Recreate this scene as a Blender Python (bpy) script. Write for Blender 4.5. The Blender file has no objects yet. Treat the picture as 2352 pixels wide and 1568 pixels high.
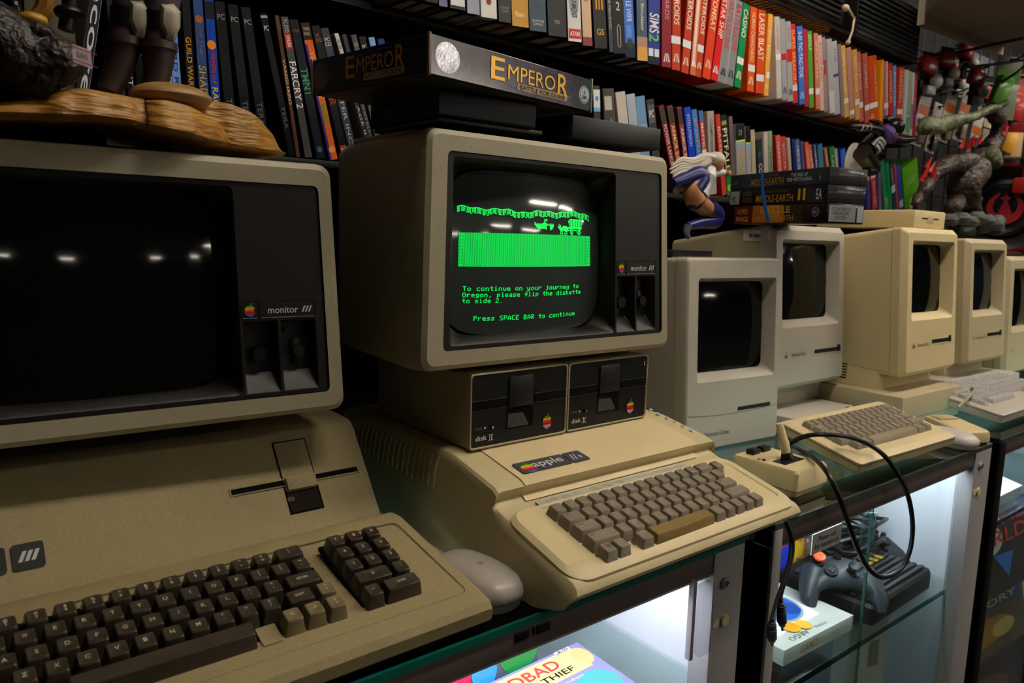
import bpy, bmesh, math, random
from mathutils import Vector, Matrix
C = bpy.context.scene.collection
sc = bpy.context.scene
R = random.Random(7)
PI = math.pi

# ---------------------------------------------------------------- camera, world, lamps
CAM = Vector((-.0881, -.5151, .3618)); YAW, PIT, ROL, FPX = .6701, .1392, .0277, 1723.5
fw = Vector((math.sin(YAW)*math.cos(PIT), math.cos(YAW)*math.cos(PIT), -math.sin(PIT)))
rt = Vector((math.cos(YAW), -math.sin(YAW), 0)); up = rt.cross(fw)
rt2 = rt*math.cos(ROL)+up*math.sin(ROL); up2 = up*math.cos(ROL)-rt*math.sin(ROL)
cd = bpy.data.cameras.new('camera'); cam = bpy.data.objects.new('camera', cd); C.objects.link(cam)
cd.sensor_width = 36; cd.lens = FPX/2352*36; cd.clip_start = .02
cam.matrix_world = Matrix.Translation(CAM) @ Matrix((rt2, up2, -fw)).transposed().to_4x4()
cd.dof.use_dof = True; cd.dof.focus_distance = .93; cd.dof.aperture_fstop = 9
sc.camera = cam
def at(px, py, Y):
    """point of the place seen at photo pixel (px,py) at depth plane y=Y"""
    d = fw + rt2*((px-1176)/FPX) - up2*((py-784)/FPX)
    return CAM + d*((Y-CAM.y)/d.y)
def atz(px, py, Z):
    d = fw + rt2*((px-1176)/FPX) - up2*((py-784)/FPX)
    return CAM + d*((Z-CAM.z)/d.z)
w = bpy.data.worlds.new('world'); sc.world = w; w.use_nodes = True
w.node_tree.nodes['Background'].inputs[0].default_value = (.75, .85, 1, 1)
w.node_tree.nodes['Background'].inputs[1].default_value = .035
sc.view_settings.view_transform = 'Standard'; sc.view_settings.look = 'None'
sc.view_settings.exposure = 0.72; sc.view_settings.gamma = 1; sc.view_settings.use_curve_mapping = False

# ---------------------------------------------------------------- materials
MATS = {}
def lin(h):
    if isinstance(h, str):
        h = h.lstrip('#'); c = [int(h[i:i+2], 16)/255 for i in (0, 2, 4)]
    else: c = h
    return tuple((x/12.92 if x <= .04045 else ((x+.055)/1.055)**2.4) for x in c)+(1,)
def mat(name, col, rough=.5, metal=0, spec=.4, emit=0, bump=0, bscale=900, var=0, vscale=8, col2=None, coat=0, bdist=.0006, stretch=None):
    if name in MATS: return MATS[name]
    m = bpy.data.materials.new(name); m.use_nodes = True; nt = m.node_tree
    b = nt.nodes['Principled BSDF']
    c = lin(col)
    b.inputs['Base Color'].default_value = c; b.inputs['Roughness'].default_value = rough
    b.inputs['Metallic'].default_value = metal; b.inputs['Specular IOR Level'].default_value = spec
    b.inputs['Coat Weight'].default_value = coat; b.inputs['Coat Roughness'].default_value = .12
    if emit:
        b.inputs['Emission Color'].default_value = c; b.inputs['Emission Strength'].default_value = emit
    if var or bump:
        tc = nt.nodes.new('ShaderNodeTexCoord'); vec = tc.outputs['Object']
        if stretch:
            mp = nt.nodes.new('ShaderNodeMapping'); mp.inputs['Scale'].default_value = stretch; nt.links.new(vec, mp.inputs[0]); vec = mp.outputs[0]
    if var:
        n = nt.nodes.new('ShaderNodeTexNoise'); n.inputs['Scale'].default_value = vscale; n.inputs['Detail'].default_value = 6
        nt.links.new(vec, n.inputs['Vector'])
        mx = nt.nodes.new('ShaderNodeMix'); mx.data_type = 'RGBA'
        c2 = lin(col2) if col2 else tuple(x*(1-var) for x in c[:3])+(1,)
        mx.inputs[6].default_value = c; mx.inputs[7].default_value = c2
        rp = nt.nodes.new('ShaderNodeValToRGB'); rp.color_ramp.elements[0].position = .38; rp.color_ramp.elements[1].position = .68
        nt.links.new(n.outputs['Fac'], rp.inputs['Fac']); nt.links.new(rp.outputs['Color'], mx.inputs[0])
        nt.links.new(mx.outputs[2], b.inputs['Base Color'])
    if bump:
        n2 = nt.nodes.new('ShaderNodeTexNoise'); n2.inputs['Scale'].default_value = bscale; n2.inputs['Detail'].default_value = 2
        nt.links.new(vec, n2.inputs['Vector'])
        bp = nt.nodes.new('ShaderNodeBump'); bp.inputs['Strength'].default_value = bump; bp.inputs['Distance'].default_value = bdist
        nt.links.new(n2.outputs['Fac'], bp.inputs['Height']); nt.links.new(bp.outputs['Normal'], b.inputs['Normal'])
    MATS[name] = m; return m
def hexmat(h, rough=.38, coat=.0):
    return mat('paint_'+h, h, min(rough, .32) if coat == 0 and rough < .4 else rough, coat=coat, spec=.16)
def glassmat(name, tint, refl=1.0, rough=.02):
    m = bpy.data.materials.new(name); m.use_nodes = True; nt = m.node_tree
    for n in list(nt.nodes): nt.nodes.remove(n)
    o = nt.nodes.new('ShaderNodeOutputMaterial'); t = nt.nodes.new('ShaderNodeBsdfTransparent'); g = nt.nodes.new('ShaderNodeBsdfGlossy')
    lw = nt.nodes.new('ShaderNodeLayerWeight'); lw.inputs['Blend'].default_value = .5
    pw = nt.nodes.new('ShaderNodeMath'); pw.operation = 'POWER'; pw.inputs[1].default_value = 4.5; nt.links.new(lw.outputs['Facing'], pw.inputs[0])
    f = nt.nodes.new('ShaderNodeMath'); f.operation = 'MULTIPLY_ADD'; f.inputs[1].default_value = .9*refl; f.inputs[2].default_value = .035*refl; nt.links.new(pw.outputs[0], f.inputs[0])
    t.inputs[0].default_value = lin(tint); g.inputs['Roughness'].default_value = rough
    mx = nt.nodes.new('ShaderNodeMixShader')
    nt.links.new(f.outputs[0], mx.inputs[0]); nt.links.new(t.outputs[0], mx.inputs[1]); nt.links.new(g.outputs[0], mx.inputs[2])
    nt.links.new(mx.outputs[0], o.inputs[0]); MATS[name] = m; return m
BEI = mat('aged_beige_plastic', 'a89d80', .42, bump=.35, bscale=1500, var=.1, vscale=5)
BEIM = mat('monitor_beige_plastic', 'a39a82', .4, bump=.3, bscale=1300, var=.08, vscale=4)
BEI3 = mat('dusty_tan_plastic', '9a8a64', .6, bump=.7, bscale=1600, var=.22, vscale=700)
BE2 = mat('yellowed_plastic', 'd9c79b', .42, bump=.2, bscale=1500, var=.06, vscale=4)
BE2D = mat('yellowed_plastic_shell', 'c8b98f', .45, bump=.25, bscale=1500, var=.08, vscale=4)
LID = mat('lid_plastic', 'd9c59a', .42, bump=.2, bscale=1500, var=.05, vscale=4)
MACG = mat('platinum_plastic', 'b5afa4', .45, bump=.2, bscale=1500, var=.04, vscale=4)
MACY = mat('yellow_beige_plastic', 'd5c396', .45, bump=.2, bscale=1500, var=.05, vscale=4)
MACT = mat('tan_plastic', 'b5a888', .45, bump=.2, bscale=1500, var=.05, vscale=4)
KEY2 = mat('taupe_keycap', '877c6c', .38, var=.06, vscale=30)
KEY3 = mat('dark_brown_keycap', '3b3329', .32, var=.15, vscale=60)
KEY3B = mat('tan_keycap', '75684b', .4, var=.1, vscale=50)
KEYG = mat('grey_keycap', 'a3a1a0', .45)
SPC = mat('amber_space_bar', '8c7346', .3, var=.1, vscale=10)
DK = mat('dark_brown_bezel', '1a1613', .42, bump=.3, bscale=1500, spec=.3)
DKP = mat('dark_recess', '110f0d', .5)
BLK = mat('black_plastic', '0b0b0c', .42, spec=.35)
BLKM = mat('black_matte', '030303', .8, spec=.1)
CRT = mat('crt_glass', '090b0b', .06, spec=.35)
CRT2 = mat('crt_glass_lit', '3a403e', .06, spec=.5)
GRN = mat('phosphor_green', '00e85a', .4, emit=.42)
GRN2 = mat('phosphor_green_soft', '00d455', .4, emit=.26)
WHT = mat('white_print', 'd8d8d8', .5); OFFW = mat('paper_white', 'e2e2e2', .6)
SIL = mat('silver_print', 'b8b4b4', .3, metal=.6)
ALU = mat('brushed_aluminium', 'a3a1a1', .40, metal=.3, bump=.15, bscale=400)
RAIL = mat('bronze_rail', '5e5350', .42, metal=.2, bump=.1, bscale=300)
TEAL = mat('green_glass_edge', '0c5e50', .15, coat=.5); EDG = mat('grey_glass_edge', '3a4644', .15, coat=.5)
CORD = mat('black_rubber_cord', '111113', .35)
GOLD = mat('gold_wood', 'b0802f', .42, var=.5, vscale=60, col2='8e5f22', bump=1.0, bscale=150, bdist=.004, stretch=(.18, .5, 1.3))
ROCK = mat('dark_rock', '2e2625', .45, bump=1.0, bscale=110, var=.4, vscale=60, col2='1d1616', bdist=.006)
RED = mat('signal_red', 'b3241c', .4); ORG = mat('orange_rubber', 'ff5a2e', .4)
GLASS = glassmat('clear_glass', 'f3faf8', .8); GLTOP = glassmat('tinted_top_glass', '8fa89e', 1.2); EDGEG = glassmat('green_shelf_edge', '5fae9c', .6); SLEEVE = glassmat('clear_plastic', 'f2f4f6', rough=.1)

# ---------------------------------------------------------------- mesh helper
TXT = {}
def textmesh(s, bold=0):
    k = (s, bold)
    if k not in TXT:
        cu = bpy.data.curves.new('t', 'FONT'); cu.body = s; cu.align_x = 'CENTER'; cu.resolution_u = 3; cu.offset = min(bold, .009)
        cu.space_line = .9
        o = bpy.data.objects.new('t', cu); C.objects.link(o)
        dg = bpy.context.evaluated_depsgraph_get(); me = o.evaluated_get(dg).to_mesh()
        v = [tuple(x.co) for x in me.vertices]; f = [tuple(p.vertices) for p in me.polygons]
        o.evaluated_get(dg).to_mesh_clear(); bpy.data.objects.remove(o); bpy.data.curves.remove(cu)
        if not v: v = [(0, 0, 0), (1, 0, 0), (0, 1, 0)]; f = []
        xs = [a[0] for a in v]; ys = [a[1] for a in v]
        x0, x1, y0, y1 = min(xs), max(xs), min(ys), max(ys)
        v = [((a[0]-x0)/max(x1-x0, 1e-6)-.5, (a[1]-y0)/max(y1-y0, 1e-6)-.5) for a in v]
        TXT[k] = (v, f, (x1-x0)/max(y1-y0, 1e-6))
    return TXT[k]
def rr(x0, x1, y0, y1, r, n=4):
    P = []
    for cx, cy, a in ((x1-r, y0+r, -PI/2), (x1-r, y1-r, 0), (x0+r, y1-r, PI/2), (x0+r, y0+r, PI)):
        for i in range(n+1):
            t = a+PI/2*i/n; P.append((cx+r*math.cos(t), cy+r*math.sin(t)))
    return P
class MB:
    def __init__(s): s.v = []; s.f = []; s.mi = []; s.m = []; s.M = Matrix.Identity(4)
    def idx(s, m):
        if m not in s.m: s.m.append(m)
        return s.m.index(m)
    def add(s, vs, fs, m, M=None):
        o = len(s.v); T = s.M @ M if M is not None else s.M
        s.v += [T @ Vector(p) for p in vs]; k = s.idx(m)
        for f in fs: s.f.append(tuple(o+i for i in f)); s.mi.append(k)
        return s
    def box(s, x0, y0, z0, x1, y1, z1, m, M=None):
        return s.add([(x0,y0,z0),(x1,y0,z0),(x1,y1,z0),(x0,y1,z0),(x0,y0,z1),(x1,y0,z1),(x1,y1,z1),(x0,y1,z1)],
                     [(0,3,2,1),(4,5,6,7),(0,1,5,4),(1,2,6,5),(2,3,7,6),(3,0,4,7)], m, M)
    def rbox(s, x0, y0, z0, x1, y1, z1, r, m, M=None, seg=2):
        bm = bmesh.new(); bmesh.ops.create_cube(bm, size=1)
        for v in bm.verts: v.co = ((x0+x1)/2+v.co.x*(x1-x0), (y0+y1)/2+v.co.y*(y1-y0), (z0+z1)/2+v.co.z*(z1-z0))
        bmesh.ops.bevel(bm, geom=bm.edges[:], offset=r, segments=seg, affect='EDGES', profile=.5)
        bm.verts.index_update()
        s.add([v.co[:] for v in bm.verts], [tuple(v.index for v in f.verts) for f in bm.faces], m, M); bm.free(); return s
    def loft(s, rings, ms, c0=None, c1=None, M=None, closed=True):
        n = len(rings[0]); vs = [p for r in rings for p in r]
        for i in range(len(rings)-1):
            fs = [(i*n+j, i*n+(j+1) % n, (i+1)*n+(j+1) % n, (i+1)*n+j) for j in range(n if closed else n-1)]
            s.add(rings[i]+rings[i+1], [(j, (j+1) % n, n+(j+1) % n, n+j) for j in range(n if closed else n-1)], ms[i] if isinstance(ms, (list, tuple)) else ms, M)
        if c0: s.add(rings[0], [tuple(range(n))[::-1]], c0, M)
        if c1: s.add(rings[-1], [tuple(range(n))], c1, M)
        return s
    def prism(s, poly, a, b, m, axis='z', M=None):
        f = {'z': lambda p, t: (p[0], p[1], t), 'x': lambda p, t: (t, p[0], p[1]), 'y': lambda p, t: (p[0], t, p[1])}[axis]
        return s.loft([[f(p, a) for p in poly], [f(p, b) for p in poly]], m, m, m, M)
    def tube(s, pts, r, m, n=8, M=None, cap=True):
        pts = [Vector(p) for p in pts]; rings = []; u = None
        rs = r if isinstance(r, (list, tuple)) else [r]*len(pts)
        for i, p in enumerate(pts):
            t = (pts[min(i+1, len(pts)-1)]-pts[max(i-1, 0)]).normalized()
            if u is None: u = t.orthogonal().normalized()
            u = (u-t*u.dot(t)).normalized(); v = t.cross(u)
            rings.append([tuple(p+(u*math.cos(2*PI*k/n)+v*math.sin(2*PI*k/n))*rs[i]) for k in range(n)])
        return s.loft(rings, m, m if cap else None, m if cap else None, M)
    def cyl(s, a, b, r, m, n=20, r2=None, M=None): return s.tube([a, b], [r, r if r2 is None else r2], m, n, M)
    def ball(s, c, rx, ry, rz, m, n=14, M=None, fn=None):
        rings = []
        for i in range(1, n):
            t = PI*i/n; rings.append([(c[0]+rx*math.sin(t)*math.cos(2*PI*k/(2*n)), c[1]+ry*math.sin(t)*math.sin(2*PI*k/(2*n)), c[2]-rz*math.cos(t)) for k in range(2*n)])
        if fn: rings = [[fn(p) for p in r_] for r_ in rings]
        return s.loft(rings, m, m, m, M)
    def text(s, st, M, w, h, m, bold=0, keep=False):
        v, f, asp = textmesh(st, bold)
        if keep: w = min(w, h*asp)
        return s.add([(a*w, b*h, 0) for a, b in v], f, m, M)
    def quad(s, x0, x1, z0, z1, y, m, M=None):   # facing -y
        return s.add([(x0,y,z0),(x1,y,z0),(x1,y,z1),(x0,y,z1)], [(0,1,2,3)], m, M)
    def build(s, name, parent=None, label=None, cat=None, group=None, kind=None, smooth=True, sharp=.55):
        me = bpy.data.meshes.new(name); me.from_pydata([tuple(v) for v in s.v], [], s.f)
        for m in s.m: me.materials.append(m)
        me.polygons.foreach_set('material_index', s.mi)
        bm = bmesh.new(); bm.from_mesh(me)
        bmesh.ops.remove_doubles(bm, verts=bm.verts, dist=1e-6) if len(s.v) < 20000 else None
        if smooth:
            for f in bm.faces: f.smooth = True
            for e in bm.edges:
                if len(e.link_faces) != 2 or e.calc_face_angle(9) > sharp: e.smooth = False
        bm.to_mesh(me); bm.free(); me.update()
        o = bpy.data.objects.new(name, me); C.objects.link(o)
        if parent: o.parent = parent
        tag(o, label, cat, group, kind); return o
def tag(o, label=None, cat=None, group=None, kind=None):
    for k, v in (('label', label), ('category', cat), ('group', group), ('kind', kind)):
        if v: o[k] = v
    return o
def thing(name, label, cat, M=None, group=None):
    o = bpy.data.objects.new(name, None); C.objects.link(o); o.empty_display_size = .05
    if M is not None: o.matrix_world = M
    return tag(o, label, cat, group)
def TR(x, y, z, yaw=0, pitch=0, roll=0):
    return Matrix.Translation((x, y, z)) @ Matrix.Rotation(yaw, 4, 'Z') @ Matrix.Rotation(pitch, 4, 'X') @ Matrix.Rotation(roll, 4, 'Y')
def face_txt(x, y, z, rot=0): # text plane facing -y, at x,z ; rot in plane
    return Matrix.Translation((x, y, z)) @ Matrix.Rotation(PI/2, 4, 'X') @ Matrix.Rotation(rot, 4, 'Z')
def disc(mb, c, r, m, M=None, n=24, rz=None, y=0):
    mb.add([(c[0]+r*math.cos(2*PI*k/n), y, c[1]+(rz or r)*math.sin(2*PI*k/n)) for k in range(n)], [tuple(range(n))], m, M)
RAIN = [hexmat(h) for h in ('2f7ec8', '7d3f98', 'c01824', 'e06a1c', 'f0b41e', '4aa434')]
PINKR = [hexmat(h) for h in ('6e9ec8', 'd88a98', '9c1c1c', 'c03a1c', 'e09418', '3c8c34')]
def apple(mb, M, w, h, cols, mono=None):
    """striped fruit emblem in plane x,z facing -y, centred"""
    n = 36; cl = None
    def prof(t):  # half width
        return .5*(1-abs(2*t-1.06)**2.6*.75)*(1 if t > .12 else .72+.28*t/.12)
    for i in range(n):
        t0, t1 = i/n, (i+1)/n; k = min(5, int(t0*6)); m = mono or cols[k]; q = []
        for t in (t0, t1):
            hw = max(0, prof(t)); a = -hw; b = hw
            if abs(t-.62) < .23: b = min(b, .60-math.sqrt(.23**2-(t-.62)**2))
            q.append((a, b))
        g0 = .05*(1 if t0 < .06 or t0 > .94 else 0)
        z0, z1 = (t0*.8-.5)*h, (t1*.8-.5)*h
        mb.add([(q[0][0]*w, 0, z0), (q[0][1]*w, 0, z0), (q[1][1]*w, 0, z1), (q[1][0]*w, 0, z1)], [(0, 1, 2, 3)], m, M)
    lf = [(.0, .32), (.05, .42), (.16, .5), (.17, .40), (.08, .33)]
    mb.add([(a*w, 0, b*h) for a, b in lf], [tuple(range(5))], mono or cols[5], M)

# ---------------------------------------------------------------- room shell
def struct(mb, name): return mb.build(name, kind='structure', smooth=False)
WALL = mat('dark_painted_wall', '151516', .85); CEIL = mat('ceiling_tiles', 'b9b6ae', .9); FLR = mat('dark_carpet', '2c2927', .95, var=.3, vscale=60)
struct(MB().box(-6.2, 1.02, -1.0, 14.2, 1.1, 1.95, WALL), 'wall_back')
struct(MB().box(-6.2, -13.6, -1.0, 14.2, -13.5, 1.95, mat('near_black_wall', '121214', .9)), 'wall_front')
struct(MB().box(-6.3, -13.5, -1.0, -6.2, 1.1, 1.95, WALL), 'wall_left')
struct(MB().box(14.2, -13.5, -1.0, 14.3, 1.1, 1.95, WALL), 'wall_right')
struct(MB().box(-6.3, -13.6, 1.95, 14.3, 1.1, 2.0, CEIL), 'ceiling')
struct(MB().box(-6.3, -13.6, -1.05, 14.3, 1.1, -1.0, FLR), 'floor')
TUBE = mat('lit_fluorescent_tube', 'fff4e2', .5, emit=34)
FIXT = mat('white_enamel', 'd6d6d2', .4)
def fixture(x, y, lab, L=1.2, z=1.95):
    t = thing('ceiling_light', lab, 'lamp', TR(x, y, z))
    MB().rbox(-L/2, -.09, -.06, L/2, .09, -.001, .01, FIXT).build('housing', t)
    for s in (-.045, .045):
        MB().cyl((-L/2+.03, s, -.085), (L/2-.03, s, -.085), .014, TUBE, 10).build('tube', t)
for x, y, l in ((.80, -.42, 'over the middle of the counters'), (2.3, -.45, 'near the right end of the display counters'), (3.9, -.45, 'at the far right end'), (3.2, -2.3, 'in the second row over the right'),
                (4.9, -4.2, 'in the third row over the middle'), (6.4, -4.3, 'in the third row at the right'), (10.0, -5.4, 'far off at the right'), (5.5, -8.3, 'far off in the fourth row'), (7.8, -8.5, 'far off in the fourth row at right'), (-1.9, -10.6, 'farthest row, at left'), (.4, -11.4, 'farthest row, second from left'), (3.9, -11.3, 'farthest row, third from left'), (6.1, -11.6, 'farthest row, at right')):
    fixture(x, y, 'white twin-tube ceiling light '+l, L=.5 if y < -10 else 1.2)

# ---------------------------------------------------------------- glass display counters
LEDM = mat('lit_led_strip', 'eef4ff', .5, emit=40)
PANEL = mat('white_case_lining', 'dfe4ec', .55)
def counter(x0, x1, lab, posts, shelf, edge=TEAL):
    t = thing('display_case', lab, 'display case', TR(x0, 0, -1.0)); W = x1-x0; D = .47
    def b(n, *a, m, r=.001, lb=None):
        mb = MB(); mb.rbox(a[0], a[1], a[2]+1.0, a[3], a[4], a[5]+1.0, r, m); return mb.build(n, t, lb)
    top = MB().box(.002, .004, .992, W-.002, D, 1.0-.0004, GLTOP); top.box(0, 0, .992, W, .004, 1.0-.0004, edge); top.build('glass_top', t)
    b('top_rail', 0, .002, -.034, W, .05, -.0085, m=RAIL)
    b('rail_lip', 0, .008, -.041, W, .03, -.034, m=ALU)
    b('rear_rail', 0, D-.03, -.034, W, D, -.0085, m=RAIL)
    for a, c, m in posts: b('post', a-x0, .0, -.98, c-x0, .03, -.0085, m=m)
    b('side_panel', .004, .03, -.98, .016, D, -.034, m=PANEL, lb='white lining'); b('side_panel', W-.016, .03, -.98, W-.004, D, -.034, m=PANEL, lb='white lining'); b('outer_side', 0, .004, -.98, .004, D, -.034, m=BLKM, r=.0003); b('outer_side', W-.004, .004, -.98, W, D, -.034, m=BLKM, r=.0003)
    b('back_panel', .012, D-.012, -.98, W-.012, D-.001, -.034, m=PANEL)
    b('bottom_panel', 0, 0, -1.0, W, D, -.98, m=BLK)
    s = b('shelf', .014, .03, shelf-.006, W-.014, D-.014, shelf, m=GLASS); MB().box(.014, .026, shelf-.006+1, W-.014, .03, shelf+1, EDGEG).build('shelf_edge', s)
    b('glow_blocker', .055, .046, -.0195, W-.055, .066, -.0090, m=ALU)  # added unseen cover; keeps the strip's glow from leaking up through the glass
    l = b('light_strip', .06, .05, -.032, W-.06, .062, -.020, m=LEDM)
    return t
c1 = counter(-1.3, .70, 'brightly lit glass-topped display case under the tan computer, left of the black gap', ((-1.3, -1.25, ALU), (.64, .70, ALU)), -.20)
c2 = counter(.765, 1.485, 'glass display case with a game controller and a ribbed console inside', ((.765, .785, ALU), (1.412, 1.485, ALU)), -.285, EDG)
c3 = counter(1.53, 3.0, 'glass display case full of magazines, at the right end', ((1.53, 1.56, BLKM), (2.97, 3.0, BLKM)), -.20, EDG)
for c, X0 in ((c1, -1.3), (c2, .765)):
    pass
def scr(c, x, z, X0):
    mb = MB(); mb.cyl((x-X0, -.003, z+1), (x-X0, .001, z+1), .0075, ALU, 18); mb.cyl((x-X0, -.0045, z+1), (x-X0, -.003, z+1), .005, SIL, 14)
    mb.box(x-X0-.004, -.005, z+1-.0006, x-X0+.004, -.0045, z+1+.0006, BLK); mb.box(x-X0-.0006, -.005, z+1-.004, x-X0+.0006, -.0045, z+1+.004, BLK); mb.build('lock_screw', c)
    mb = MB(); mb.cyl((x-X0-.012, -.001, z+.95), (x-X0-.012, .001, z+.95), .006, BE2, 16); mb.cyl((x-X0+.004, -.003, z+.95), (x-X0+.004, .001, z+.95), .007, BE2, 16); mb.build('bumper', c)
scr(c1, .662, -.05, -1.3); scr(c2, 1.435, -.035, .765)
h = MB(); h.rbox(.605, -.012, -.125, .628, -.002, -.035, .003, SLEEVE); h.rbox(.598, -.004, -.13, .604, .004, -.03, .001, ALU); h.build('door_handle', label='clear plastic pull handle on the sliding door of the left case', cat='handle')
h = MB(); h.rbox(1.045, .012, -.155, 1.062, .024, -.05, .003, SLEEVE); h.rbox(1.066, .012, -.155, 1.08, .024, -.055, .003, SLEEVE)
h.build('door_handle', label='pair of clear plastic pull grips on the glass door of the middle case', cat='handle')
p = MB(); p.box(.79, .032, -.96, 1.10, .036, -.042, GLASS); p.box(1.10, .032, -.96, 1.103, .036, -.042, TEAL)
p.build('door_pane', label='left sliding glass pane of the middle case with a green edge', cat='glass door')
p = MB(); p.box(1.05, .022, -.96, 1.41, .026, -.042, GLASS); p.build('door_pane', label='right sliding glass pane of the middle case', cat='glass door')
p = MB(); p.box(1.565, .02, -.96, 2.95, .024, -.042, GLASS); p.box(1.93, .018, -.96, 1.937, .026, -.042, BLKM); p.build('door_pane', label='sliding glass pane of the right case in front of the magazines', cat='glass door')
# black smear on the top rail is dried glue
g = MB()
for a, c in ((.335, .352), (.357, .359), (.362, .379)): g.rbox(a, .0005, -.0215, c, .0019, -.012, .0006, BLK)
g.build('glue_residue', label='dried black glue smears on the rail below the tan keyboard', cat='residue')

# sign
s = MB(); a = at(1866, 1228, .029); b_ = at(1932, 1212, .029); z0 = at(1868, 1272, .029).z
s.box(a.x, .028, z0, b_.x, .0295, a.z, mat('frosted_sign', 'b9bcb8', .5))
s.text('Please ask\nfor assistance', face_txt((a.x+b_.x)/2, .0278, (z0+a.z)/2), (b_.x-a.x)*.82, (a.z-z0)*.62, BLK, .01)
s.build('sign', label='small sign reading Please ask for assistance behind the glass', cat='sign')

# ---------------------------------------------------------------- things inside the cases
def poster(mb, x0, x1, z0, z1, y, base, items, M=None):
    mb.quad(x0, x1, z0, z1, y, hexmat(base, .3, .4), M)
    for it in items:
        k = it[0]
        if k == 'e': disc(mb, (x0+(x1-x0)*it[1], z0+(z1-z0)*it[2]), (x1-x0)*it[3], hexmat(it[5], .3, .4), M, rz=(z1-z0)*it[4], y=y-.0002-it[6]*.00015 if len(it) > 6 else y-.0002)
        elif k == 'r': mb.quad(x0+(x1-x0)*it[1], x0+(x1-x0)*it[3], z0+(z1-z0)*it[2], z0+(z1-z0)*it[4], y-.0003, hexmat(it[5], .3, .4), M)
        elif k == 'p': mb.add([(x0+(x1-x0)*a, y-.0009, z0+(z1-z0)*b) for a, b in it[1]], [tuple(range(len(it[1])))], hexmat(it[2], .3, .4), M)
        elif k == 't': mb.text(it[1], (M or Matrix.Identity(4)) @ face_txt(x0+(x1-x0)*it[2], y-.0012, z0+(z1-z0)*it[3]) if M is None else face_txt(x0+(x1-x0)*it[2], y-.0012, z0+(z1-z0)*it[3]), (x1-x0)*it[4], (z1-z0)*it[5], hexmat(it[6], .3), .02) if M is None else mb.add([tuple(face_txt(x0+(x1-x0)*it[2], y-.0012, z0+(z1-z0)*it[3]) @ Vector((a*(x1-x0)*it[4], b*(z1-z0)*it[5], 0))) for a, b in textmesh(it[1], .02)[0]], textmesh(it[1], .02)[1], hexmat(it[6], .3), M)
def gamebox(name, lab, cat, M, W, H, T, side, items, group=None, back=None):
    """box whose cover (W x H) faces local -y, thickness T towards +y"""
    mb = MB(); mb.rbox(0, 0, 0, W, T, H, .001, hexmat(side, .35))
    poster(mb, .001, W-.001, .001, H-.001, -.0004, items[0], items[1:])
    o = mb.build(name, None, lab, cat, group); o.matrix_world = M; return o
cx = at(1150, 1540, .16)
gamebox('magazine', 'magazine with purple and blue boxing figures, upright in the left case', 'magazine', TR(.300, .172, -.197, .0, -.12), .215, .125, .004, '202020',
  ['4a4f5e', ('e', .12, .35, .12, .3, 'c9b9a5'), ('r', .0, 0, .10, .7, 'd8d4d0'), ('e', .30, .62, .11, .30, '5a2a9a', 1), ('e', .42, .30, .10, .26, 'b01848', 2), ('e', .27, .15, .06, .12, 'e8c030', 3), ('e', .62, .55, .09, .42, 'b08c74', 4), ('e', .68, .72, .10, .22, '2f8ae0', 5), ('e', .60, .20, .09, .18, '2f8ae0', 6), ('e', .86, .34, .16, .3, '1d7a3c', 3), ('p', ((.66, .42), (.84, .42), (.92, .86)), 'f0dc20'), ('t', 'ACTION\nSERIES', .80, .55, .12, .14, '202020')])
gamebox('game_box', 'flat game box with red letters on a tan banner, lying in the left case', 'game box', TR(.365, .022, -.193, .04, -1.50), .225, .142, .005, 'c9c9d6',
  ['8a86b8', ('r', .04, .66, .92, .97, 'f0cf8a'), ('e', .93, .82, .06, .13, 'e0b878', 1), ('t', 'SINDBAD', .47, .86, .56, .13, 'c0404c'), ('t', 'of the THIEF', .55, .73, .5, .07, '202020'), ('t', 'By Jim London', .6, .6, .4, .05, 'd6d2ee'), ('e', .82, .42, .15, .2, '4aa6a4', 2), ('e', .30, .40, .14, .18, 'e8c9a0', 3), ('e', .55, .25, .2, .2, 'c05a5a', 4), ('r', .80, .95, .92, 1.0, 'f6f6f6'), ('t', '$30', .86, .975, .08, .03, '333333')])
gamebox('magazine', 'pale green magazine lying at the left edge of the lit case', 'magazine', TR(.20, .03, -.197, .12, -1.2), .13, .12, .004, 'cfd8b0',
  ['b9cc86', ('t', 'ADVENTURE', .55, .8, .7, .12, '56643a'), ('e', .4, .35, .25, .25, '8aa85a', 1), ('e', .8, .4, .12, .2, 'dfe6c0', 2)])
# white box with round art
o = MB(); o.rbox(0, 0, 0, .20, .19, .027, .0015, hexmat('cfd0c4', .45))
T_ = TR(0, 0, .0274)
o.add([(.03, .03, 0), (.155, .035, 0), (.165, .125, 0), (.12, .165, 0), (.04, .15, 0)], [(0, 1, 2, 3, 4)], hexmat('f4f4f2'), T_)
for r_, c_, dz in ((.052, '9ab0b8', .0002), (.047, '2a6ac8', .0004)): disc(o, (0, 0), r_, hexmat(c_), T_ @ Matrix.Translation((.105, .095, dz)) @ Matrix.Rotation(-PI/2, 4, 'X'), 28)
for i, (a, b, r_, c_) in enumerate(((.085, .105, .022, '7fd0ee'), (.125, .075, .02, '1a4aa0'), (.12, .11, .012, 'd03a3a'), (.045, .10, .022, 'f07a2a'), (.03, .07, .02, 'f4b040'), (.07, .035, .016, 'f8a820'), (.095, .028, .014, 'f8c040'))):
    disc(o, (0, 0), r_, hexmat(c_), T_ @ Matrix.Translation((a, b, .0006+i*.0002)) @ Matrix.Rotation(-PI/2, 4, 'X'), 20)
o.text('ARGO', T_ @ TR(.06, .013, .0005) @ Matrix.Rotation(PI, 4, 'Z'), .05, .010, hexmat('6a6a66')); o.text('PARC', T_ @ TR(.12, .013, .0005) @ Matrix.Rotation(PI, 4, 'Z'), .03, .006, hexmat('8a8a86'))
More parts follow.
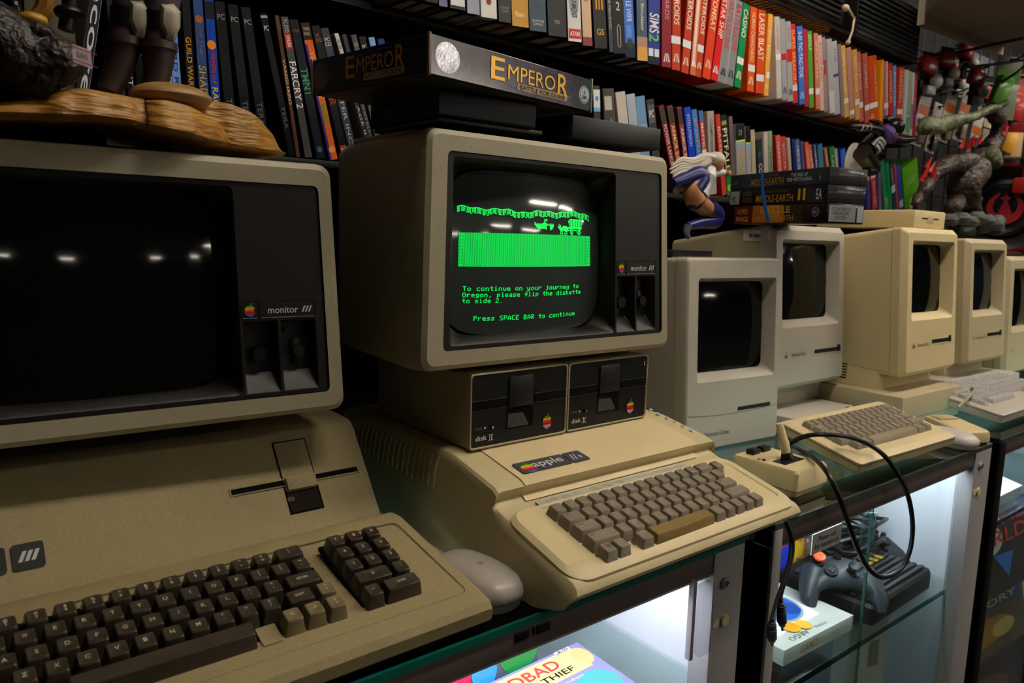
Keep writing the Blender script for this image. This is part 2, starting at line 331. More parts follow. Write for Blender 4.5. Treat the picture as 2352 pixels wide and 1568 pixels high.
o.text('B O X E D   C O M P U T E R   G A M E', T_ @ TR(.1, .178, .0005) @ Matrix.Rotation(PI, 4, 'Z'), .15, .005, hexmat('8a8a86'))
o.text('GAMES', face_txt(.07, -.0004, .014), .05, .014, hexmat('c09a50'), .02)
ob = o.build('game_box', None, 'pale grey game box with a round blue emblem lying flat inside the middle case', 'game box'); ob.matrix_world = TR(.92, .062, -.2845, -.03)
# upright boxes behind
gamebox('game_box', 'upright royal blue game box at the left of the middle case', 'game box', TR(1.150, .236, -.2845, 0), .075, .19, .03, '1c2fa0', ['2436b4', ('e', .5, .75, .2, .1, '8aa4ea', 1), ('r', .2, .35, .7, .45, 'c03048'), ('t', 'DISCOVER', .5, .87, .7, .07, 'cfd8f4')])
gamebox('game_box', 'yellow-spined game box with a columned building on its cover, middle case', 'game box', TR(1.229, .236, -.2845, 0), .17, .185, .035, 'e8b32a', ['a06a3c', ('r', 0, 0, .2, 1, 'eeb72c'), ('t', 'R\nO\nM\nE', .1, .6, .08, .5, 'c04a20'), ('t', 'IBM', .1, .12, .12, .1, '2a4aa0'), ('r', .25, .3, .3, .9, 'e0d0b4'), ('r', .36, .3, .41, .9, 'e0d0b4'), ('r', .47, .3, .52, .9, 'e0d0b4'), ('e', .75, .5, .2, .3, 'b04a2a', 1), ('e', .8, .3, .12, .15, 'e8b070', 2)])
# ribbed console
t = thing('game_console', 'black ribbed game console with a wood-look stripe inside the middle case', 'game console', TR(1.158, .042, -.2845, .03))
b = MB(); b.loft([[(p[0], p[1], z) for p in rr(x0, .245, y0, .178, .006)] for x0, y0, z in ((.0, .0, 0), (.0, .0, .012), (.0, .0, .03), (.004, .004, .036))], BLK, BLK, BLK)
b.build('body', t)
for i in range(11): MB().rbox(.01+.002, .012+i*.0135, .036, .238, .020+i*.0135, .042, .0015, mat('ribbed_black', '26282a', .35)).build('rib', t)
b = MB(); 
for i in range(9): b.rbox(.02+i*.022, .075, .0422, .034+i*.022, .110+.01*(i % 2), .0435, .0006, hexmat('a8842e', .4))
b.build('amber_stripe', t)
# controller
def controller(M, lab):
    t = thing('game_controller', lab, 'game controller', M)
    GREY = mat('slate_rubber', '2f3338', .42)
    b = MB()
    def fn(p):
        x, y, z = p; s = max(0, abs(x)/.078-.25)
        y2 = y*(1-.10*abs(x)/.078) - .060*s*s*1.4 - (.02*s if y < 0 else 0); return (x*1.0, y2, z-.016*s)
    b.ball((0, 0, 0), .080, .040, .021, GREY, 16, fn=fn)
    for sx in (-1, 1):
        b.tube([(sx*.050, .005, -.006), (sx*.062, -.028, -.010), (sx*.070, -.058, -.020), (sx*.068, -.076, -.028)], [.026, .023, .017, .009], GREY, 14)
    b.build('body', t)
    for x, y, m in ((-.042, .010, ORG), (.022, -.012, BLK)):
        s = MB(); s.cyl((x, y, .016), (x, y, .030), .006, BLK, 12); s.tube([(x, y, .028), (x, y, .031), (x, y, .035), (x, y, .036)], [.010, .0125, .0115, .008], m, 18); s.build('thumbstick', t, 'orange thumbstick' if m is ORG else None)
        s = MB(); s.cyl((x, y, .014), (x, y, .0205), .015, BLK, 20, .013); s.build('stick_ring', t)
    d = MB(); d.cyl((-.022, -.014, .012), (-.022, -.014, .0215), .014, BLK, 20); d.box(-.030, -.017, .0215, -.014, -.011, .0235, GREY); d.box(-.025, -.022, .0215, -.019, -.006, .0235, GREY); d.build('direction_pad', t)
    for x, y in ((.042, .022), (.053, .012), (.042, .002), (.031, .012)): MB().cyl((x, y, .015), (x, y, .0225), .0048, BLK, 14).build('button', t)
    MB().cyl((0, .024, .012), (0, .024, .0225), .008, BLKM, 16).build('home_button', t)
    return t
_p = at(1918, 1318, .112); controller(TR(_p.x+.012, _p.y, _p.z, -.75, .40) @ Matrix.Scale(.86, 4), 'dark grey game controller with an orange stick, nearest one in the middle case')
_p = at(1990, 1262, .175); controller(TR(_p.x, _p.y, _p.z, -.2, .40), 'second dark game controller, partly hidden behind the nearer one')
b = MB(); b.loft([[(p[0], p[1], z) for p in rr(-.07, .07, -.045, .045, .03)] for z in (0, .02, .045, .05)], BLK, BLK, BLK)
o = b.build('controller_dock', None, 'black stand under the grey controller inside the middle case', 'stand'); o.matrix_world = TR(1.36, .37, -.2845, -.3)
o = MB().rbox(.782, .04, -.566, 1.464, .45, -.56, .001, GLASS).build('lower_shelf', None, 'lower glass shelf of the middle case', 'glass shelf')
gamebox('game_box', 'upright pale box standing under the console on the lower shelf', 'game box', TR(1.20, .10, -.5595, -.2), .11, .235, .03, 'c4c0b4', ['cdc9be', ('r', .55, .6, .8, .82, '8a8880'), ('r', .1, .1, .9, .3, 'a8a498')])
b = MB(); b.tube([(1.05, .16, -.559), (1.052, .16, -.49), (1.06, .162, -.43), (1.062, .16, -.385)], [.022, .026, .024, .012], mat('dark_bronze_figure', '4a3826', .5, bump=1, bscale=80, bdist=.004), 12); b.ball((1.064, .158, -.362), .017, .017, .022, MATS['dark_bronze_figure'], 10)
b.tube([(1.055, .16, -.42), (1.09, .15, -.44), (1.10, .14, -.48)], [.011, .010, .008], MATS['dark_bronze_figure'], 8); b.build('figurine', None, 'dark bronze figurine standing on the lower shelf of the middle case', 'figurine')
b = MB()
for k in range(9):
    r_ = .050+.02*R.random(); ph = R.random()*6; cx0 = 1.350+R.uniform(-.04, .02); cy0 = .185+R.uniform(-.02, .05)
    b.tube([(cx0+r_*1.2*math.cos(ph+a*.5), cy0+r_*.7*math.sin(ph+a*.5), -.222+k*.007+.012*math.sin(a+k)) for a in range(0, 14)], .0042, CORD, 6)
b.build('cable_bundle', None, 'tangled bundle of black cables at the back of the middle case', 'cables')
# right case magazines
gamebox('magazine', 'red-lettered magazine with a person in a dark cap, upper row of right case', 'magazine', TR(1.60, .07, -.425, -.05, -.22), .42, .20, .005, '303036', ['3c3230', ('r', 0, .78, 1, .97, '3a62b0'), ('t', 'WAYNE\nWORLD', .5, .74, .9, .38, 'd0402a'), ('e', .5, .62, .14, .16, 'd8d0c0', 1), ('e', .25, .30, .12, .22, '2c2624', 2), ('e', .25, .27, .08, .14, 'b58a78', 3), ('p', ((.5, .45), (.75, .42), (.66, .15)), '3a74c0')])
gamebox('magazine', 'magazine with a gold scene under a blue title, middle row of right case', 'magazine', TR(1.60, .07, -.575, -.05, -.22), .42, .14, .005, '303036', ['6a5a4a', ('r', .05, .74, .95, .92, '3c5aa0'), ('t', 'VICTORY', .5, .83, .8, .12, 'e8c84a'), ('e', .45, .4, .35, .22, 'a87a30', 1), ('e', .7, .35, .14, .14, 'd8b060', 2)])
gamebox('magazine', 'dusky brown magazine low in the right case', 'magazine', TR(1.60, .07, -.755, -.05, -.22), .42, .16, .005, '303036', ['54413f', ('t', 'CIVIL', .3, .85, .4, .12, 'c9c4c8'), ('e', .5, .4, .4, .25, '7a5a54', 1)])
gamebox('magazine', 'pale blue magazine at the bottom of the right case', 'magazine', TR(1.60, .07, -.935, -.05, -.22), .42, .16, .005, '303036', ['7d94ac', ('e', .4, .5, .3, .3, 'a4b8c0', 1), ('e', .7, .4, .2, .2, 'b06a6a', 2)])
gamebox('game_box', 'white box with pink art lying on the top shelf of the right case', 'game box', TR(1.60, .05, -.166, 0, -1.35), .25, .2, .03, 'e8e8ea', ['ececee', ('e', .4, .6, .2, .2, 'e0a0a8', 1), ('r', .05, .05, .2, .15, '202020')])
gamebox('game_box', 'white and light blue box under the pink one in the right case', 'game box', TR(1.585, .05, -.205, 0, -1.55), .25, .2, .001, 'cfd6dc', ['cdd8e4', ('e', .4, .5, .3, .3, '6a9cc8', 1), ('e', .6, .7, .15, .12, 'f2f2f4', 2)])

# ---------------------------------------------------------------- wide monitors
PIX = {'T':'1F0404040404040','o':0}
FONT = {}
def deffont():
    G = {
'T':'##### ..#.. ..#.. ..#.. ..#.. ..#.. ..#..','P':'####. #...# #...# ####. #.... #.... #....','S':'.#### #.... #.... .###. ....# ....# ####.',
'A':'..#.. .#.#. #...# #...# ##### #...# #...#','C':'.#### #.... #.... #.... #.... #.... .####','E':'##### #.... #.... ####. #.... #.... #####',
'B':'####. #...# #...# ####. #...# #...# ####.','R':'####. #...# #...# ####. #.#.. #..#. #...#','O':'.###. #...# #...# #...# #...# #...# .###.',
'o':'..... ..... .###. #...# #...# #...# .###.','c':'..... ..... .#### #.... #.... #.... .####','n':'..... ..... ####. #...# #...# #...# #...#',
't':'..#.. ..#.. ##### ..#.. ..#.. ..#.. ...##','i':'..#.. ..... .##.. ..#.. ..#.. ..#.. .###.','u':'..... ..... #...# #...# #...# #...# .####',
'e':'..... ..... .###. #...# ##### #.... .####','y':'..... ..... #...# #...# #...# .#### ....# ####.','r':'..... ..... #.### ##... #.... #.... #....',
'j':'...#. ..... ..##. ...#. ...#. ...#. ...#. ###..','g':'..... ..... .#### #...# #...# .#### ....# ####.','p':'..... ..... ####. #...# #...# ####. #.... #....',
'l':'.##.. ..#.. ..#.. ..#.. ..#.. ..#.. .###.','a':'..... ..... .###. ....# .#### #...# .####','s':'..... ..... .#### #.... .###. ....# ####.',
'f':'...## ..#.. ..#.. ##### ..#.. ..#.. ..#..','h':'#.... #.... ####. #...# #...# #...# #...#','d':'....# ....# .#### #...# #...# #...# .####',
'k':'#.... #.... #..#. #.#.. ##... #.#.. #..#.','2':'.###. #...# ....# ..##. .#... #.... #####','.':'..... ..... ..... ..... ..... ..... ..#..',
',':'..... ..... ..... ..... ..... ..#.. ..#.. .#...',' ':'.....'}
    for k, v in G.items(): FONT[k] = v.split()
deffont()
BMP = {
'wagon': """
....######################....
..##.####.####.####.####.###..
.###.####.####.####.####.####.
.###.####.####.####.####.###..
..##.####.####.####.####.###..
..##.####.####.####.####.##...
...#.####.####.####.####.##...
...#.####.####.####.####.#....
.##########################...
###########################...
.....####...........####......
#####.##.#########.#.##.#.....
....#.##.#.......#.#.##.#.....
....##..##.......##.#..##.....
....#.##.#.......#.#.##.#.....
.....####..........####.......""",
'ox': """
..#...............
.#..#.............
.####...#######...
#####.###########.
.################.
..###############.
...##############.
....####...####.#.
....#..#...#..#...
....#..#...#..#...
...##.##..##.##...""",
'fort': """
............#.##........
............####........
............#...........
#..........###..........
##.#.#.#.#######.#.#.#.#
########################
.##############....#####
..#############....####.
...############....####.
....###.......#....##..."""}
def crt_patch(mb, f, m, n=14, e=2.6):
    """f(a,b)->point for a,b in -1..1 ; superellipse outline"""
    vs = []; fs = []
    N = 40
    vs.append(f(0, 0))
    for i in range(1, n+1):
        r = i/n
        for k in range(N):
            t = 2*PI*k/N; c, s_ = math.cos(t), math.sin(t)
            a = math.copysign(abs(c)**(2/6.5), c)*r; b = math.copysign(abs(s_)**(2/6.5), s_)*r
            vs.append(f(a, b))
    for k in range(N): fs.append((0, 1+k, 1+(k+1) % N))
    for i in range(1, n):
        for k in range(N): fs.append((1+(i-1)*N+k, 1+i*N+k, 1+i*N+(k+1) % N, 1+(i-1)*N+(k+1) % N))
    mb.add(vs, [q[::-1] for q in fs], m)
def monitor(M, lab, lit):
    """local: x right, y into depth, z up. Front face 0..W wide, leaning back"""
    W, H, TP, tl = .4105, .2624, .0114, .0385
    t = thing('computer_monitor', lab, 'monitor', M)
    def F(x, d, z):  # taper with height
        k = (z/H); return (x+TP*k*(1-2*x/W), d+z*math.tan(tl), z)
    ring = lambda x0, x1, z0, z1, r, d: [F(px, d, pz) for px, pz in rr(x0, x1, z0, z1, r)]
    b = MB()
    back = [(px, .27, pz) for px, pz in rr(.035, W-.035, -.010, H+.002, .02)]
    b.loft([back, ring(.004, W-.004, -.004, H+.001, .016, .045), ring(0, W, 0, H, .014, .012), ring(.0015, W-.0015, .0015, H-.0015, .013, .004), ring(.007, W-.007, .007, H-.007, .010, 0),
            ring(.0275, W-.018, .0225, H-.0235, .006, 0)], BEIM, DK)
    b.rbox(.05, .11, H-.004, W-.14, .26, H+.010, .004, BEIM); b.build('housing', t)
    p = MB()
    ox0, ox1, oz0, oz1 = .0385, .2995, .029, .232
    X0, X1, Z0, Z1 = .0275, W-.018, .0225, H-.0235
    p.loft([ring(X0, X1, Z0, Z1, .006, 0), ring(X0, X1, Z0, Z1, .006, .0024)], DK)
    def plate(a0, a1, c0, c1): p.add([F(a0, .0022, c0), F(a1, .0022, c0), F(a1, .0022, c1), F(a0, .0022, c1)], [(0, 1, 2, 3)], DK)
    XS = .3020
    for q_ in ((XS, X1-.0005, .1018, Z1-.0005), (XS, .3035, Z0+.0005, .1018), (.3405, .3425, Z0+.0005, .1018), (.3815, X1-.0005, Z0+.0005, .1018), (.3035, .3405, Z0+.0005, .0272), (.3425, .3815, Z0+.0005, .0272)): plate(*q_)
    p.loft([ring(X0+.0002, XS, Z0+.0002, Z1-.0002, .0005, .0022), ring(ox0-.002, ox1+.002, oz0-.002, oz1+.002, .006, .0022), ring(ox0, ox1, oz0, oz1, .006, .004),
            ring(.050, .294, .0345, .2235, .03, .032)], DK)
    p.loft([ring(.050, .294, .0345, .2235, .03, .032), ring(.050, .294, .0345, .2235, .03, .06)], DKP, None, DKP)
    p.build('bezel', t)
    g = MB(); cu, cv = (.053+.291)/2, (.0375+.2205)/2; hu, hv = (.2935-.050)/2, (.2225-.035)/2
    def S(a, b_, off=0):
        x = cu+a*hu*(1+.03*(1-b_*b_)); z = cv+b_*hv*(1+.03*(1-a*a)); d = .034-.016*(1-(a*a*.62+b_*b_*.38))+off
        return F(x, d, z)
    crt_patch(g, S, CRT2 if lit else CRT); g.build('screen', t)
    # control panel
    k = MB()
    for a0, a1 in ((.3035, .3405), (.3425, .3815)):
        k.loft([ring(a0, a1, .0272, .1018, .0004, .0022), ring(a0+.001, a1-.001, .0285, .1008, .002, .003), ring(a0+.0035, a1-.0035, .046, .0985, .003, .018)], [DK, DKP], None, DKP)
    for a0, a1, z0, z1 in ((.3035, .3205, .1040, .1215), (.3225, .3815, .1040, .1215)):
        k.loft([ring(a0, a1, z0, z1, .0015, .0016), ring(a0+.0006, a1-.0006, z0+.0006, z1-.0006, .001, .0020)], DKP, None, DK)
    pc = k.build('control_panel', t)
    n = MB(); o = F(.322, .016, .066); n.cyl((o[0], o[1]-.007, o[2]), (o[0], o[1]+.006, o[2]), .0075, BLK, 18, .0085); n.build('knob', pc)
    n = MB(); o = F(.362, .016, .066); n.rbox(o[0]-.004, o[1]-.001, o[2]-.014, o[0]+.004, o[1]+.006, o[2]+.014, .001, BLK); n.cyl((o[0]+.002, o[1]-.007, o[2]+.001), (o[0]+.002, o[1]+.003, o[2]+.001), .0065, BLK, 16); n.build('switch', pc)
    e = MB(); q = F(.3530, .0165, .0905); e.box(q[0]-.0022, q[1]-.003, q[2]-.0022, q[0]+.0022, q[1], q[2]+.0022, mat('red_lamp_on', 'ff1818', .4, emit=2.2) if lit else mat('red_lamp_off', '2c1010', .4)); e.build('power_lamp', pc)
    bd = MB(); q = F(.312, .0012, .1128); apple(bd, Matrix.Translation((q[0], q[1], q[2])) @ Matrix.Rotation(-tl, 4, 'X'), .0105, .0145, RAIN)
    q = F(.3465, .0012, .1118); bd.text('monitor', face_txt(q[0], q[1], q[2]), .0315, .0066, WHT, .02)
    for i in range(3):
        x = .3665+i*.0035; a = F(x, .0012, .1090); c = F(x+.0028, .0012, .1154)
        bd.add([(a[0], a[1], a[2]), (a[0]+.0016, a[1], a[2]), (c[0]+.0016, c[1], c[2]), (c[0], c[1], c[2])], [(0, 1, 2, 3)], WHT)
    bd.build('badge', t, 'dark badge with a striped apple and the word monitor')
    b = MB(); b.box(.07, .05, -.0095, W-.07, .24, .0, BLKM); b.build('foot', t)
    if lit:
        d = MB()
        def ab(px, pz): return ((px-cu)/hu, (pz-cv)/hv)
        def tru(u, h): return (u+.024*(u+.417)/.682, h+.024*(h-.150)/.682)
        def quad(u0, h0, u1, h1, m=GRN, sk=0):
            pts = [(u0, h0), (u1, h0), (u1, h1), (u0, h1)]
            d.add([S(*ab(*tru(*q)), off=-.0006) for q in pts], [(0, 1, 2, 3)], m)
        def line(s_, u0, u1, hb, hgt, slope=0):
            cw = (u1-u0)/len(s_); pw = cw/7; ph = hgt/7
            for i, ch in enumerate(s_):
                for r_, row in enumerate(FONT[ch]):
                    j = 0
                    while j < 5:
                        if row[j] == '#':
                            j2 = j
                            while j2 < 5 and row[j2] == '#': j2 += 1
                            quad(u0+i*cw+j*pw, hb+(6-r_)*ph, u0+i*cw+j2*pw+pw*.35, hb+(7-r_)*ph+ph*.1); j = j2
                        else: j += 1
        line('To continue on your journey to', .0555, .2300, .0885, .0052)
        line('Oregon, please flip the diskette', .0553, .2345, .0815, .0052)
        line('to side 2.', .0551, .1095, .0750, .0052)
        line('Press SPACE BAR to continue', .0705, .2268, .0552, .0054)
        # striped meadow
        n = 150
        for i in range(n):
            a = .0494+(.2500-.0494)*i/n
            quad(a, .1152, a+(.2500-.0494)/n*.62, .1522, GRN)
        NB = 10
        for j in range(NB):
            quad(.0494, .1152+.037*(j+.35)/NB, .2500, .1152+.037*(j+.62)/NB, GRN2)
        # ridge line
        hh = .1775; n = 150
        for i in range(n):
            a = .0468+(.2485-.0468)*i/n; q = i/n
            hh = .1778+.0013*math.sin(q*8+1.2)+.0011*math.sin(q*23+1)+.0008*math.sin(q*61)
            if i % 5 != 3: quad(a, hh-.0062+R.random()*.0022, a+.0009, hh, GRN)
            quad(a, hh-.0004, a+.0016, hh+.0007, GRN)
            if i % 4 < 2: quad(a, hh-.0058, a+.0016, hh-.0050, GRN)
        for nm, u0, h0, w_, h_ in (('fort', .1525, .1573, .031, .0125), ('ox', .1905, .1530, .019, .0120), ('wagon', .2080, .1530, .0285, .0185)):
            rows = BMP[nm].strip('\n').split('\n'); nr = len(rows); nc = max(map(len, rows))
            for r_, row in enumerate(rows):
                j = 0
                while j < len(row):
                    if row[j] == '#':
                        j2 = j
                        while j2 < len(row) and row[j2] == '#': j2 += 1
                        quad(u0+w_*j/nc, h0+h_*(nr-1-r_)/nr, u0+w_*j2/nc, h0+h_*(nr-r_)/nr+.00005); j = j2
                    else: j += 1
        scr_ = [c for c in t.children if c.name.startswith('screen')][0]
        d.build('screen_image', scr_, 'green picture of a wagon and a message in green letters', smooth=False)
    return t
monitor(TR(.3287, .1667, .2122, .0052), 'beige monitor with a lit green-on-black screen showing a wagon', True)
monitor(TR(-.1395, .2382, .1688, -.0308), 'beige monitor with a dark switched-off screen at the left edge of the picture', False)
pl = MB(); pl.rbox(-.08, .34, .1426, .24, .50, .1585, .004, BLKM); pl.build('dark_gap_block', None, 'added black block filling the dark gap under the switched-off left monitor', 'stand')  # unseen block added to keep the gap under the monitor dark

# ---------------------------------------------------------------- twin disk drives
def drive(M, lab, num, ledm):
    t = thing('floppy_drive', lab, 'disk drive', M); W, D, H = .1525, .215, .0900
    b = MB(); ring = lambda a, d: [(px, d, pz) for px, pz in rr(a, W-a, a, H-a, .004)]
    b.loft([ring(.001, D), ring(0, .004), ring(0, .0006), ring(.0006, 0), ring(.0018, 0), ring(.0024, .002)], mat('drive_shell', 'a79c82', .4, bump=.2, bscale=1400, var=.06), BEIM, None); b.build('case', t)
    f = MB(); f.box(.0022, .0016, .0022, W-.0022, .006, H-.0022, BLK)
    f.box(.0024, .0010, .0465, .0545, .0016, .0560, BLKM); f.box(.0985, .0010, .0465, W-.0024, .0016, .0560, BLKM)
    for z in (.0572, .0455): 
        f.box(.003, .0008, z, .054, .0018, z+.0006, mat('edge_grey', '3a3a3c', .4)); f.box(.099, .0008, z, W-.003, .0018, z+.0006, MATS['edge_grey'])
    f.box(.0545, .0012, .018, .0965, .0018, .0435, BLKM)
    f.add([(.056, .0009, .0195), (.090, .0009, .0195), (.080, .0009, .036), (.057, .0009, .037)], [(0, 1, 2, 3)], mat('speckled_grey', '30302f', .9, bump=1, bscale=2500, var=.6, vscale=900, col2='55534f'))
    o = f.build('front_panel', t)
    d = MB(); d.rbox(.0570, -.0005, .0445, .0945, .003, .0815, .0008, mat('door_black', '0c0c0d', .45)); d.build('drive_door', t)
    l = MB(); l.cyl((.0318, -.0016, .0245), (.0318, .002, .0245), .0022, BLK, 14); l.cyl((.0318, -.0022, .0245), (.0318, -.0016, .0245), .0013, ledm, 12); l.build('lamp', t)
    g = MB(); apple(g, Matrix.Translation((.1200, .0008, .0200)), .0150, .0215, PINKR)
    g.text('disk ][', face_txt(.0215, .0008, .0120), .026, .0075, WHT, .03); g.text('IN USE', face_txt(.0133, .0008, .0246), .009, .0024, hexmat('8a8a88'))
    g.add([(.0212, .0008, .0228), (.0245, .0008, .0246), (.0212, .0008, .0264)], [(0, 1, 2)], WHT)
    if num: nn = MB(); nn.text('1', face_txt(.1455, .0008, .0775), .0016, .0062, WHT, .02); nn.text('DRIVE', face_txt(.1375, .0008, .0765), .0065, .0019, hexmat('6a6a68')); nn.build('drive_number', t)
    g.build('marking', t, 'striped apple emblem and white lettering')
    return t
drive(TR(.3983, .1719, .1145, .0169), 'left of the two black-fronted disk drives under the lit monitor', 0, hexmat('c8c8c8'))
drive(TR(.3983+.1540, .1719+.0026, .1145, .0169), 'right of the two black-fronted disk drives, marked drive 1', 1, mat('red_lens', 'a02030', .2, emit=.3))

# ---------------------------------------------------------------- keyboards
def keycap(mb, cx, cy, z, w, d, h, m, leg=None, lm=None, small=False, tw=None):
    """tapered cap; (cx,cy) = top centre in keyboard plane, z = top height; base spreads below"""
    bw, bd = w-.0008, d-.0008; tw_ = w-.0062; td = d-.0055; yo = -.0012
    base = [(cx+px, cy+yo+py, z-h) for px, py in rr(-bw/2, bw/2, -bd/2, bd/2, .0012, 2)]
    t1 = [(cx+px, cy+py, z-.0009) for px, py in rr(-tw_/2-.0004, tw_/2+.0004, -td/2-.0004, td/2+.0004, .0022, 3)] if False else None
    def top(e, zz, r, dish=0):
        return [(cx+px, cy+py, zz+dish*(px/(tw_/2))**2*0) for px, py in rr(-tw_/2-e, tw_/2+e, -td/2-e, td/2+e, r, 2)]
    # dished top: a 5-column strip, low in the middle
    mb.loft([base, top(.0004, z-.0008, .0018)], m)
    xs = [-1, -.6, 0, .6, 1]
    r0 = top(.0004, z-.0008, .0018); r1 = top(-.0004, z, .0016)
    mb.loft([r0, r1], m); mb.loft([r1, [(cx+(p[0]-cx)*.6, cy+(p[1]-cy)*.6, z-.0006) for p in r1], [(cx+(p[0]-cx)*.1, cy+(p[1]-cy)*.1, z-.0008) for p in r1]], m, None, m)
def keys(parent, layout, K, cap, U=.01905):
    """K: matrix of the key plane (origin = top centre of first digit key)"""
    Ki = parent.matrix_world.inverted() @ K
    for col, row, w, name, leg, m, lm, mode in layout:
        mb = MB(); h = cap
        keycap(mb, 0, 0, 0, w*U, U, h, m)
        if leg:
            n = leg.count('\n')
            if mode == 'c':
                hgt = .0072 if n else .0040
                if len(leg) > 3 and not n: hgt = .0028
                if leg == '-': hgt = .0008
                if leg == '.': hgt = .0009
                wd = (.0028 if n else .0034) if len(leg.replace('\n', '')) < 3 else min(.0017*len(leg), w*U-.009)
                mb.text(leg, Matrix.Translation((0, .0006, .0001)), wd, hgt, lm, .009, keep=True)
            else:
                mb.text(leg, Matrix.Translation((-(w*U-.0062)/2+.0022+.0006*len(leg), .0036 if not n else .0022, .0001)), .0016*max(len(x) for x in leg.split('\n')), .0024 if not n else .0056, lm, .009, keep=True)
        o = mb.build(name, parent); o.matrix_local = Ki @ Matrix.Translation((col*U, -row*U, 0))
        # dish of the rows
B_ = lambda s, r, c0, m, lm, mode, nm='key': [(c0+i, r, 1, nm, ch, m, lm, mode) for i, ch in enumerate(s)]

# ---- big tan computer (left)
A3M = TR(.31, .0, 0, .015)
t = thing('desktop_computer', 'tan desktop computer with dark brown keys, at left below the dark monitor', 'computer', A3M)
W = .4445
b = MB()
prof = [(.010, .006), (.004, .010), (.002, .022), (.006, .0285), (.016, .031), (.168, .0585), (.185, .0575), (.196, .052), (.215, .0450), (.284, .1360), (.291, .1410), (.31, .1425), (.462, .1425), (.462, .002), (.03, .002)]
def pring(x, ins=0):
    cy = sum(p[0] for p in prof)/len(prof); out = []
    for y, z in prof: out.append((x, y+(ins if y < .2 else -ins)*.6, z-ins*(1 if z > .02 else 0)))
    return out
b.loft([pring(-W, .004), pring(-W+.002, .001), pring(-W+.006), pring(-.006), pring(-.002, .001), pring(0, .004)], BEI3, BEI3, BEI3)
b.build('body', t)
b = MB(); b.box(-W+.006, .012, .0, -.006, .45, .006, BLKM); b.build('base', t)
# face plane of the drive area
fy, fz, fth = .215, .045, math.atan2(.091, .069)
FM = Matrix.Translation((0, fy, fz)) @ Matrix.Rotation(-(PI/2-fth), 4, 'X')
def facept(px, py):
    Mi = (A3M @ FM).inverted(); o = Mi @ CAM; P = at(px, py, .3); q = Mi @ P; dd = q-o; tt = -o.y/dd.y; r_ = o+dd*tt; return r_.x, r_.z
sx0, sz0 = facept(530, 1130); sx1, sz1 = facept(820, 1079); dx0, dz0 = facept(624, 1019); dx1, dz1 = facept(742, 1165); dxm, dzm = facept(718, 1010)
d = MB(); zc = (sz0+sz1)/2
d.M = FM
d.rbox(sx0-.002, -.0014, zc-.0048, sx1+.002, .001, zc+.0048, .0012, BEI3); d.box(sx0, -.0017, zc-.0028, sx1, -.0013, zc+.0028, BLKM); 
d.rbox((dx0+.0), -.0010, dz1-.0005, dx1+.0015, .002, dz0+.001, .0006, BLKM)
d.box(dx0+.0015, -.0012, dz1+.001, dx1-.0005, -.0009, zc-.010, mat('smoked_window', '1c1614', .12))
d.build('disk_slot', t)
d = MB(); d.M = FM; d.rbox(dx0+.001, -.0020, zc-.0105, dx1, .002, dz0-.0006, .0008, BEI3); d.rbox(dx0+.002, -.0075, zc-.0115, dx1-.001, .001, zc+.004, .0016, BEI3); d.build('drive_door', t)
d = MB(); d.M = FM; lx, lz = facept(668, 1147); d.box(lx-.0035, -.0016, lz-.0022, lx+.0035, -.0011, lz+.0022, mat('red_lens_dim', '7a3030', .3)); d.box(lx-.0028, -.0018, lz-.0016, lx+.0028, -.0015, lz+.0016, BLK); d.build('lamp', t)
bx0, bz0 = facept(30, 1312); bx1, bz1 = facept(98, 1240)
d = MB(); d.M = FM
d.prism(rr(bx0, bx1, bz0-.001, bz1, .003), -.0016, .001, BLK, 'y'); d.prism(rr(bx0-.16, bx0-.004, bz0-.001, bz1, .003), -.0016, .001, BLK, 'y')
w3 = bx1-bx0
for i in range(3):
    x = bx0+w3*(.17+.2*i); d.add([(x, -.0018, bz0+.006), (x+w3*.13, -.0018, bz0+.006), (x+w3*.30, -.0018, bz1-.007), (x+w3*.17, -.0018, bz1-.007)], [(0, 1, 2, 3)], SIL)
d.text('apple', face_txt(bx0-.06, -.0018, (bz0+bz1)/2), .10, .022, SIL, .04)
d.build('badge', t, 'black badge with three slanted silver bars')
# raised rim of keyboard area
b = MB(); kz = lambda y: .031+(y-.016)*(.0285/.152)
def krect(x0, x1, y0, y1, r, dz): return [(px, py, kz(py)+dz) for px, py in rr(x0, x1, y0, y1, r)]
b.loft([krect(-W+.012, -.013, .026, .160, .008, -.001), krect(-W+.012, -.013, .026, .160, .008, .0006), krect(-W+.0145, -.0155, .0285, .1575, .007, .0006), krect(-W+.0155, -.0165, .0295, .1565, .007, -.0012)], mat('dark_groove', '5f5338', .7)) if False else None
g = MB()
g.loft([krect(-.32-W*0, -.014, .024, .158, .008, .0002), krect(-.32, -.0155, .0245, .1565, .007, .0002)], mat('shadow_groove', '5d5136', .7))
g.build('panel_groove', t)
KA = TR(-.074, .1132, .0719, .0182, .2714)
K3 = []
LM = mat('cream_legend', 'c9c0a4', .5)
for i, s_ in enumerate(['!\n1', '@\n2', '#\n3', '$\n4', '%\n5', '^\n6', '&\n7', '*\n8', '(\n9', ')\n0', '_\n-', '+\n=']): K3.append((i, 0, 1, 'key', s_, KEY3, LM, 'c'))
K3.append((12.3, 0, 1.5, 'key', '|\n\\', KEY3, LM, 'c'))
for i, s_ in enumerate(list('QWERTYUIOP')+['{\n[', '}\n]', '~\n`']): K3.append((.5+i, 1, 1, 'key', s_, KEY3, LM, 'c'))
for i, s_ in enumerate(list('ASDFGHJKL')+[':\n;', '"\n\'']): K3.append((.75+i, 2, 1, 'key', s_, KEY3, LM, 'c'))
K3.append((12.15, 2, 1.75, 'return_key', 'RETURN', KEY3, LM, 'c'))
for i, s_ in enumerate(list('ZXCVBNM')+['<\n,', '>\n.', '?\n/']): K3.append((1.25+i, 3, 1, 'key', s_, KEY3, LM, 'c'))
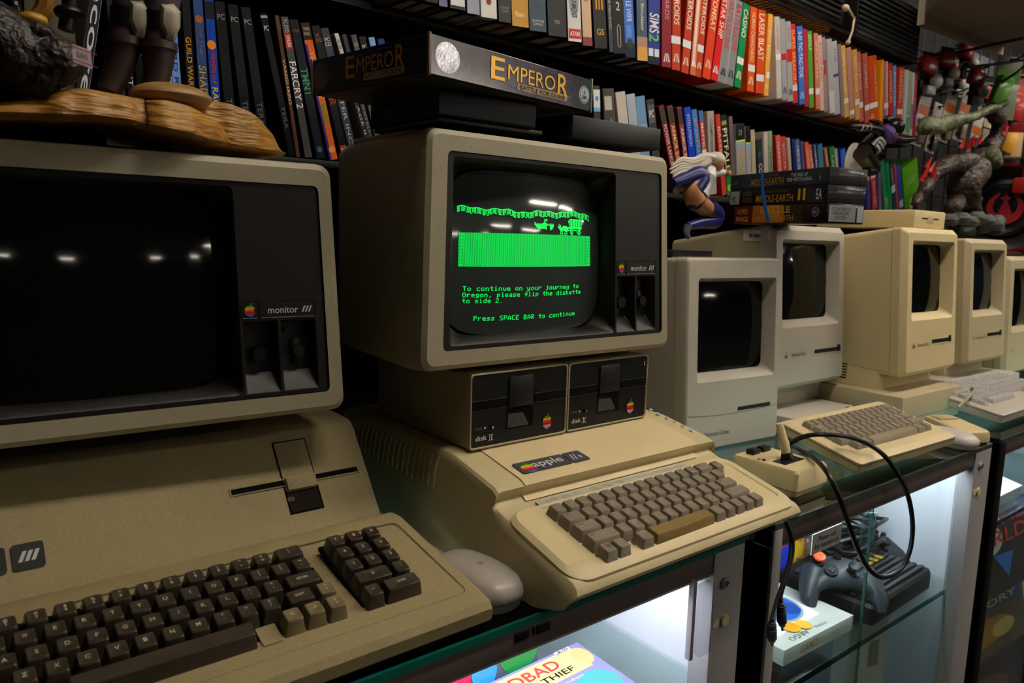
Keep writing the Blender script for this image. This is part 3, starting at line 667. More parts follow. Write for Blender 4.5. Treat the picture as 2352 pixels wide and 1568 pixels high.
K3 += [(11.6, 3, 1.4, 'shift_key', 'SHIFT', KEY3, LM, 'c'), (12.85, 3, 1, 'arrow_key', '^\nI', KEY3B, LM, 'c'), (10.85, 4, 1, 'arrow_key', '<-', KEY3B, LM, 'c'), (11.85, 4, 1, 'arrow_key', '->', KEY3B, LM, 'c'), (12.85, 4, 1, 'arrow_key', 'I\nv', KEY3B, LM, 'c'), (5.80, 4.05, 6.9, 'space_bar', None, KEY3, LM, 'c')]
for r_, s_ in enumerate(('789', '456', '123')):
    for i, ch in enumerate(s_): K3.append((14.75+i, r_, 1, 'key', ch, KEY3, LM, 'c'))
K3 += [(15.25, 3, 2, 'key', '0', KEY3, LM, 'c'), (16.75, 3, 1, 'key', '.', KEY3, LM, 'c'), (14.75, 4, 1, 'key', '-', KEY3, LM, 'c'), (16.25, 4, 2, 'enter_key', 'ENTER', KEY3, LM, 'c')]
bpy.context.view_layer.update()
keys(t, K3, KA, .0165)
# dark wells beneath the keys
A3I = A3M.inverted() @ KA
wl = MB(); wl.M = A3I
wl.prism([(-.08, .0125), (.2440, .0125), (.2440, -.0125), (.2540, -.0125), (.2550, -.0875), (-.06, -.0875)], -.0185, -.0145, BLKM)
wl.prism([(.2705, .0125), (.330, .0125), (.3305, -.0875), (.2705, -.0875)], -.0185, -.0145, BLKM); wl.build('key_well', t)
fl = MB(); fl.M = A3I; fl.prism(rr(9.42*.01905, 10.28*.01905, -.0880, -.0672, .0015), -.018, -.0125, BEI3); fl.build('key_filler', t)

# ---- beige computer (centre)
def IIe():
    Mx = TR(.366, .0, 0, .008)
    t = thing('desktop_computer', 'cream desktop computer with taupe keys and a rainbow badge, centre of the counter', 'computer', Mx)
    W = .402
    pf = [(.004, .001), (-.038, .026), (-.0405, .031), (-.038, .037), (-.032, .0415), (.088, .0735), (.094, .0762), (.098, .0815), (.092, .0920), (.100, .0965), (.175, .1115), (.19, .1130), (.30, .1135), (.445, .1135), (.452, .110), (.455, .002)]
    def ring(x, s):  # s: how far below the shoulder
        out = []
        for i, (y, z) in enumerate(pf):
            zz = z; yy = y
            if z > .02: zz = z-s
            if y < .1 and z < .05: yy = y+s*.8
            out.append((x, yy, max(zz, .001)))
        return out
    b = MB()
    # side flare: base is wider than top
    def R2(x0, s, fl):
        return [(x0+(fl*(1-min(1, z/.11)) if fl else 0), y, z) for (_, y, z) in ring(x0, s)]
    b.loft([R2(.0145, .012, -.0145), R2(.0150, .004, -.013), R2(.0175, .001, -.012), R2(.023, 0, -.010), R2(W-.023, 0, .010), R2(W-.0175, .001, .012), R2(W-.0150, .004, .013), R2(W-.0145, .012, .0145)], BE2D, BE2D, BE2D)
    sh = b.build('shell', t)
    # vent ribs on the left shoulder
    for i in range(19):
        y = .205+i*.0122
        v = MB(); v.tube([(.0062, y, .066), (.0102, y, .094), (.0148, y, .1045), (.024, y, .1125), (.040, y, .1134)], .0010, BE2D, 6); v.build('vent_rib', t)
    # lid
    l = MB(); lx0, lx1 = .052, W-.052
    lp = [(.0895, .0760), (.0975, .0818), (.0912, .0932), (.100, .0980), (.175, .1128), (.19, .1142), (.445, .1145), (.445, .110), (.19, .108), (.10, .08)]
    l.loft([[(x, y, z) for y, z in lp] for x in (lx0, lx1)], LID, LID, LID); l.build('lid', t)
    for x in (lx0-.0006, lx1): MB().add([(x, .0885, .0750), (x+.0006, .0885, .0750), (x+.0006, .0970, .0822), (x, .0970, .0822), ], [(0, 1, 2, 3)], BLK).build('lid_seam', t) if False else None
    # keyboard bezel
    kz = lambda y: .0415+(y+.032)*(.032/.120)
    r = lambda x0, x1, y0, y1, rad, dz: [(px, py, kz(py)+dz) for px, py in rr(x0, x1, y0, y1, rad, 5)]
    k = MB(); k.loft([r(.010, W-.010, -.036, .078, .022, -.008), r(.010, W-.010, -.037, .078, .022, .001), r(.016, W-.016, -.031, .0735, .018, .0052), r(.052, W-.026, -.020, .062, .006, .0052), r(.0535, W-.0275, -.0185, .0605, .005, .0036)], BE2, None, BE2)
    k.build('keyboard_surround', t)
    m = mat('glue_residue_grey', 'b4b3ae', .85, bump=1, bscale=500, var=.35, vscale=90, col2='98978f')
    e = MB(); e.add([(.056, .0665, kz(.0665)+.0058), (.19, .0660, kz(.0660)+.0058), (.31, .0660, kz(.0660)+.0058), (.312, .0835, kz(.0835)+.0022), (.20, .0855, kz(.0855)+.0012), (.062, .086, kz(.086)+.0012)], [(0, 1, 2, 3, 4, 5)], m); e.build('adhesive_strip', t)
    # badge on the lid slope
    q0 = Vector((0, .112, .1004)); sl = math.atan2(.0148, .075)
    BM = Matrix.Translation((0, .118, .1016+.0008)) @ Matrix.Rotation(sl, 4, 'X')
    g = MB(); g.M = BM
    GB = mat('grey_badge', '47454a', .35)
    g.prism(rr(.062, .137, -.012, .012, .003), -.0004, .0004, GB); g.prism(rr(.1385, .166, -.012, .012, .003), -.0004, .0004, GB)
    apple(g, Matrix.Translation((.0765, -.001, .0006)) @ Matrix.Rotation(-PI/2, 4, 'X'), .019, .024, RAIN)
    g.text('apple', Matrix.Translation((.107, 0, .0008)), .046, .016, WHT, .03); g.text('//', Matrix.Translation((.148, 0, .0006)), .010, .013, WHT, .04); g.text('e', Matrix.Translation((.1575, -.002, .0006)), .0045, .006, WHT, .03)
    g.build('badge', t, 'grey badge with a rainbow apple')
    mk = MB(); mk.M = Matrix.Translation((.374, .155, .1080+.0012)) @ Matrix.Rotation(sl, 4, 'X')
    bl = mat('faded_blue_marker', '8f9db4', .6)
    for i in range(6): mk.add([(-.003+R.uniform(-.003, .003), .04-i*.015, 0), (.003, .045-i*.015, 0), (.004, .040-i*.015, 0), (-.002, .036-i*.015, 0)], [(0, 1, 2, 3)], bl)
    mk.build('marker_scrawl', t)
    K = []; LG = mat('dark_legend', '3a352c', .6)
    K.append((-1, 0, 1, 'key', 'Esc', KEY2, LG, 'l'))
    for i, s_ in enumerate(['!\n1', '@\n2', '#\n3', '$\n4', '%\n5', '^\n6', '&\n7', '*\n8', '(\n9', ')\n0', '_\n-', '+\n=']): K.append((i, 0, 1, 'key', s_, KEY2, LG, 'l'))
    K += [(12.25, 0, 1.5, 'key', 'Delete', KEY2, LG, 'l'), (13.55, .15, .95, 'reset_key', 'Reset', KEY2, LG, 'l')]
    K.append((-.75, 1, 1.5, 'key', 'Tab', KEY2, LG, 'l'))
    for i, s_ in enumerate(list('QWERTYUIOP')+['[', ']', '\\']): K.append((.5+i, 1, 1, 'key', s_, KEY2, LG, 'l'))
    K.append((-.625, 2, 1.75, 'key', 'Control', KEY2, LG, 'l'))
    for i, s_ in enumerate(list('ASDFGHJKL')+[';', "'"]): K.append((.75+i, 2, 1, 'key', s_, KEY2, LG, 'l'))
    K.append((12.1, 2, 1.75, 'key', 'Return', KEY2, LG, 'l'))
    K.append((-.375, 3, 2.25, 'key', 'Shift', KEY2, LG, 'l'))
    for i, s_ in enumerate(list('ZXCVBNM')+[',', '.', '/']): K.append((1.25+i, 3, 1, 'key', s_, KEY2, LG, 'l'))
    K.append((11.85, 3, 2.25, 'key', 'Shift', KEY2, LG, 'l'))
    K += [(-1, 4, 1, 'key', 'Caps\nLock', KEY2, LG, 'l'), (0, 4, 1, 'key', '`', KEY2, LG, 'l'), (1.85, 4, 1.1, 'key', 'O', KEY2, LG, 'l'), (5.15, 4, 5.4, 'space_bar', None, SPC, LG, 'l'), (8.45, 4, 1.1, 'key', 'O', KEY2, LG, 'l')]
    for i, s_ in enumerate(('<', '>', 'v', '^')): K.append((9.5+i, 4, 1, 'key', s_, KEY2, LG, 'l'))
    bpy.context.view_layer.update()
    KM = TR(.4484, .0514, .0789, .0230, .2482)
    keys(t, K, KM, .0135)
    li = MB(); li.M = Mx.inverted() @ KM; li.prism(rr(.6*.01905, 1.2*.01905, -.0855, -.0655, .002), -.0145, -.0125, BE2); li.build('lamp_window', t)
    li = MB(); li.M = Mx.inverted() @ KM; li.ball((.0172, -.078, -.0125), .0022, .0022, .001, mat('green_lens', 'c0c070', .4)); li.build('lamp', t)
IIe()

# ---------------------------------------------------------------- compact all-in-one computers
def compact(M, lab, W, zb, z0, z1, lean, mb_, text, D=.27, base=None, slot=(.55, .92, .213), opening=(.115, .90, .378, .915), name_h=.213, classic=False, crt=None, rec=.026, label=None, tl_=None, appl=RAIN):
    """zb bottom of pedestal, z0 chin, z1 top; front face plane local y=0 leaning back"""
    t = thing('compact_computer', lab, 'computer', M); T = math.tan(lean)
    F = lambda x, d, z: (x, d+(z-z0)*T, z)
    ring = lambda a, b, c, d_, r, dp: [F(px, dp, pz) for px, pz in rr(a, b, c, d_, r)]
    H = z1-z0
    b = MB(); bev = .010 if not classic else .004
    ox0, ox1, oz0, oz1 = opening[0]*W, opening[1]*W, z0+opening[2]*H, z0+opening[3]*H
    back = [(px, D, pz) for px, pz in rr(.008, W-.008, z0+.02, z1-(.034 if not classic else .02), .012)]
    # front hood
    b.loft([ring(.002, W-.002, z0+(.004 if not classic else 0), z1-.002, .008, .030), ring(0, W, z0, z1, .008, .028), ring(0, W, z0, z1, .008, bev*1.2), ring(bev*.25, W-bev*.25, z0+bev*.3, z1-bev*.5, .008, bev*.5) if classic else ring(bev*.5, W-bev*.5, z0+bev*.5, z1-bev*.6, .006, bev*.55), ring(bev, W-bev, z0+bev, z1-bev, .006, 0),
            ring(ox0, ox1, oz0, oz1, .006, 0), ring(ox0+.003, ox1-.003, oz0+.006, oz1-.004, .006, .008), ring(ox0+.006, ox1-.007, oz0+.012, oz1-.008, .012, rec)], mb_)
    b.loft([ring(ox0+.006, ox1-.007, oz0+.012, oz1-.008, .012, rec), ring(ox0+.006, ox1-.007, oz0+.012, oz1-.008, .012, rec+.02)], BLK, None, BLK)
    b.build('front_bezel', t)
    s = MB(); s.loft([back, [(px, .14, pz) for px, pz in rr(.003, W-.003, z0+.004, z1-(.014 if not classic else .004), .01)], ring(.0012, W-.0012, z0+.001, z1-.0012, .009, .031), ring(.0012, W-.0012, z0+.001, z1-.0012, .009, .0295)], mb_ if not tl_ else tl_, mb_, None); s.build('rear_housing', t)
    if base:
        p = MB(); bx, by0, by1 = base
        p.loft([[(px, py, z) for px, py in rr(bx, W-bx, by0, by1, .01)] for z in (zb, zb+.002, z0+.03)], mb_, mb_, None); 
        for i in range(6): p.box(bx-.0006, .12+0, zb+.012+i*.006, bx+.001, .17, zb+.0145+i*.006, BLK)
        p.build('pedestal', t)
    g = MB(); cx, cz = (ox0+ox1)/2, (oz0+oz1)/2+.002; hx, hz = (ox1-ox0)/2-.009, (oz1-oz0)/2-.012
    def S(a, c): return F(cx+a*hx*(1+.02*(1-c*c)), rec+.004-.010*(1-(a*a+c*c)/2), cz+c*hz*(1+.02*(1-a*a)))
    crt_patch(g, S, crt or CRT); g.build('screen', t)
    k = MB(); sz = z0+slot[2]*H
    if classic:
        k.loft([[F(x, -.0004, z) for x, z in q] for q in ([(slot[0]*W, sz-.0045), (slot[1]*W, sz-.0035), (slot[1]*W, sz+.0035), (slot[0]*W, sz+.0025)],)]*2, BLK, BLK, BLK)
        for i in range(12):
            x0, x1 = .006+(W-.012)*i/12, .006+(W-.012)*(i+1)/12; f_ = lambda x: z0+.0645-.006*(1-((x/W)*2-1)**2)
            k.add([F(x0, -.0003, f_(x0)), F(x1, -.0003, f_(x1)), F(x1, -.0003, f_(x1)+.0012), F(x0, -.0003, f_(x0)+.0012)], [(0, 1, 2, 3)], hexmat('7e7468'))
    else:
        a, c = slot[0]*W, slot[1]*W
        def rel(x0, x1, z0_, z1_, d, m): k.add([F(x0, d, z0_), F(x1, d, z0_), F(x1, d, z1_), F(x0, d, z1_)], [(0, 1, 2, 3)], m)
        rel(a-.003, c+.012, sz-.0075, sz+.0065, -.0004, mb_); rel(a, c-.004, sz-.004, sz+.004, -.0006, BLK); rel(c-.012, c+.002, sz-.0055, sz+.0085, -.0008, BLK)
        rel(a-.003, c+.010, sz-.0075, sz-.0055, -.0007, OFFW if False else mb_)
    k.build('disk_slot', t)
    g = MB(); az = z0+name_h*H
    apple(g, Matrix.Translation(F(.105*W if classic else .17*W, -.0006, az)) @ Matrix.Rotation(-lean, 4, 'X'), .0125 if classic else .010, .0165 if classic else .0135, appl)
    if text:
        c_ = F((.32 if classic else .335)*W, -.0006, az-.001); g.text(text, face_txt(*c_), (.063 if classic else .050), .0085 if classic else .0075, hexmat('55504a') , 0)
    g.build('badge', t)
    if label:
        l = MB(); lx = .0006
        y0, y1, za, zb_ = label
        l.add([(lx, y0, za), (lx, y1, za), (lx, y1, zb_), (lx, y0, zb_)], [(0, 1, 2, 3)], OFFW)
        n = 16
        for i in range(n):
            yy = y0+(y1-y0)*(.22+.56*i/n); ww = (y1-y0)*.56/n*R.choice((.35, .6, .75)); zz = zb_-za
            l.add([(lx-.0003, yy, za+zz*.32), (lx-.0003, yy+ww, za+zz*.32), (lx-.0003, yy+ww, za+zz*.68), (lx-.0003, yy, za+zz*.68)], [(0, 1, 2, 3)], BLK)
        TM = Matrix.Translation((lx-.0003, (y0+y1)/2, zb_-(zb_-za)*.16)) @ Matrix.Rotation(-PI/2, 4, 'Z') @ Matrix.Rotation(PI/2, 4, 'X')
        l.text('SAN JOSE STATE UNIVERSITY', TM, abs(y1-y0)*.8, (zb_-za)*.12, BLK); TM2 = Matrix.Translation((0, 0, -(zb_-za)*.66)) @ TM; l.text('256243', TM2, abs(y1-y0)*.3, (zb_-za)*.13, BLK)
        l.build('asset_sticker', t, 'white barcode sticker')
    return t
c = compact(TR(.9215, .2741, 0, -.087), 'platinum compact computer with a curved seam, just right of the lit monitor', .2457, .0, .0, .3345, .0586, MACG, 'Macintosh Classic', D=.26, slot=(.535, .90, .200), opening=(.107, .94, .360, .897), name_h=.088, classic=True)
compact(TR(1.178, .278, 0, 0), 'platinum compact computer with a barcode sticker, under the stacked black game boxes', .268, .0365, .080, .3975, .075, MACG, 'Macintosh Plus', base=(.003, .045, .25), label=(.089, .030, .3655, .386), tl_=MACT)
compact(TR(1.464, .165, 0, 0), 'yellowed compact computer with a beige drive on top', .252, .0668, .098, .4015, .075, MACY, 'Macintosh Plus', base=(.003, .048, .25), slot=(.50, .87, .222), tl_=MACY)
blu = mat('crt_glass_blue', '10161c', .06)
compact(TR(1.868, .200, 0, 0), 'tan-grey compact computer under the rocky statue, second from the right end', .240, .052, .085, .3865, .075, MACT, 'Macintosh SE', base=(.003, .048, .25), slot=(.50, .87, .222), crt=blu, appl=[hexmat('9a927e')]*6)
compact(TR(2.215, .23, 0, 0), 'pale beige compact computer at the right edge of the picture', .26, .0, .02, .345, .06, MACT, None, base=None, opening=(.13, .90, .36, .9))

def extbox(M, lab, W, D, H, m, cat='hard disk', extra=None):
    t = thing('external_drive', lab, cat, M)
    b = MB(); b.rbox(0, 0, 0, W, D, H, .003, m); b.build('case', t)
    b = MB(); b.rbox(W-.035, -.0008, H*.4, W-.03, .001, H*.4+.004, .0003, BLK); b.build('lamp', t)
    b = MB(); b.box(.0005, -.0006, H*.3, W-.0005, .0005, H*.3+.0008, hexmat('6a655c')); b.build('seam', t)
    return t
extbox(TR(1.19, .235, 0, 0), 'flat grey drive box under the sticker-marked compact computer', .22, .25, .036, MACG)
extbox(TR(1.428, .145, 0, -.02), 'beige drive box under the yellowed compact computer', .262, .275, .0662, MACT)
extbox(TR(1.80, .165, 0, 0), 'grey drive box under the tan-grey compact computer', .32, .25, .0515, MACG)
# drive on top of yellow one
t = thing('floppy_drive', 'beige external disk drive lying on top of the yellowed compact computer', 'disk drive', TR(1.555, .215, .4022, 0))
b = MB(); b.rbox(0, 0, 0, .15, .22, .038, .004, MACY); b.build('case', t)
b = MB(); b.box(.035, -.0006, .020, .115, .0006, .0225, BLK); b.rbox(.06, -.0008, .012, .088, .0006, .026, .0005, MACT); b.build('disk_slot', t)
# dark tray on classic
b = MB(); b.loft([[(p[0], p[1], z) for p in rr(0, .115, 0, .12, .012)] for z in (0, .001, .0085, .0095)], BLK, BLK, BLK)
o = b.build('tray', None, 'shallow glossy black tray on top of the curved-seam compact computer', 'tray'); o.matrix_world = TR(.935, .345, .3353, -.087)

# ---------------------------------------------------------------- loose keyboards
def loosekb(M, lab, W, D, th, m, km, rows, U=.01905, x0=.02, ytop=.035, group=None, sc_=None):
    t = thing('keyboard', lab, 'keyboard', M)
    ring = lambda a, z, r=.008: [(px, py, z) for px, py in rr(a, W-a, a, D-a, r)]
    b = MB(); b.loft([ring(.004, -th), ring(0, -th+.003), ring(0, -.0085)], m, m, None); b.loft([ring(.0008, -.0085), ring(.0008, -.0075)], BLK); b.loft([ring(0, -.0075), ring(0, -.004), ring(.010, .0005), ring(.014, 0)], m, None, m); b.build('case', t)
    bpy.context.view_layer.update()
    keys(t, rows, M @ Matrix.Translation((x0, ytop, .0085)), .0080, U)
    return t
rows = []
LG = MATS['dark_legend']
for i in range(13): rows.append((i, 0, 1, 'key', None, KEY2, LG, 'l'))
rows.append((13.25, 0, 1.5, 'key', None, KEY2, LG, 'l')); rows.append((.25, 1, 1.5, 'key', None, KEY2, LG, 'l'))
for i in range(12): rows.append((1.5+i, 1, 1, 'key', None, KEY2, LG, 'l'))
rows.append((13.5, 1, 1, 'key', None, KEY2, LG, 'l')); rows.append((.375, 2, 1.75, 'key', None, KEY2, LG, 'l'))
for i in range(11): rows.append((1.75+i, 2, 1, 'key', None, KEY2, LG, 'l'))
rows.append((13.1, 2, 1.75, 'key', None, KEY2, LG, 'l')); rows.append((.625, 3, 2.25, 'key', None, KEY2, LG, 'l'))
for i in range(10): rows.append((2.25+i, 3, 1, 'key', None, KEY2, LG, 'l'))
rows.append((12.85, 3, 2.25, 'key', None, KEY2, LG, 'l'))
rows += [(.9, 4, 1, 'key', None, KEY2, LG, 'l'), (2.15, 4, 1.5, 'key', None, KEY2, LG, 'l'), (6.9, 4, 8, 'space_bar', None, mat('tan_space_bar', '93866f', .3), LG, 'l'), (11.65, 4, 1.5, 'key', None, KEY2, LG, 'l'), (13, 4, 1, 'key', None, KEY2, LG, 'l')]
loosekb(TR(1.028, .0225, .0335, -.030, .24), 'cream keyboard with taupe keys and a curly black cord across it', .326, .150, .022, BE2, KEY2, rows, x0=.030, ytop=.115)
rows = []
for r_ in range(6):
    for i in range(20):
        if r_ == 5 and i > 0 and i < 14:
            if i == 1: rows.append((5, 5, 6.5, 'space_bar', None, KEYG, LG, 'l'))
            continue
        rows.append((i*.95, r_, .95, 'key', None, KEYG, LG, 'l'))
loosekb(TR(1.635, .035, .030, 0, .17), 'light grey keyboard at the right end, on the magazine case', .40, .165, .024, MACG, KEYG, rows, x0=.020, ytop=.145)

# ---------------------------------------------------------------- shelved boxes
# (shelf position, height seen, lean, thickness, key)
ROW_A = [(-0.5865, 0.575, -0.173, 0.0097, 'pc0'), (-0.5234, 0.561, 0.169, 0.0134, 'ecore'), (-0.4899, 0.521, -0.075, 0.0104, 'rfg'), (-0.4781, 0.521, -0.046, 0.012, 'dying'),
 (-0.467, 0.519, -0.015, 0.0147, 'quark'), (-0.4328, 0.53, -0.059, 0.0036, 'ady'), (-0.4247, 0.528, -0.046, 0.0114, 'ford'), (-0.4082, 0.523, -0.037, 0.0111, 'guild'),
 (-0.3938, 0.523, -0.042, 0.013, 'bluefan'), (-0.379, 0.527, -0.045, 0.0155, 'carnival'), (-0.3619, 0.524, -0.08, 0.0147, 'tera'), (-0.3419, 0.526, -0.108, 0.0145, 'tera'),
 (-0.3232, 0.529, -0.133, 0.0143, 'tera'), (-0.2894, 0.536, -0.207, 0.0149, 'teral'), (-0.2685, 0.463, -0.153, 0.0154, 'vang'), (-0.2517, 0.463, -0.182, 0.0144, 'farcry'),
 (-0.2333, 0.463, -0.214, 0.0148, 'tmnt'), (-0.2117, 0.46, -0.232, 0.0173, 'orange'), (-0.193, 0.46, -0.253, 0.0141, 'twok'), (-0.1845, 0.489, -0.265, 0.0142, 'iter'),
 (-0.1573, 0.498, -0.352, 0.0139, 'age'), (-0.1522, 0.511, -0.303, 0.0132, 'limit'), (-0.1427, 0.512, -0.279, 0.0126, 'win2'), (-0.1316, 0.513, -0.255, 0.0143, 'pc790'),
 (-0.1188, 0.514, -0.243, 0.0122, 'pblue'), (-0.1074, 0.516, -0.224, 0.0132, 'syel')]
ROW_B = [(-0.1287, 0.701, -0.044, 0.0294, 'dk1'), (-0.0956, 0.701, -0.049, 0.0198, 'dk2'), (-0.075, 0.7, -0.052, 0.0258, 'round'), (-0.0484, 0.7, -0.056, 0.0168, 'purple'),
 (-0.03, 0.7, -0.059, 0.0322, 'pccd'), (0.0031, 0.7, -0.064, 0.0265, 'lilac'), (0.0304, 0.7, -0.075, 0.0345, 'flame'), (0.0658, 0.699, -0.081, 0.0284, 'advc'),
 (0.0951, 0.699, -0.088, 0.0389, 'sierra'), (0.134, 0.699, -0.099, 0.0406, 'teal'), (0.1756, 0.699, -0.105, 0.0466, 'blackcd'), (0.2233, 0.698, -0.109, 0.0356, 'tourn'),
 (0.26, 0.698, -0.119, 0.0301, 'tan'), (0.2902, 0.698, -0.147, 0.0357, 'gs'), (0.3271, 0.697, -0.145, 0.0118, 'thin'), (0.3389, 0.697, -0.139, 0.0362, 'two'),
 (0.3751, 0.697, -0.148, 0.0299, 'wifi'), (0.4062, 0.697, -0.105, 0.032, 'flight'), (0.4382, 0.697, -0.066, 0.037, 'sims'), (0.4779, 0.696, -0.079, 0.0314, 'maroon'),
 (0.5107, 0.696, -0.075, 0.0281, 'ast'), (0.5431, 0.696, 0.044, 0.0259, 'ast'), (0.5705, 0.696, 0.045, 0.0206, 'glint_band'), (0.5911, 0.695, 0.052, 0.021, 'ast'),
 (0.6136, 0.695, 0.1, 0.0291, 'combat'), (0.6427, 0.695, 0.124, 0.0266, 'star'), (0.6693, 0.695, 0.114, 0.0272, 'battle'), (0.6981, 0.695, 0.096, 0.0279, 'battle'),
 (0.7293, 0.694, 0.086, 0.0269, 'casino'), (0.782, 0.694, -0.045, 0.0333, 'human'), (0.8153, 0.694, -0.075, 0.0324, 'laser'), (0.8495, 0.694, -0.022, 0.0314, 'pac'),
 (0.9016, 0.693, -0.201, 0.0249, 'silv'), (0.9265, 0.693, -0.212, 0.0234, 'silvr'), (0.9519, 0.693, -0.216, 0.0238, 'silvr2'), (0.9777, 0.693, -0.22, 0.0243, 'redsp'),
 (1.0041, 0.692, -0.232, 0.0289, 'ttt'), (1.0351, 0.692, -0.221, 0.0189, 'redpl'), (1.0562, 0.692, -0.218, 0.0235, 'greenp'), (1.084, 0.692, -0.228, 0.0218, 'orpink'),
 (1.108, 0.692, -0.242, 0.0199, 'palep'), (1.1302, 0.691, -0.255, 0.0225, 'mauve1'), (1.155, 0.691, -0.269, 0.0275, 'clear1'), (1.1848, 0.691, -0.284, 0.0328, 'clear2'),
 (1.2176, 0.691, -0.3, 0.0215, 'mauve2'), (1.2391, 0.691, -0.312, 0.0267, 'yel1'), (1.2682, 0.69, -0.308, 0.0272, 'pink1'), (1.2954, 0.69, -0.302, 0.0277, 'yel2'),
 (1.3231, 0.69, -0.306, 0.0256, 'pinkr'), (1.3513, 0.69, -0.299, 0.0313, 'redc'), (1.3879, 0.689, -0.272, 0.0511, 'orbig'), (1.439, 0.689, -0.155, 0.0275, 'yel3'),
 (1.4665, 0.689, -0.215, 0.028, 'pinkw'), (1.4974, 0.689, -0.242, 0.0314, 'redn'), (1.5288, 0.688, -0.223, 0.0203, 'blue2'), (1.5521, 0.688, -0.108, 0.0355, 'bask'),
 (1.5906, 0.688, -0.088, 0.0181, 'wclear'), (1.6116, 0.688, -0.066, 0.0275, 'grw'), (1.6392, 0.688, -0.117, 0.0186, 'whb'), (1.6609, 0.687, -0.155, 0.0251, 'lastred')]
ROW_C = [(0.3276, 0.595, -0.105, 0.0192, 'xbox'), (0.3591, 0.592, -0.159, 0.0348, 'bw'), (0.3962, 0.593, -0.234, 0.0308, 'blood'), (0.4268, 0.594, -0.231, 0.029, 'ice'),
 (0.4557, 0.594, -0.224, 0.0311, 'sky'), (0.4907, 0.594, -0.26, 0.0264, 'pcb'), (0.5654, 0.517, -0.399, 0.0208, 'power'), (0.5835, 0.528, -0.344, 0.0211, 'armor'),
 (0.6122, 0.526, -0.313, 0.0201, 'armor2'), (0.6301, 0.53, -0.274, 0.0251, 'bluei'), (0.6576, 0.536, -0.293, 0.0208, 'lblue'), (0.6811, 0.539, -0.252, 0.0212, 'redb'),
 (0.7014, 0.546, -0.174, 0.0265, 'greyw'), (0.7395, 0.545, -0.266, 0.0204, 'red3'), (0.7639, 0.525, -0.263, 0.0279, 'pit'), (0.7913, 0.527, -0.206, 0.016, 'mauv3'),
 (0.8104, 0.529, -0.193, 0.0399, 't3'), (0.855, 0.532, -0.191, 0.0223, 't3b'), (0.8788, 0.534, -0.201, 0.017, 'yw'), (0.8992, 0.535, -0.225, 0.027, 'coast'),
 (0.9276, 0.538, -0.174, 0.0196, 'pale2'), (0.9507, 0.539, -0.181, 0.0179, 'grn2'), (0.986, 0.542, -0.267, 0.0246, 'red4'), (1.0121, 0.544, -0.296, 0.025, 'red5'),
 (1.0372, 0.556, -0.274, 0.0148, 'beig'), (1.0542, 0.568, -0.273, 0.0128, 'navy'), (1.0689, 0.569, -0.295, 0.0238, 'navyw'), (1.0964, 0.571, -0.311, 0.0154, 'navy3'),
 (1.118, 0.573, -0.357, 0.0223, 'or1'), (1.1442, 0.575, -0.394, 0.0204, 'or2'), (1.1642, 0.577, -0.356, 0.0207, 'gb'), (1.1822, 0.578, -0.303, 0.028, 'teal2'),
 (1.2189, 0.581, -0.415, 0.0215, 'pink5'), (1.2446, 0.584, -0.332, 0.0292, 'grn5'), (1.2755, 0.586, -0.323, 0.0198, 'beig2'), (1.3021, 0.588, -0.336, 0.0328, 'blue5'),
 (1.414, 0.513, -0.291, 0.0326, 'grn6'), (1.4751, 0.492, -0.255, 0.0225, 'blue6'), (1.5138, 0.494, -0.336, 0.0347, 'redw6'), (1.5534, 0.496, -0.271, 0.0206, 'mauve6'),
 (1.5865, 0.492, -0.426, 0.0332, 'grn7'), (1.6232, 0.487, -0.408, 0.0246, 'grn8'), (1.6502, 0.488, -0.412, 0.0313, 'navy7'), (1.6782, 0.487, -0.37, 0.0222, 'red7'),
 (1.7039, 0.484, -0.406, 0.029, 'blue7'), (1.7458, 0.482, -0.399, 0.1254, 'lime')]
BY = .04
def shelfM(s, z, dy=0, row='A'):
    y0 = .49 if row == 'B' else .525
    return Matrix.Translation((.6, y0, z)) @ Matrix.Rotation(BY, 4, 'Z') @ Matrix.Translation((s, dy, 0))
# text helpers on a spine of thickness w, height h (front face y=0)
def vt(mb, s, w, z1, z0, col, fr=.62, bold=.02, y=-.0006, h=.19, up=False):
    L = (z1-z0)*h
    mb.text(s, Matrix.Translation((w/2, y, (z0+z1)/2*h)) @ Matrix.Rotation(PI/2, 4, 'X') @ Matrix.Rotation(PI/2 if up else -PI/2, 4, 'Z'), L, w*fr, hexmat(col), bold)
def ht(mb, s, w, zc, hh, col, fr=.7, bold=.01, h=.19):
    mb.text(s, face_txt(w/2, -.0006, zc*h), w*fr, hh*h, hexmat(col), bold)
def band(mb, w, z0, z1, col, h=.19, x0=0, x1=1, y=-.0004):
    mb.quad(w*x0+.0002, w*x1-.0002, z0*h, z1*h, y, hexmat(col))
def fuji(mb, w, zc, col, h=.175):
    m = hexmat(col); s = min(w*.62, .016)
    for k in (-1, 0, 1):
        pts = [(0, .55), (.12, .55), (.12, -.45), (0, -.45)] if k == 0 else [(k*.14, .55), (k*.28, .55), (k*.62, -.45), (k*.30, -.45)]
        pts = [((a if k else a-.06), b) for a, b in pts]
        v = [(w/2+a*s, -.0006, zc*h+b*s) for a, b in pts]; mb.add(v, [tuple(range(4)) if k >= 0 else (3, 2, 1, 0)], m)
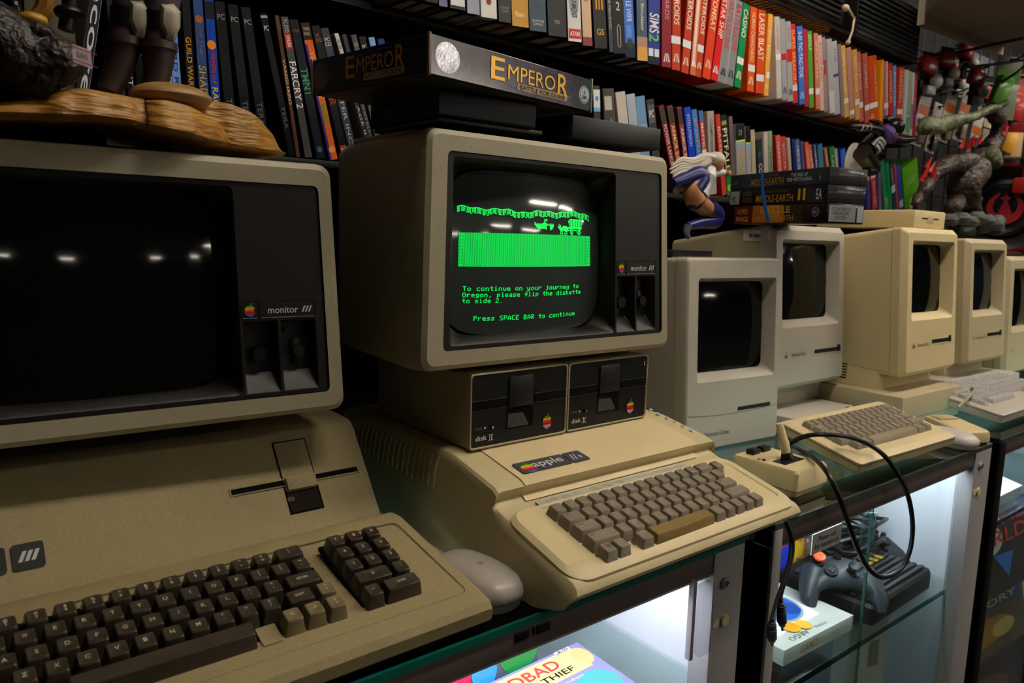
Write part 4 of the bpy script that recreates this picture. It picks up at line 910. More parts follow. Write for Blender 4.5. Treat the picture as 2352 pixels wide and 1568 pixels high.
SP = {
# key: side colour, spine colour, drawing function, label
'pc0': ('141416', '141416', lambda m, w, h: vt(m, 'Crysis', w, .9, .4, 'a0a0a0', h=h), 'dark game case with pale lettering, far left end of the shelf behind the statue'),
'ecore': ('8b8f98', '2b2e34', lambda m, w, h: vt(m, 'ecore', w, .97, .25, 'dfe2e6', .55, h=h), 'silver-edged case with wide square white letters, leaning right behind the statue'),
'rfg': ('202226', '2a2d33', lambda m, w, h: vt(m, 'RFG EDITION', w, .75, .08, '8b8f94', .4, 0, h=h), 'dark grey game case with thin grey lettering, between the statue boots'),
'dying': ('101214', '16181b', lambda m, w, h: vt(m, 'DYING LIGHT', w, .80, .35, 'e8e8e8', .6, 0, h=h), 'black game case with tall condensed white title, between the statue boots'),
'quark': ('0a0a0b', '0d0d0e', lambda m, w, h: vt(m, 'QUARKE', w, .97, .55, 'd8d8d8', .7, h=h), 'black game case with large white serif capitals, just left of the right boot'),
'ady': ('8a7a3a', '6b6038', lambda m, w, h: vt(m, 'READY', w*2, .45, .08, 'f0f0ea', .3, h=h), 'thin olive case, left neighbour of the sky blue one'),
'ford': ('4a78c4', '6f9ae0', lambda m, w, h: (vt(m, 'FORD RACING', w, .72, .12, '203a7a', .5, 0, h=h), band(m, w, .0, .1, 'a9bcd8', h)), 'sky blue game case with dark blue title'),
'guild': ('1a1a1c', '202024', lambda m, w, h: (vt(m, 'GUILD WARS', w, .72, .38, 'd09a3c', .6, h=h), vt(m, 'Trilogy', w, .36, .1, 'e8e8e8', .6, 0, h=h)), 'black case with gold title and white script below'),
'bluefan': ('22386e', '31508c', lambda m, w, h: (vt(m, 'SHADOW', w, .55, .2, 'd2a24a', .7, h=h), disc(m, (w*.5, h*.85), w*.4, hexmat('a8603a'), y=-.0005), vt(m, 'OF THE', w, .80, .62, '9a6a5a', .3, h=h)), 'blue fantasy game case with gold lettering'),
'carnival': ('10307e', '1a46b4', lambda m, w, h: (disc(m, (w*.45, h*.70), w*.46, hexmat('f08a28'), y=-.0005), vt(m, 'WINNERS CUP', w, .66, .44, 'd83a2c', .4, h=h), vt(m, 'RACING', w, .42, .18, 'f4d040', .6, h=h), disc(m, (w*.6, h*.1), w*.35, hexmat('c84a4a'), y=-.0005), band(m, w, .87, .98, '20242e', h)), 'bright blue racing game case with an orange burst'),
'tera': ('101214', '1a1c20', lambda m, w, h: (ht(m, 'PC', w, .90, .035, 'a8a8a8', .65, .03, h), vt(m, 'TERA', w, .36, .20, '6f7a82', .5, 0, h=h)), 'black game case with small grey title'),
'teral': ('1c1f24', '15171b', lambda m, w, h: (ht(m, 'PC', w, .90, .035, 'e8e8e8', .65, .03, h), band(m, w, .968, .985, '9aa2aa', h), vt(m, 'TERA', w, .36, .20, '6f7a82', .5, 0, h=h)), 'taller black case with a bright silver top edge and white PC mark'),
'vang': ('4a2f28', '5c3a30', lambda m, w, h: (vt(m, 'VANGUARD', w, .70, .38, 'e6c088', .62, h=h), vt(m, 'SAGA OF HEROES', w*.5, .62, .44, 'b08a60', .4, 0, h=h), band(m, w, .90, .99, '6a4438', h)), 'maroon patterned game case with cream title, leaning'),
'farcry': ('24262a', '4a4a4c', lambda m, w, h: (vt(m, 'FARCRY 2', w, .69, .36, 'f4f4f4', .85, .03, h=h), band(m, w, .78, .88, 'd84a30', h, .1, .9), vt(m, 'ONLINE', w, .87, .79, 'ffffff', .4, h=h, y=-.0008), vt(m, 'PC DVD', w, .98, .89, 'b8b8b8', .5, h=h)), 'grey game case with thick white title and a red tab'),
'tmnt': ('121417', '1b2028', lambda m, w, h: (ht(m, 'PC DVD', w, .92, .02, 'b0603a', .7, 0, h), vt(m, 'TMNT', w, .66, .46, '3f9a6a', .8, .03, h=h), disc(m, (w*.5, h*.07), w*.3, hexmat('4a6aa0'), y=-.0005)), 'black game case with green block title'),
'orange': ('3a1a6a', 'e0682a', lambda m, w, h: (band(m, w, 0, .85, '4a2a8c', h, 0, .28), vt(m, 'THE MARVEL', w, .80, .45, 'f0b040', .5, h=h), vt(m, 'DRAGON', w, .42, .28, '58b040', .6, h=h), band(m, w, .88, 1, '3a2420', h), ht(m, 'WIN\nMAC', w, .94, .06, 'c8c0b8', .7, 0, h), disc(m, (w*.5, h*.08), w*.34, hexmat('f0b060'), y=-.0005)), 'orange and purple game case with a green word'),
'twok': ('121214', '1d1b1c', lambda m, w, h: (ht(m, 'PC\nDVD', w, .91, .06, 'b86a50', .7, .02, h), vt(m, 'ER', w, .52, .42, 'b02c20', .8, h=h), band(m, w, .04, .12, 'c03428', h, .1, .9), ht(m, '2K', w, .08, .04, 'ffffff', .6, .02, h)), 'black game case with a small red square near its foot'),
'iter': ('2a2e38', '3b4250', lambda m, w, h: (ht(m, 'PC\nCD', w, .90, .06, 'd8d8d8', .7, .02, h), vt(m, 'ITER INCI', w, .50, .12, 'c8ccd6', .4, 0, h=h), band(m, w, .6, .8, '2a4a78', h)), 'slate grey game case with spaced white capitals'),
'age': ('9a9a98', '2c2e34', lambda m, w, h: (band(m, w, .72, 1, 'd0d0ce', h), ht(m, 'WIN\nMAC', w, .92, .07, '303030', .7, 0, h), vt(m, 'AGE II', w, .46, .24, 'c9c9d8', .6, 0, h=h)), 'case with a white top half and dark foot'),
'limit': ('26282c', '3a3c40', lambda m, w, h: vt(m, 'LIMITED ED', w, .5, .15, '9a9078', .5, 0, h=h), 'dim grey case with bronze lettering'),
'win2': ('4a4a48', '55544f', lambda m, w, h: ht(m, 'WIN\nMAC', w, .90, .08, 'b0b0ac', .7, 0, h), 'olive grey case with a dull format mark'),
'pc790': ('141518', '1a1b1e', lambda m, w, h: ht(m, 'PC', w, .92, .03, 'd8d8d8', .6, .02, h), 'black case with a small white PC mark, third from the blue-topped one'),
'pblue': ('2c4a6a', '3c6a96', lambda m, w, h: (band(m, w, .94, 1, '7aa8d0', h), ht(m, 'PC', w, .90, .03, 'd8e0ea', .6, .02, h)), 'dull blue case behind the big purple box'),
'syel': ('14225a', '1c2f7c', lambda m, w, h: ht(m, 'S', w, .86, .05, 'e8d030', .6, .02, h), 'navy case with a yellow letter behind the big purple box'),
# --- big boxes row B
'dk1': ('3c3128', '3a3028', lambda m, w, h: None, 'brown big box at the left end of the upper row'),
'dk2': ('1c1a1a', '1c1a1c', lambda m, w, h: None, 'plain black big box at the left of the upper row'),
'round': ('121214', '18181a', lambda m, w, h: (band(m, w, .02, .16, '2a2a2e', h, .06, .94), ht(m, 'PC CD', w, .1, .03, 'b8b8b8', .6, 0, h)), 'black box with a rounded grey panel at its foot'),
'purple': ('2a2838', '5a5878', lambda m, w, h: band(m, w, 0, .3, '6c6a8e', h), 'thin lavender box, left of the one with white format lettering'),
'pccd': ('141416', '1a1b1c', lambda m, w, h: (ht(m, 'PC CD-ROM', w, .13, .05, 'f0f0f0', .84, .01, h), band(m, w, .03, .09, 'e8e8e8', h, .06, .94), vt(m, 'x', w, .5, .4, '303030', .2, h=h), ht(m, 'SOFTWARE', w, .06, .035, '141414', .8, .01, h) if False else None), 'black box with white format lettering at its foot'),
'lilac': ('3a4066', '7a80b4', lambda m, w, h: (band(m, w, 0, .12, '9aa0b8', h), ht(m, 'EIDOS', w, .14, .02, 'e8e8f4', .5, 0, h)), 'lilac blue box'),
'flame': ('c8c8c6', 'dededc', lambda m, w, h: (disc(m, (w*.5, h*.14), w*.16, hexmat('8a2a1a'), y=-.0005), disc(m, (w*.5, h*.17), w*.08, hexmat('2a1410'), y=-.0006)), 'white box with a small red flame mark'),
'advc': ('17181b', '1e2024', lambda m, w, h: (ht(m, '8', w, .36, .10, 'd8c080', .4, 0, h), ht(m, 'ADVENTURE\nCOMPANY', w, .11, .05, '9a9a9a', .65, 0, h)), 'black box with a gold curl and grey company name'),
'sierra': ('8a6018', '1c1c20', lambda m, w, h: (band(m, w, 0, .27, 'c08a1e', h), ht(m, 'SIERRA', w, .10, .035, 'f8f4e8', .5, .02, h), disc(m, (w*.25, h*.11), w*.1, hexmat('e8c050'), y=-.0007)), 'black box with a broad amber foot'),
'teal': ('1a2a34', '2a4652', lambda m, w, h: (band(m, w, .28, .6, '3c6a78', h), ht(m, 'ADVENTURE\nCOMPANY', w, .08, .05, 'c8d0d4', .7, 0, h)), 'dark teal box with a glowing curve'),
'blackcd': ('131315', '1b1b1e', lambda m, w, h: (ht(m, 'WINDOWS\nCD-ROM', w, .13, .035, 'c8c8c8', .32, 0, h), ht(m, 'So', w, .40, .05, 'c88a2c', .4, 0, h)), 'wide black box with tiny white lettering'),
'tourn': ('3c3c40', 'd4d4d6', lambda m, w, h: (band(m, w, .03, .12, 'c4202a', h, .06, .94), ht(m, 'ATARI', w, .075, .04, 'ffffff', .7, .03, h), disc(m, (w*.5, h*.38), w*.36, hexmat('9aa0a8'), rz=h*.16, y=-.0005), vt(m, 'TOURNAMENT', w, .55, .22, '242a3c', .4, .02, h=h, y=-.0008)), 'white box with a red name block at its foot'),
'tan': ('5a3a32', 'd2b08e', lambda m, w, h: (band(m, w, 0, .08, '8a3040', h), ht(m, 'C7\nBR', w, .45, .08, '6a4a3a', .4, 0, h)), 'sandy tan box'),
'gs': ('141312', '1c1a18', lambda m, w, h: (ht(m, 'GS', w, .16, .06, 'e8a830', .55, .03, h), ht(m, 'III', w, .42, .10, 'e0901c', .55, .02, h)), 'black box with orange letters'),
'thin': ('20222c', '3a4258', lambda m, w, h: vt(m, 'THE PERCEIVED', w, .55, .22, 'b0a884', .6, 0, h=h), 'very thin navy grey box'),
'two': ('0e0e10', '151517', lambda m, w, h: (ht(m, '2', w, .46, .08, 'd8d8d8', .3, 0, h), m.tube([(w*.38, -.0006, h*.08), (w*.38, -.0006, h*.26), (w*.5, -.0006, h*.285), (w*.62, -.0006, h*.26), (w*.62, -.0006, h*.08), (w*.5, -.0006, h*.06), (w*.38, -.0006, h*.08)], .0007, hexmat('e0e0e0'), 5)), 'black box with an upright white oval outline'),
'wifi': ('1c3a80', '3a6ed0', lambda m, w, h: (band(m, w, 0, .14, '0e1a3a', h), vt(m, 'LE WIFR', w, .55, .35, 'd4e4ff', .5, .02, h=h), disc(m, (w*.5, h*.14), w*.3, hexmat('2a3a20'), y=-.0006), band(m, w, .2, .32, '5a90e0', h, .2, .7)), 'bright blue box with white letters'),
'flight': ('24303c', '4a5a72', lambda m, w, h: (band(m, w, 0, .14, 'd8a050', h), vt(m, 'Flight Simulator', w, .75, .30, 'e8e8e0', .4, .02, h=h), band(m, w, .14, .24, 'b08870', h)), 'dusk-sky box with sunset orange foot'),
'sims': ('1a2a6a', '2c3c94', lambda m, w, h: (vt(m, 'SIMS', w, .52, .32, 'f4f4f4', .8, .03, h=h), vt(m, '2', w, .31, .23, '6ad040', .8, .03, h=h), band(m, w, 0, .08, '141a30', h), band(m, w, .08, .16, 'dfe6f2', h, .05, .45), band(m, w, .08, .16, 'dfe6f2', h, .55, .95)), 'deep blue box with white and green title'),
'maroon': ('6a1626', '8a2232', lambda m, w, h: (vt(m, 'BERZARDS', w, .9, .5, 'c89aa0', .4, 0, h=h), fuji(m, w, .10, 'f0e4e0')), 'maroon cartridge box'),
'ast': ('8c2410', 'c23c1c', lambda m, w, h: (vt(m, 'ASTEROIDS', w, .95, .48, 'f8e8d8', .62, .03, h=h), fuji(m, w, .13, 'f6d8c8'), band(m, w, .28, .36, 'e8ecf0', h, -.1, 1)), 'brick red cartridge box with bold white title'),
'glint_band': ('7a2010', 'd87050', lambda m, w, h: (band(m, w, .1, .9, 'f4d8c8', h, .2, .7), fuji(m, w, .13, 'ffffff')), 'salmon cartridge box with a painted pale glint'),  # pale band is a reflection put into the spine colour
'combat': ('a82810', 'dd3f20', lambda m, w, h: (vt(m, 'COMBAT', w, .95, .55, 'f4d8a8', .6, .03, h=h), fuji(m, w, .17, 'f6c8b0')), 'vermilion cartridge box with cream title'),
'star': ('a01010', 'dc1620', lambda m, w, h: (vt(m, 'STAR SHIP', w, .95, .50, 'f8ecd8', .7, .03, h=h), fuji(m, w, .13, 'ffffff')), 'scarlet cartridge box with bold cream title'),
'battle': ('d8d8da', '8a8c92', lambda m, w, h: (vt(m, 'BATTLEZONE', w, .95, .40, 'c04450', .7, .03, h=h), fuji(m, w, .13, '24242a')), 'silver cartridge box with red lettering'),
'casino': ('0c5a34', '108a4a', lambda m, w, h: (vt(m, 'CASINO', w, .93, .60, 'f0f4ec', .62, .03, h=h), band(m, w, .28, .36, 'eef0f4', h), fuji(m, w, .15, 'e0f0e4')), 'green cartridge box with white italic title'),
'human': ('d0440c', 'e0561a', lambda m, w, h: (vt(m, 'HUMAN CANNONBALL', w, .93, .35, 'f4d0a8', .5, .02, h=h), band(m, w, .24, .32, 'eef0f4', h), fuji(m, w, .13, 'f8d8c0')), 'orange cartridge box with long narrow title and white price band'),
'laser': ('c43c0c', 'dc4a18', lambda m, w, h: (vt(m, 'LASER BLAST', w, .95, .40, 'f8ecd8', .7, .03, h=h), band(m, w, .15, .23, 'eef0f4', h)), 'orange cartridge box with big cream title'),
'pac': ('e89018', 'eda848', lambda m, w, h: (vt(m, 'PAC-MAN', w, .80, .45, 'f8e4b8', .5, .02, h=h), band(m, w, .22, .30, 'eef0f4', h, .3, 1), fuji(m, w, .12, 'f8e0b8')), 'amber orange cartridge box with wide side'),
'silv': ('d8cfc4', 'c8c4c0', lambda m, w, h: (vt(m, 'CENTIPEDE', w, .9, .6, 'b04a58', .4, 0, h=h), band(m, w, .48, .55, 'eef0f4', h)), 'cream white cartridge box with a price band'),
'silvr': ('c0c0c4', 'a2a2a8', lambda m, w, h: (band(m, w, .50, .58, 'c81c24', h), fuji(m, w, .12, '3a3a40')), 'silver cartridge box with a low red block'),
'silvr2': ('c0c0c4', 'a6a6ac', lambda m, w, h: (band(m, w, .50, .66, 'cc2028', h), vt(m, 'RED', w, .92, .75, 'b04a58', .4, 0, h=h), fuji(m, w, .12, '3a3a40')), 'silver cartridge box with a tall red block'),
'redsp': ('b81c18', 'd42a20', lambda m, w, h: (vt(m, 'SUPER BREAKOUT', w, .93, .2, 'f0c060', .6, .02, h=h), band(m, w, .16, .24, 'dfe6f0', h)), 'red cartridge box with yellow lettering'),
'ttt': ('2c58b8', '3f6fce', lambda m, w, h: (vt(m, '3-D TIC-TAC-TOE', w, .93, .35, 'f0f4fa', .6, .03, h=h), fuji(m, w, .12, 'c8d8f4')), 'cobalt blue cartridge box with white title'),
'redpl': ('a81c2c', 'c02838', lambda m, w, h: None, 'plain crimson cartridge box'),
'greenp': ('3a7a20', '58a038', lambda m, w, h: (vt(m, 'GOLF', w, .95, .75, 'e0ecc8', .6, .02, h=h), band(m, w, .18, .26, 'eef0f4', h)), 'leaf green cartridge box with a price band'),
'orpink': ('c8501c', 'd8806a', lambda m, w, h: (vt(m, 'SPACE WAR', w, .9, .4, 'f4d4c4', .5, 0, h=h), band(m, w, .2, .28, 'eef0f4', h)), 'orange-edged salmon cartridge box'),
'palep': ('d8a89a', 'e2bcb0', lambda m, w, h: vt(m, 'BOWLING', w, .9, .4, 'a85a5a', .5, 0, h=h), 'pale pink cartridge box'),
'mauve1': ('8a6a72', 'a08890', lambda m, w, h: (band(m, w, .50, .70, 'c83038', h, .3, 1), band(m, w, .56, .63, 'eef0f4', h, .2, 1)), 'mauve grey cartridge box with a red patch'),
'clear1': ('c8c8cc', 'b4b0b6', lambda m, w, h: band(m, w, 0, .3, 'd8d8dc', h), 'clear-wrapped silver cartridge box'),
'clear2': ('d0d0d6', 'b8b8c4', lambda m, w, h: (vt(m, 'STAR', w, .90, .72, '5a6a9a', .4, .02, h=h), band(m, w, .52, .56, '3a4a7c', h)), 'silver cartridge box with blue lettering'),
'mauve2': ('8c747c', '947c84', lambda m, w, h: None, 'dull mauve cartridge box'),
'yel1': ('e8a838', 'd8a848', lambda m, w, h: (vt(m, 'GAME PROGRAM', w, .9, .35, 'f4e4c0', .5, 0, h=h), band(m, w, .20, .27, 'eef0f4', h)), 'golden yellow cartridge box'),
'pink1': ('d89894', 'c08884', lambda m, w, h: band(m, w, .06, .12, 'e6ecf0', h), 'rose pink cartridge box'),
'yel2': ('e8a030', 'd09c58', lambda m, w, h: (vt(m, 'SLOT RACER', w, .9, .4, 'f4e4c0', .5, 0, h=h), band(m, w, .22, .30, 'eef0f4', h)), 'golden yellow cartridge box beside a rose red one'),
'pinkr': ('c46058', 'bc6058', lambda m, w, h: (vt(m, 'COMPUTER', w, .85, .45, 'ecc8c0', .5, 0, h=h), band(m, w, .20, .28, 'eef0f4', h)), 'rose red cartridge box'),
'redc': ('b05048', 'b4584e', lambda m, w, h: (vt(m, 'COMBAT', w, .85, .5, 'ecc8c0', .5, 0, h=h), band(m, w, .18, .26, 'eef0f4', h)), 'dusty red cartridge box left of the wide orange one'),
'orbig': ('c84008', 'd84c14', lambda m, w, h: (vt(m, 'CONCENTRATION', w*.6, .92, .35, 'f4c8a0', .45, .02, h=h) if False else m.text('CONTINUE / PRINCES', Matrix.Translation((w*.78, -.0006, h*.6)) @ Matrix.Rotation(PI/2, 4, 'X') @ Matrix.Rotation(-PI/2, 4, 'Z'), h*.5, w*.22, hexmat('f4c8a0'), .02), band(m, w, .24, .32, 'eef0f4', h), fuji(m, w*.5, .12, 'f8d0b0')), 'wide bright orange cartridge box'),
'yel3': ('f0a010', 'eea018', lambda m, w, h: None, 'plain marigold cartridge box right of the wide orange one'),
'pinkw': ('c87080', 'b86a76', lambda m, w, h: (band(m, w, .0, 1, 'f0dce0', h, .55, .8), band(m, w, .3, .38, 'eef0f4', h)), 'pink wrapped cartridge box with a painted white glint'),  # full-height pale strip paints the glint on the wrapping
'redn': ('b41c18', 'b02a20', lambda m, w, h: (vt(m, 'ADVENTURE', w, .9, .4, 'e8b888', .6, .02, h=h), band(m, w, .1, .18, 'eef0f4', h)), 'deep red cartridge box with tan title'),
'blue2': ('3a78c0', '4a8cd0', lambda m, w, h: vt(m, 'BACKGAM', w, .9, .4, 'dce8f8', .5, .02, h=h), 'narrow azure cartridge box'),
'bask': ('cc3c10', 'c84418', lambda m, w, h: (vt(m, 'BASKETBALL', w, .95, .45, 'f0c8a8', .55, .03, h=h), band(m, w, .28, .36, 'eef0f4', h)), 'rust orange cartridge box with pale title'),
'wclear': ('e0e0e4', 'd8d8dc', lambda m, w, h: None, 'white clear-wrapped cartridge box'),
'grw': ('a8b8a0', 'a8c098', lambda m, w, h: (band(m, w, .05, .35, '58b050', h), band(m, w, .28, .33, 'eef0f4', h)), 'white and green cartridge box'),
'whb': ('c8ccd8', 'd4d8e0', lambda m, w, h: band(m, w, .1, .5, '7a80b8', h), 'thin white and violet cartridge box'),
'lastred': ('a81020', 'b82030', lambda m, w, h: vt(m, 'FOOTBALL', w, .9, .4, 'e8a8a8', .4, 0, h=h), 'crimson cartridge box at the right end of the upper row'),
# --- lower row C
'xbox': ('202830', '2a3038', lambda m, w, h: (band(m, w, .78, .96, 'dfe4ea', h), disc(m, (w*.5, h*.87), w*.25, hexmat('4a90c0'), y=-.0007), band(m, w, .74, .78, '6ab0e0', h)), 'dark case with a white and blue top panel'),
'bw': ('3a342e', '423c36', lambda m, w, h: (band(m, w, .78, .92, 'b8b4ac', h, .1, .75), m.add([(w*.3, -.0006, h*.4), (w*.9, -.0006, h*.45), (w*.6, -.0006, h*.7)], [(0, 1, 2)], hexmat('e8e8e8'))), 'dark box with a pale sticker and white star shape'),
'blood': ('b0a8a0', 'c4bcb4', lambda m, w, h: (disc(m, (w*.6, h*.62), w*.28, hexmat('7a4a40'), y=-.0005), disc(m, (w*.4, h*.5), w*.16, hexmat('8a5a50'), y=-.0006)), 'cream box with brown spatter'),
'ice': ('9aa4b4', 'a8b2c4', lambda m, w, h: vt(m, 'eC', w, .6, .4, '5a6478', .6, 0, h=h), 'icy grey blue box'),
'sky': ('4a7ab0', '6a94c0', lambda m, w, h: band(m, w, .5, .7, '88a8c8', h), 'sky blue box beside the icy grey one'),
'pcb': ('202226', '34363a', lambda m, w, h: (band(m, w, .74, .94, '585c60', h, .1, .9), ht(m, 'PC', w, .84, .08, 'e4e4e4', .6, .02, h)), 'charcoal case with a white PC mark'),
'power': ('5a1418', '7c2024', lambda m, w, h: (band(m, w, .80, .98, '3c3428', h), vt(m, 'POWER LANCE BLACK', w, .78, .08, 'ecc8c4', .6, .02, h=h)), 'dark red cartridge box, the first of three leaning beside the figurine hair'),
'armor': ('5a1818', '84302c', lambda m, w, h: (band(m, w, .80, .98, '3c3428', h), vt(m, 'ARMOR BATTLE', w, .78, .2, 'e8b070', .6, .02, h=h)), 'dark red cartridge box with orange-tan title, middle one of three'),
'armor2': ('6a1c20', '8c4448', lambda m, w, h: (band(m, w, .80, .98, '3c2c2c', h), vt(m, 'ARMOR BATTLE', w, .76, .2, 'ecc4c8', .6, .02, h=h)), 'dark red cartridge box with pinkish title, left of the royal blue one'),
'bluei': ('0c2c90', '0c38c0', lambda m, w, h: vt(m, 'INTELLIVISION', w, .92, .55, 'a8c4f0', .45, .02, h=h), 'royal blue box with pale title near the top'),
'lblue': ('1060a8', '2a80cc', lambda m, w, h: (vt(m, 'SNAFU', w, .9, .5, 'e08860', .45, .02, h=h), band(m, w, .2, .35, '90d0f0', h, .3, .8)), 'light blue cartridge box'),
'redb': ('a82820', 'c8483c', lambda m, w, h: (band(m, w, .88, 1, '3a7ab8', h), vt(m, 'MATTEL', w, .85, .55, 'f4e0d8', .5, .02, h=h), band(m, w, .45, .54, 'e4ecf4', h), vt(m, 'LA', w, .35, .2, 'f0c8b8', .6, .02, h=h)), 'coral red box with a blue top and price band'),
'greyw': ('b4aca4', 'a8a29c', lambda m, w, h: (vt(m, 'CHAMPIONSHIP', w, .9, .5, '3a3c40', .4, .02, h=h), band(m, w, .34, .44, 'e4ecf4', h)), 'warm grey box with dark lettering and price band'),
'red3': ('a82420', 'c03830', lambda m, w, h: vt(m, 'BASEBALL', w, .85, .3, 'f0c4bc', .5, .02, h=h), 'red box left of the black and green one'),
'pit': ('0e3018', '141a14', lambda m, w, h: (band(m, w, 0, .36, '1c7a2c', h), vt(m, 'PITFALL!', w, .84, .28, 'ece4b8', .75, .03, h=h), disc(m, (w*.5, h*.1), w*.35, hexmat('90c030'), y=-.0005), band(m, w, .88, .93, 'b0a030', h, .1, .9)), 'black and green box with large cream italic title'),
'mauv3': ('5a4450', '6a5460', lambda m, w, h: None, 'narrow plum box right of the black and green one'),
't3': ('a8a8ac', '9a9a9e', lambda m, w, h: (band(m, w, .78, 1, '141414', h), ht(m, '23', w, .88, .07, 'b8b8b8', .35, 0, h), band(m, w, .76, .78, 'e8dc20', h), band(m, w, .72, .76, '78b8dc', h), vt(m, 'MAGIC', w, .6, .2, 'd8b040', .3, .02, h=h)), 'wide silver box with black top and yellow stripe'),
't3b': ('a8a8ac', 'a2a2a6', lambda m, w, h: (band(m, w, .78, 1, '141414', h), band(m, w, .76, .78, 'e8dc20', h), band(m, w, .72, .76, '78b8dc', h)), 'narrow silver box with black top and yellow stripe'),
'yw': ('c4bcae', 'b4aea4', lambda m, w, h: vt(m, 'RUN & JUMP', w, .85, .2, 'd8b818', .7, .03, h=h), 'grey box with yellow lettering'),
'coast': ('26262a', '2c2c30', lambda m, w, h: (vt(m, 'COASTER', w, .6, .1, 'e8e8e8', .6, .03, h=h), disc(m, (w*.5, h*.75), w*.3, hexmat('2a5a8a'), y=-.0005)), 'small black case with white lettering'),
'pale2': ('b8b0aa', 'bcb6b0', lambda m, w, h: None, 'plain pale grey box'),
'grn2': ('90a090', '8aa288', lambda m, w, h: vt(m, 'TENNIS', w, .8, .3, '4a6a40', .5, .02, h=h), 'grey-green wrapped box'),
'red4': ('a82420', 'd06058', lambda m, w, h: vt(m, 'HARRISON', w, .9, .4, 'f8d8d4', .5, .02, h=h), 'red box with a pink spine, left of a matching one'),
'red5': ('a81c1c', 'c03c38', lambda m, w, h: vt(m, 'SOCCER', w, .9, .5, 'f0b8b0', .5, .02, h=h), 'red box with a small white label low down'),
'beig': ('c8b8a4', 'c4b4a0', lambda m, w, h: None, 'plain sand box above the stacked black boxes'),
'navy': ('14205c', '18287a', lambda m, w, h: None, 'plain navy box above the stacked black boxes'),
'navyw': ('20306c', '5a6a9c', lambda m, w, h: (vt(m, 'HERO QUEST', w, .9, .3, 'eaf0fa', .5, .03, h=h), band(m, w, 0, .12, 'e8ecf4', h)), 'navy and white striped box'),
'navy3': ('202c64', '4a5488', lambda m, w, h: None, 'thin dusky navy box'),
'or1': ('d0380c', 'dc6a4c', lambda m, w, h: vt(m, 'DRAGONFIRE', w, .9, .3, 'f4d0b8', .45, .02, h=h), 'orange red box, left of a pair'),
'or2': ('c83c18', 'd86848', lambda m, w, h: vt(m, 'DEMON', w, .9, .3, 'f4d0b8', .45, .02, h=h), 'orange red box, right of a pair'),
'gb': ('3a4c74', '6a7a9c', lambda m, w, h: vt(m, 'TRON', w, .9, .3, 'c8d4e8', .45, .02, h=h), 'grey-blue box'),
'teal2': ('0c4c70', '3a7ea0', lambda m, w, h: None, 'teal blue box'),
'pink5': ('b05048', 'c87068', lambda m, w, h: vt(m, 'VENTURE', w, .9, .3, 'f0c8c0', .4, .02, h=h), 'salmon box between teal and green'),
'grn5': ('146020', '2c8038', lambda m, w, h: vt(m, 'LADY BUG', w, .85, .2, 'c8e0b8', .4, .02, h=h), 'bottle green box'),
'beig2': ('6a6454', 'a8a090', lambda m, w, h: None, 'khaki box right of the bottle green one'),
'blue5': ('0c2c9c', '2c5cd0', lambda m, w, h: band(m, w, 0, 1, '6c9ae8', h, .55, .7), 'tall vivid blue box with a light stripe'),
'grn6': ('147a50', '1c9468', lambda m, w, h: band(m, w, .0, .3, '3a5ac0', h), 'sea green box behind the dark figurine'),
'blue6': ('24387c', '3048a0', lambda m, w, h: disc(m, (w*.5, h*.6), w*.4, hexmat('e0a040'), y=-.0005), 'blue box with an amber dot'),
'redw6': ('a81820', 'b84450', lambda m, w, h: (band(m, w, .62, .75, 'e8ecf0', h), vt(m, 'MOUSE TRAP', w, .55, .1, 'ecc8cc', .4, .02, h=h)), 'red box with a white price band near a figurine'),
'mauve6': ('6a5080', '7a6490', lambda m, w, h: None, 'thin violet box'),
'grn7': ('187848', '2c9464', lambda m, w, h: band(m, w, .1, .25, 'c8803c', h, .3, .8), 'emerald box, left of two'),
'grn8': ('0c8048', '109458', lambda m, w, h: None, 'emerald box, right of two'),
'navy7': ('14182c', '3c4054', lambda m, w, h: (band(m, w, .4, .55, 'e4e8ee', h), vt(m, 'ZAXXON', w, .9, .6, 'c8c8d0', .4, .02, h=h)), 'dark navy box with a white band'),
'red7': ('8c2830', 'a84a50', lambda m, w, h: None, 'narrow brick box beside the last blue one'),
'blue7': ('1c3a94', '2c50b4', lambda m, w, h: band(m, w, .1, .25, 'd8dce8', h), 'blue box left of the lime green one'),
'lime': ('4c8c14', '62ac1c', lambda m, w, h: (ht(m, 'DISNEY\nSIZZLE', w, .62, .14, 'b8e890', .6, .02, h) if False else ht(m, 'KITCHEN\nCORNER', w, .62, .14, 'b8e890', .6, .02, h), band(m, w, .0, .25, 'c8d8b0', h, .3, .8)), 'wide lime green box facing out at the right end of the lower row'),
}
from collections import Counter
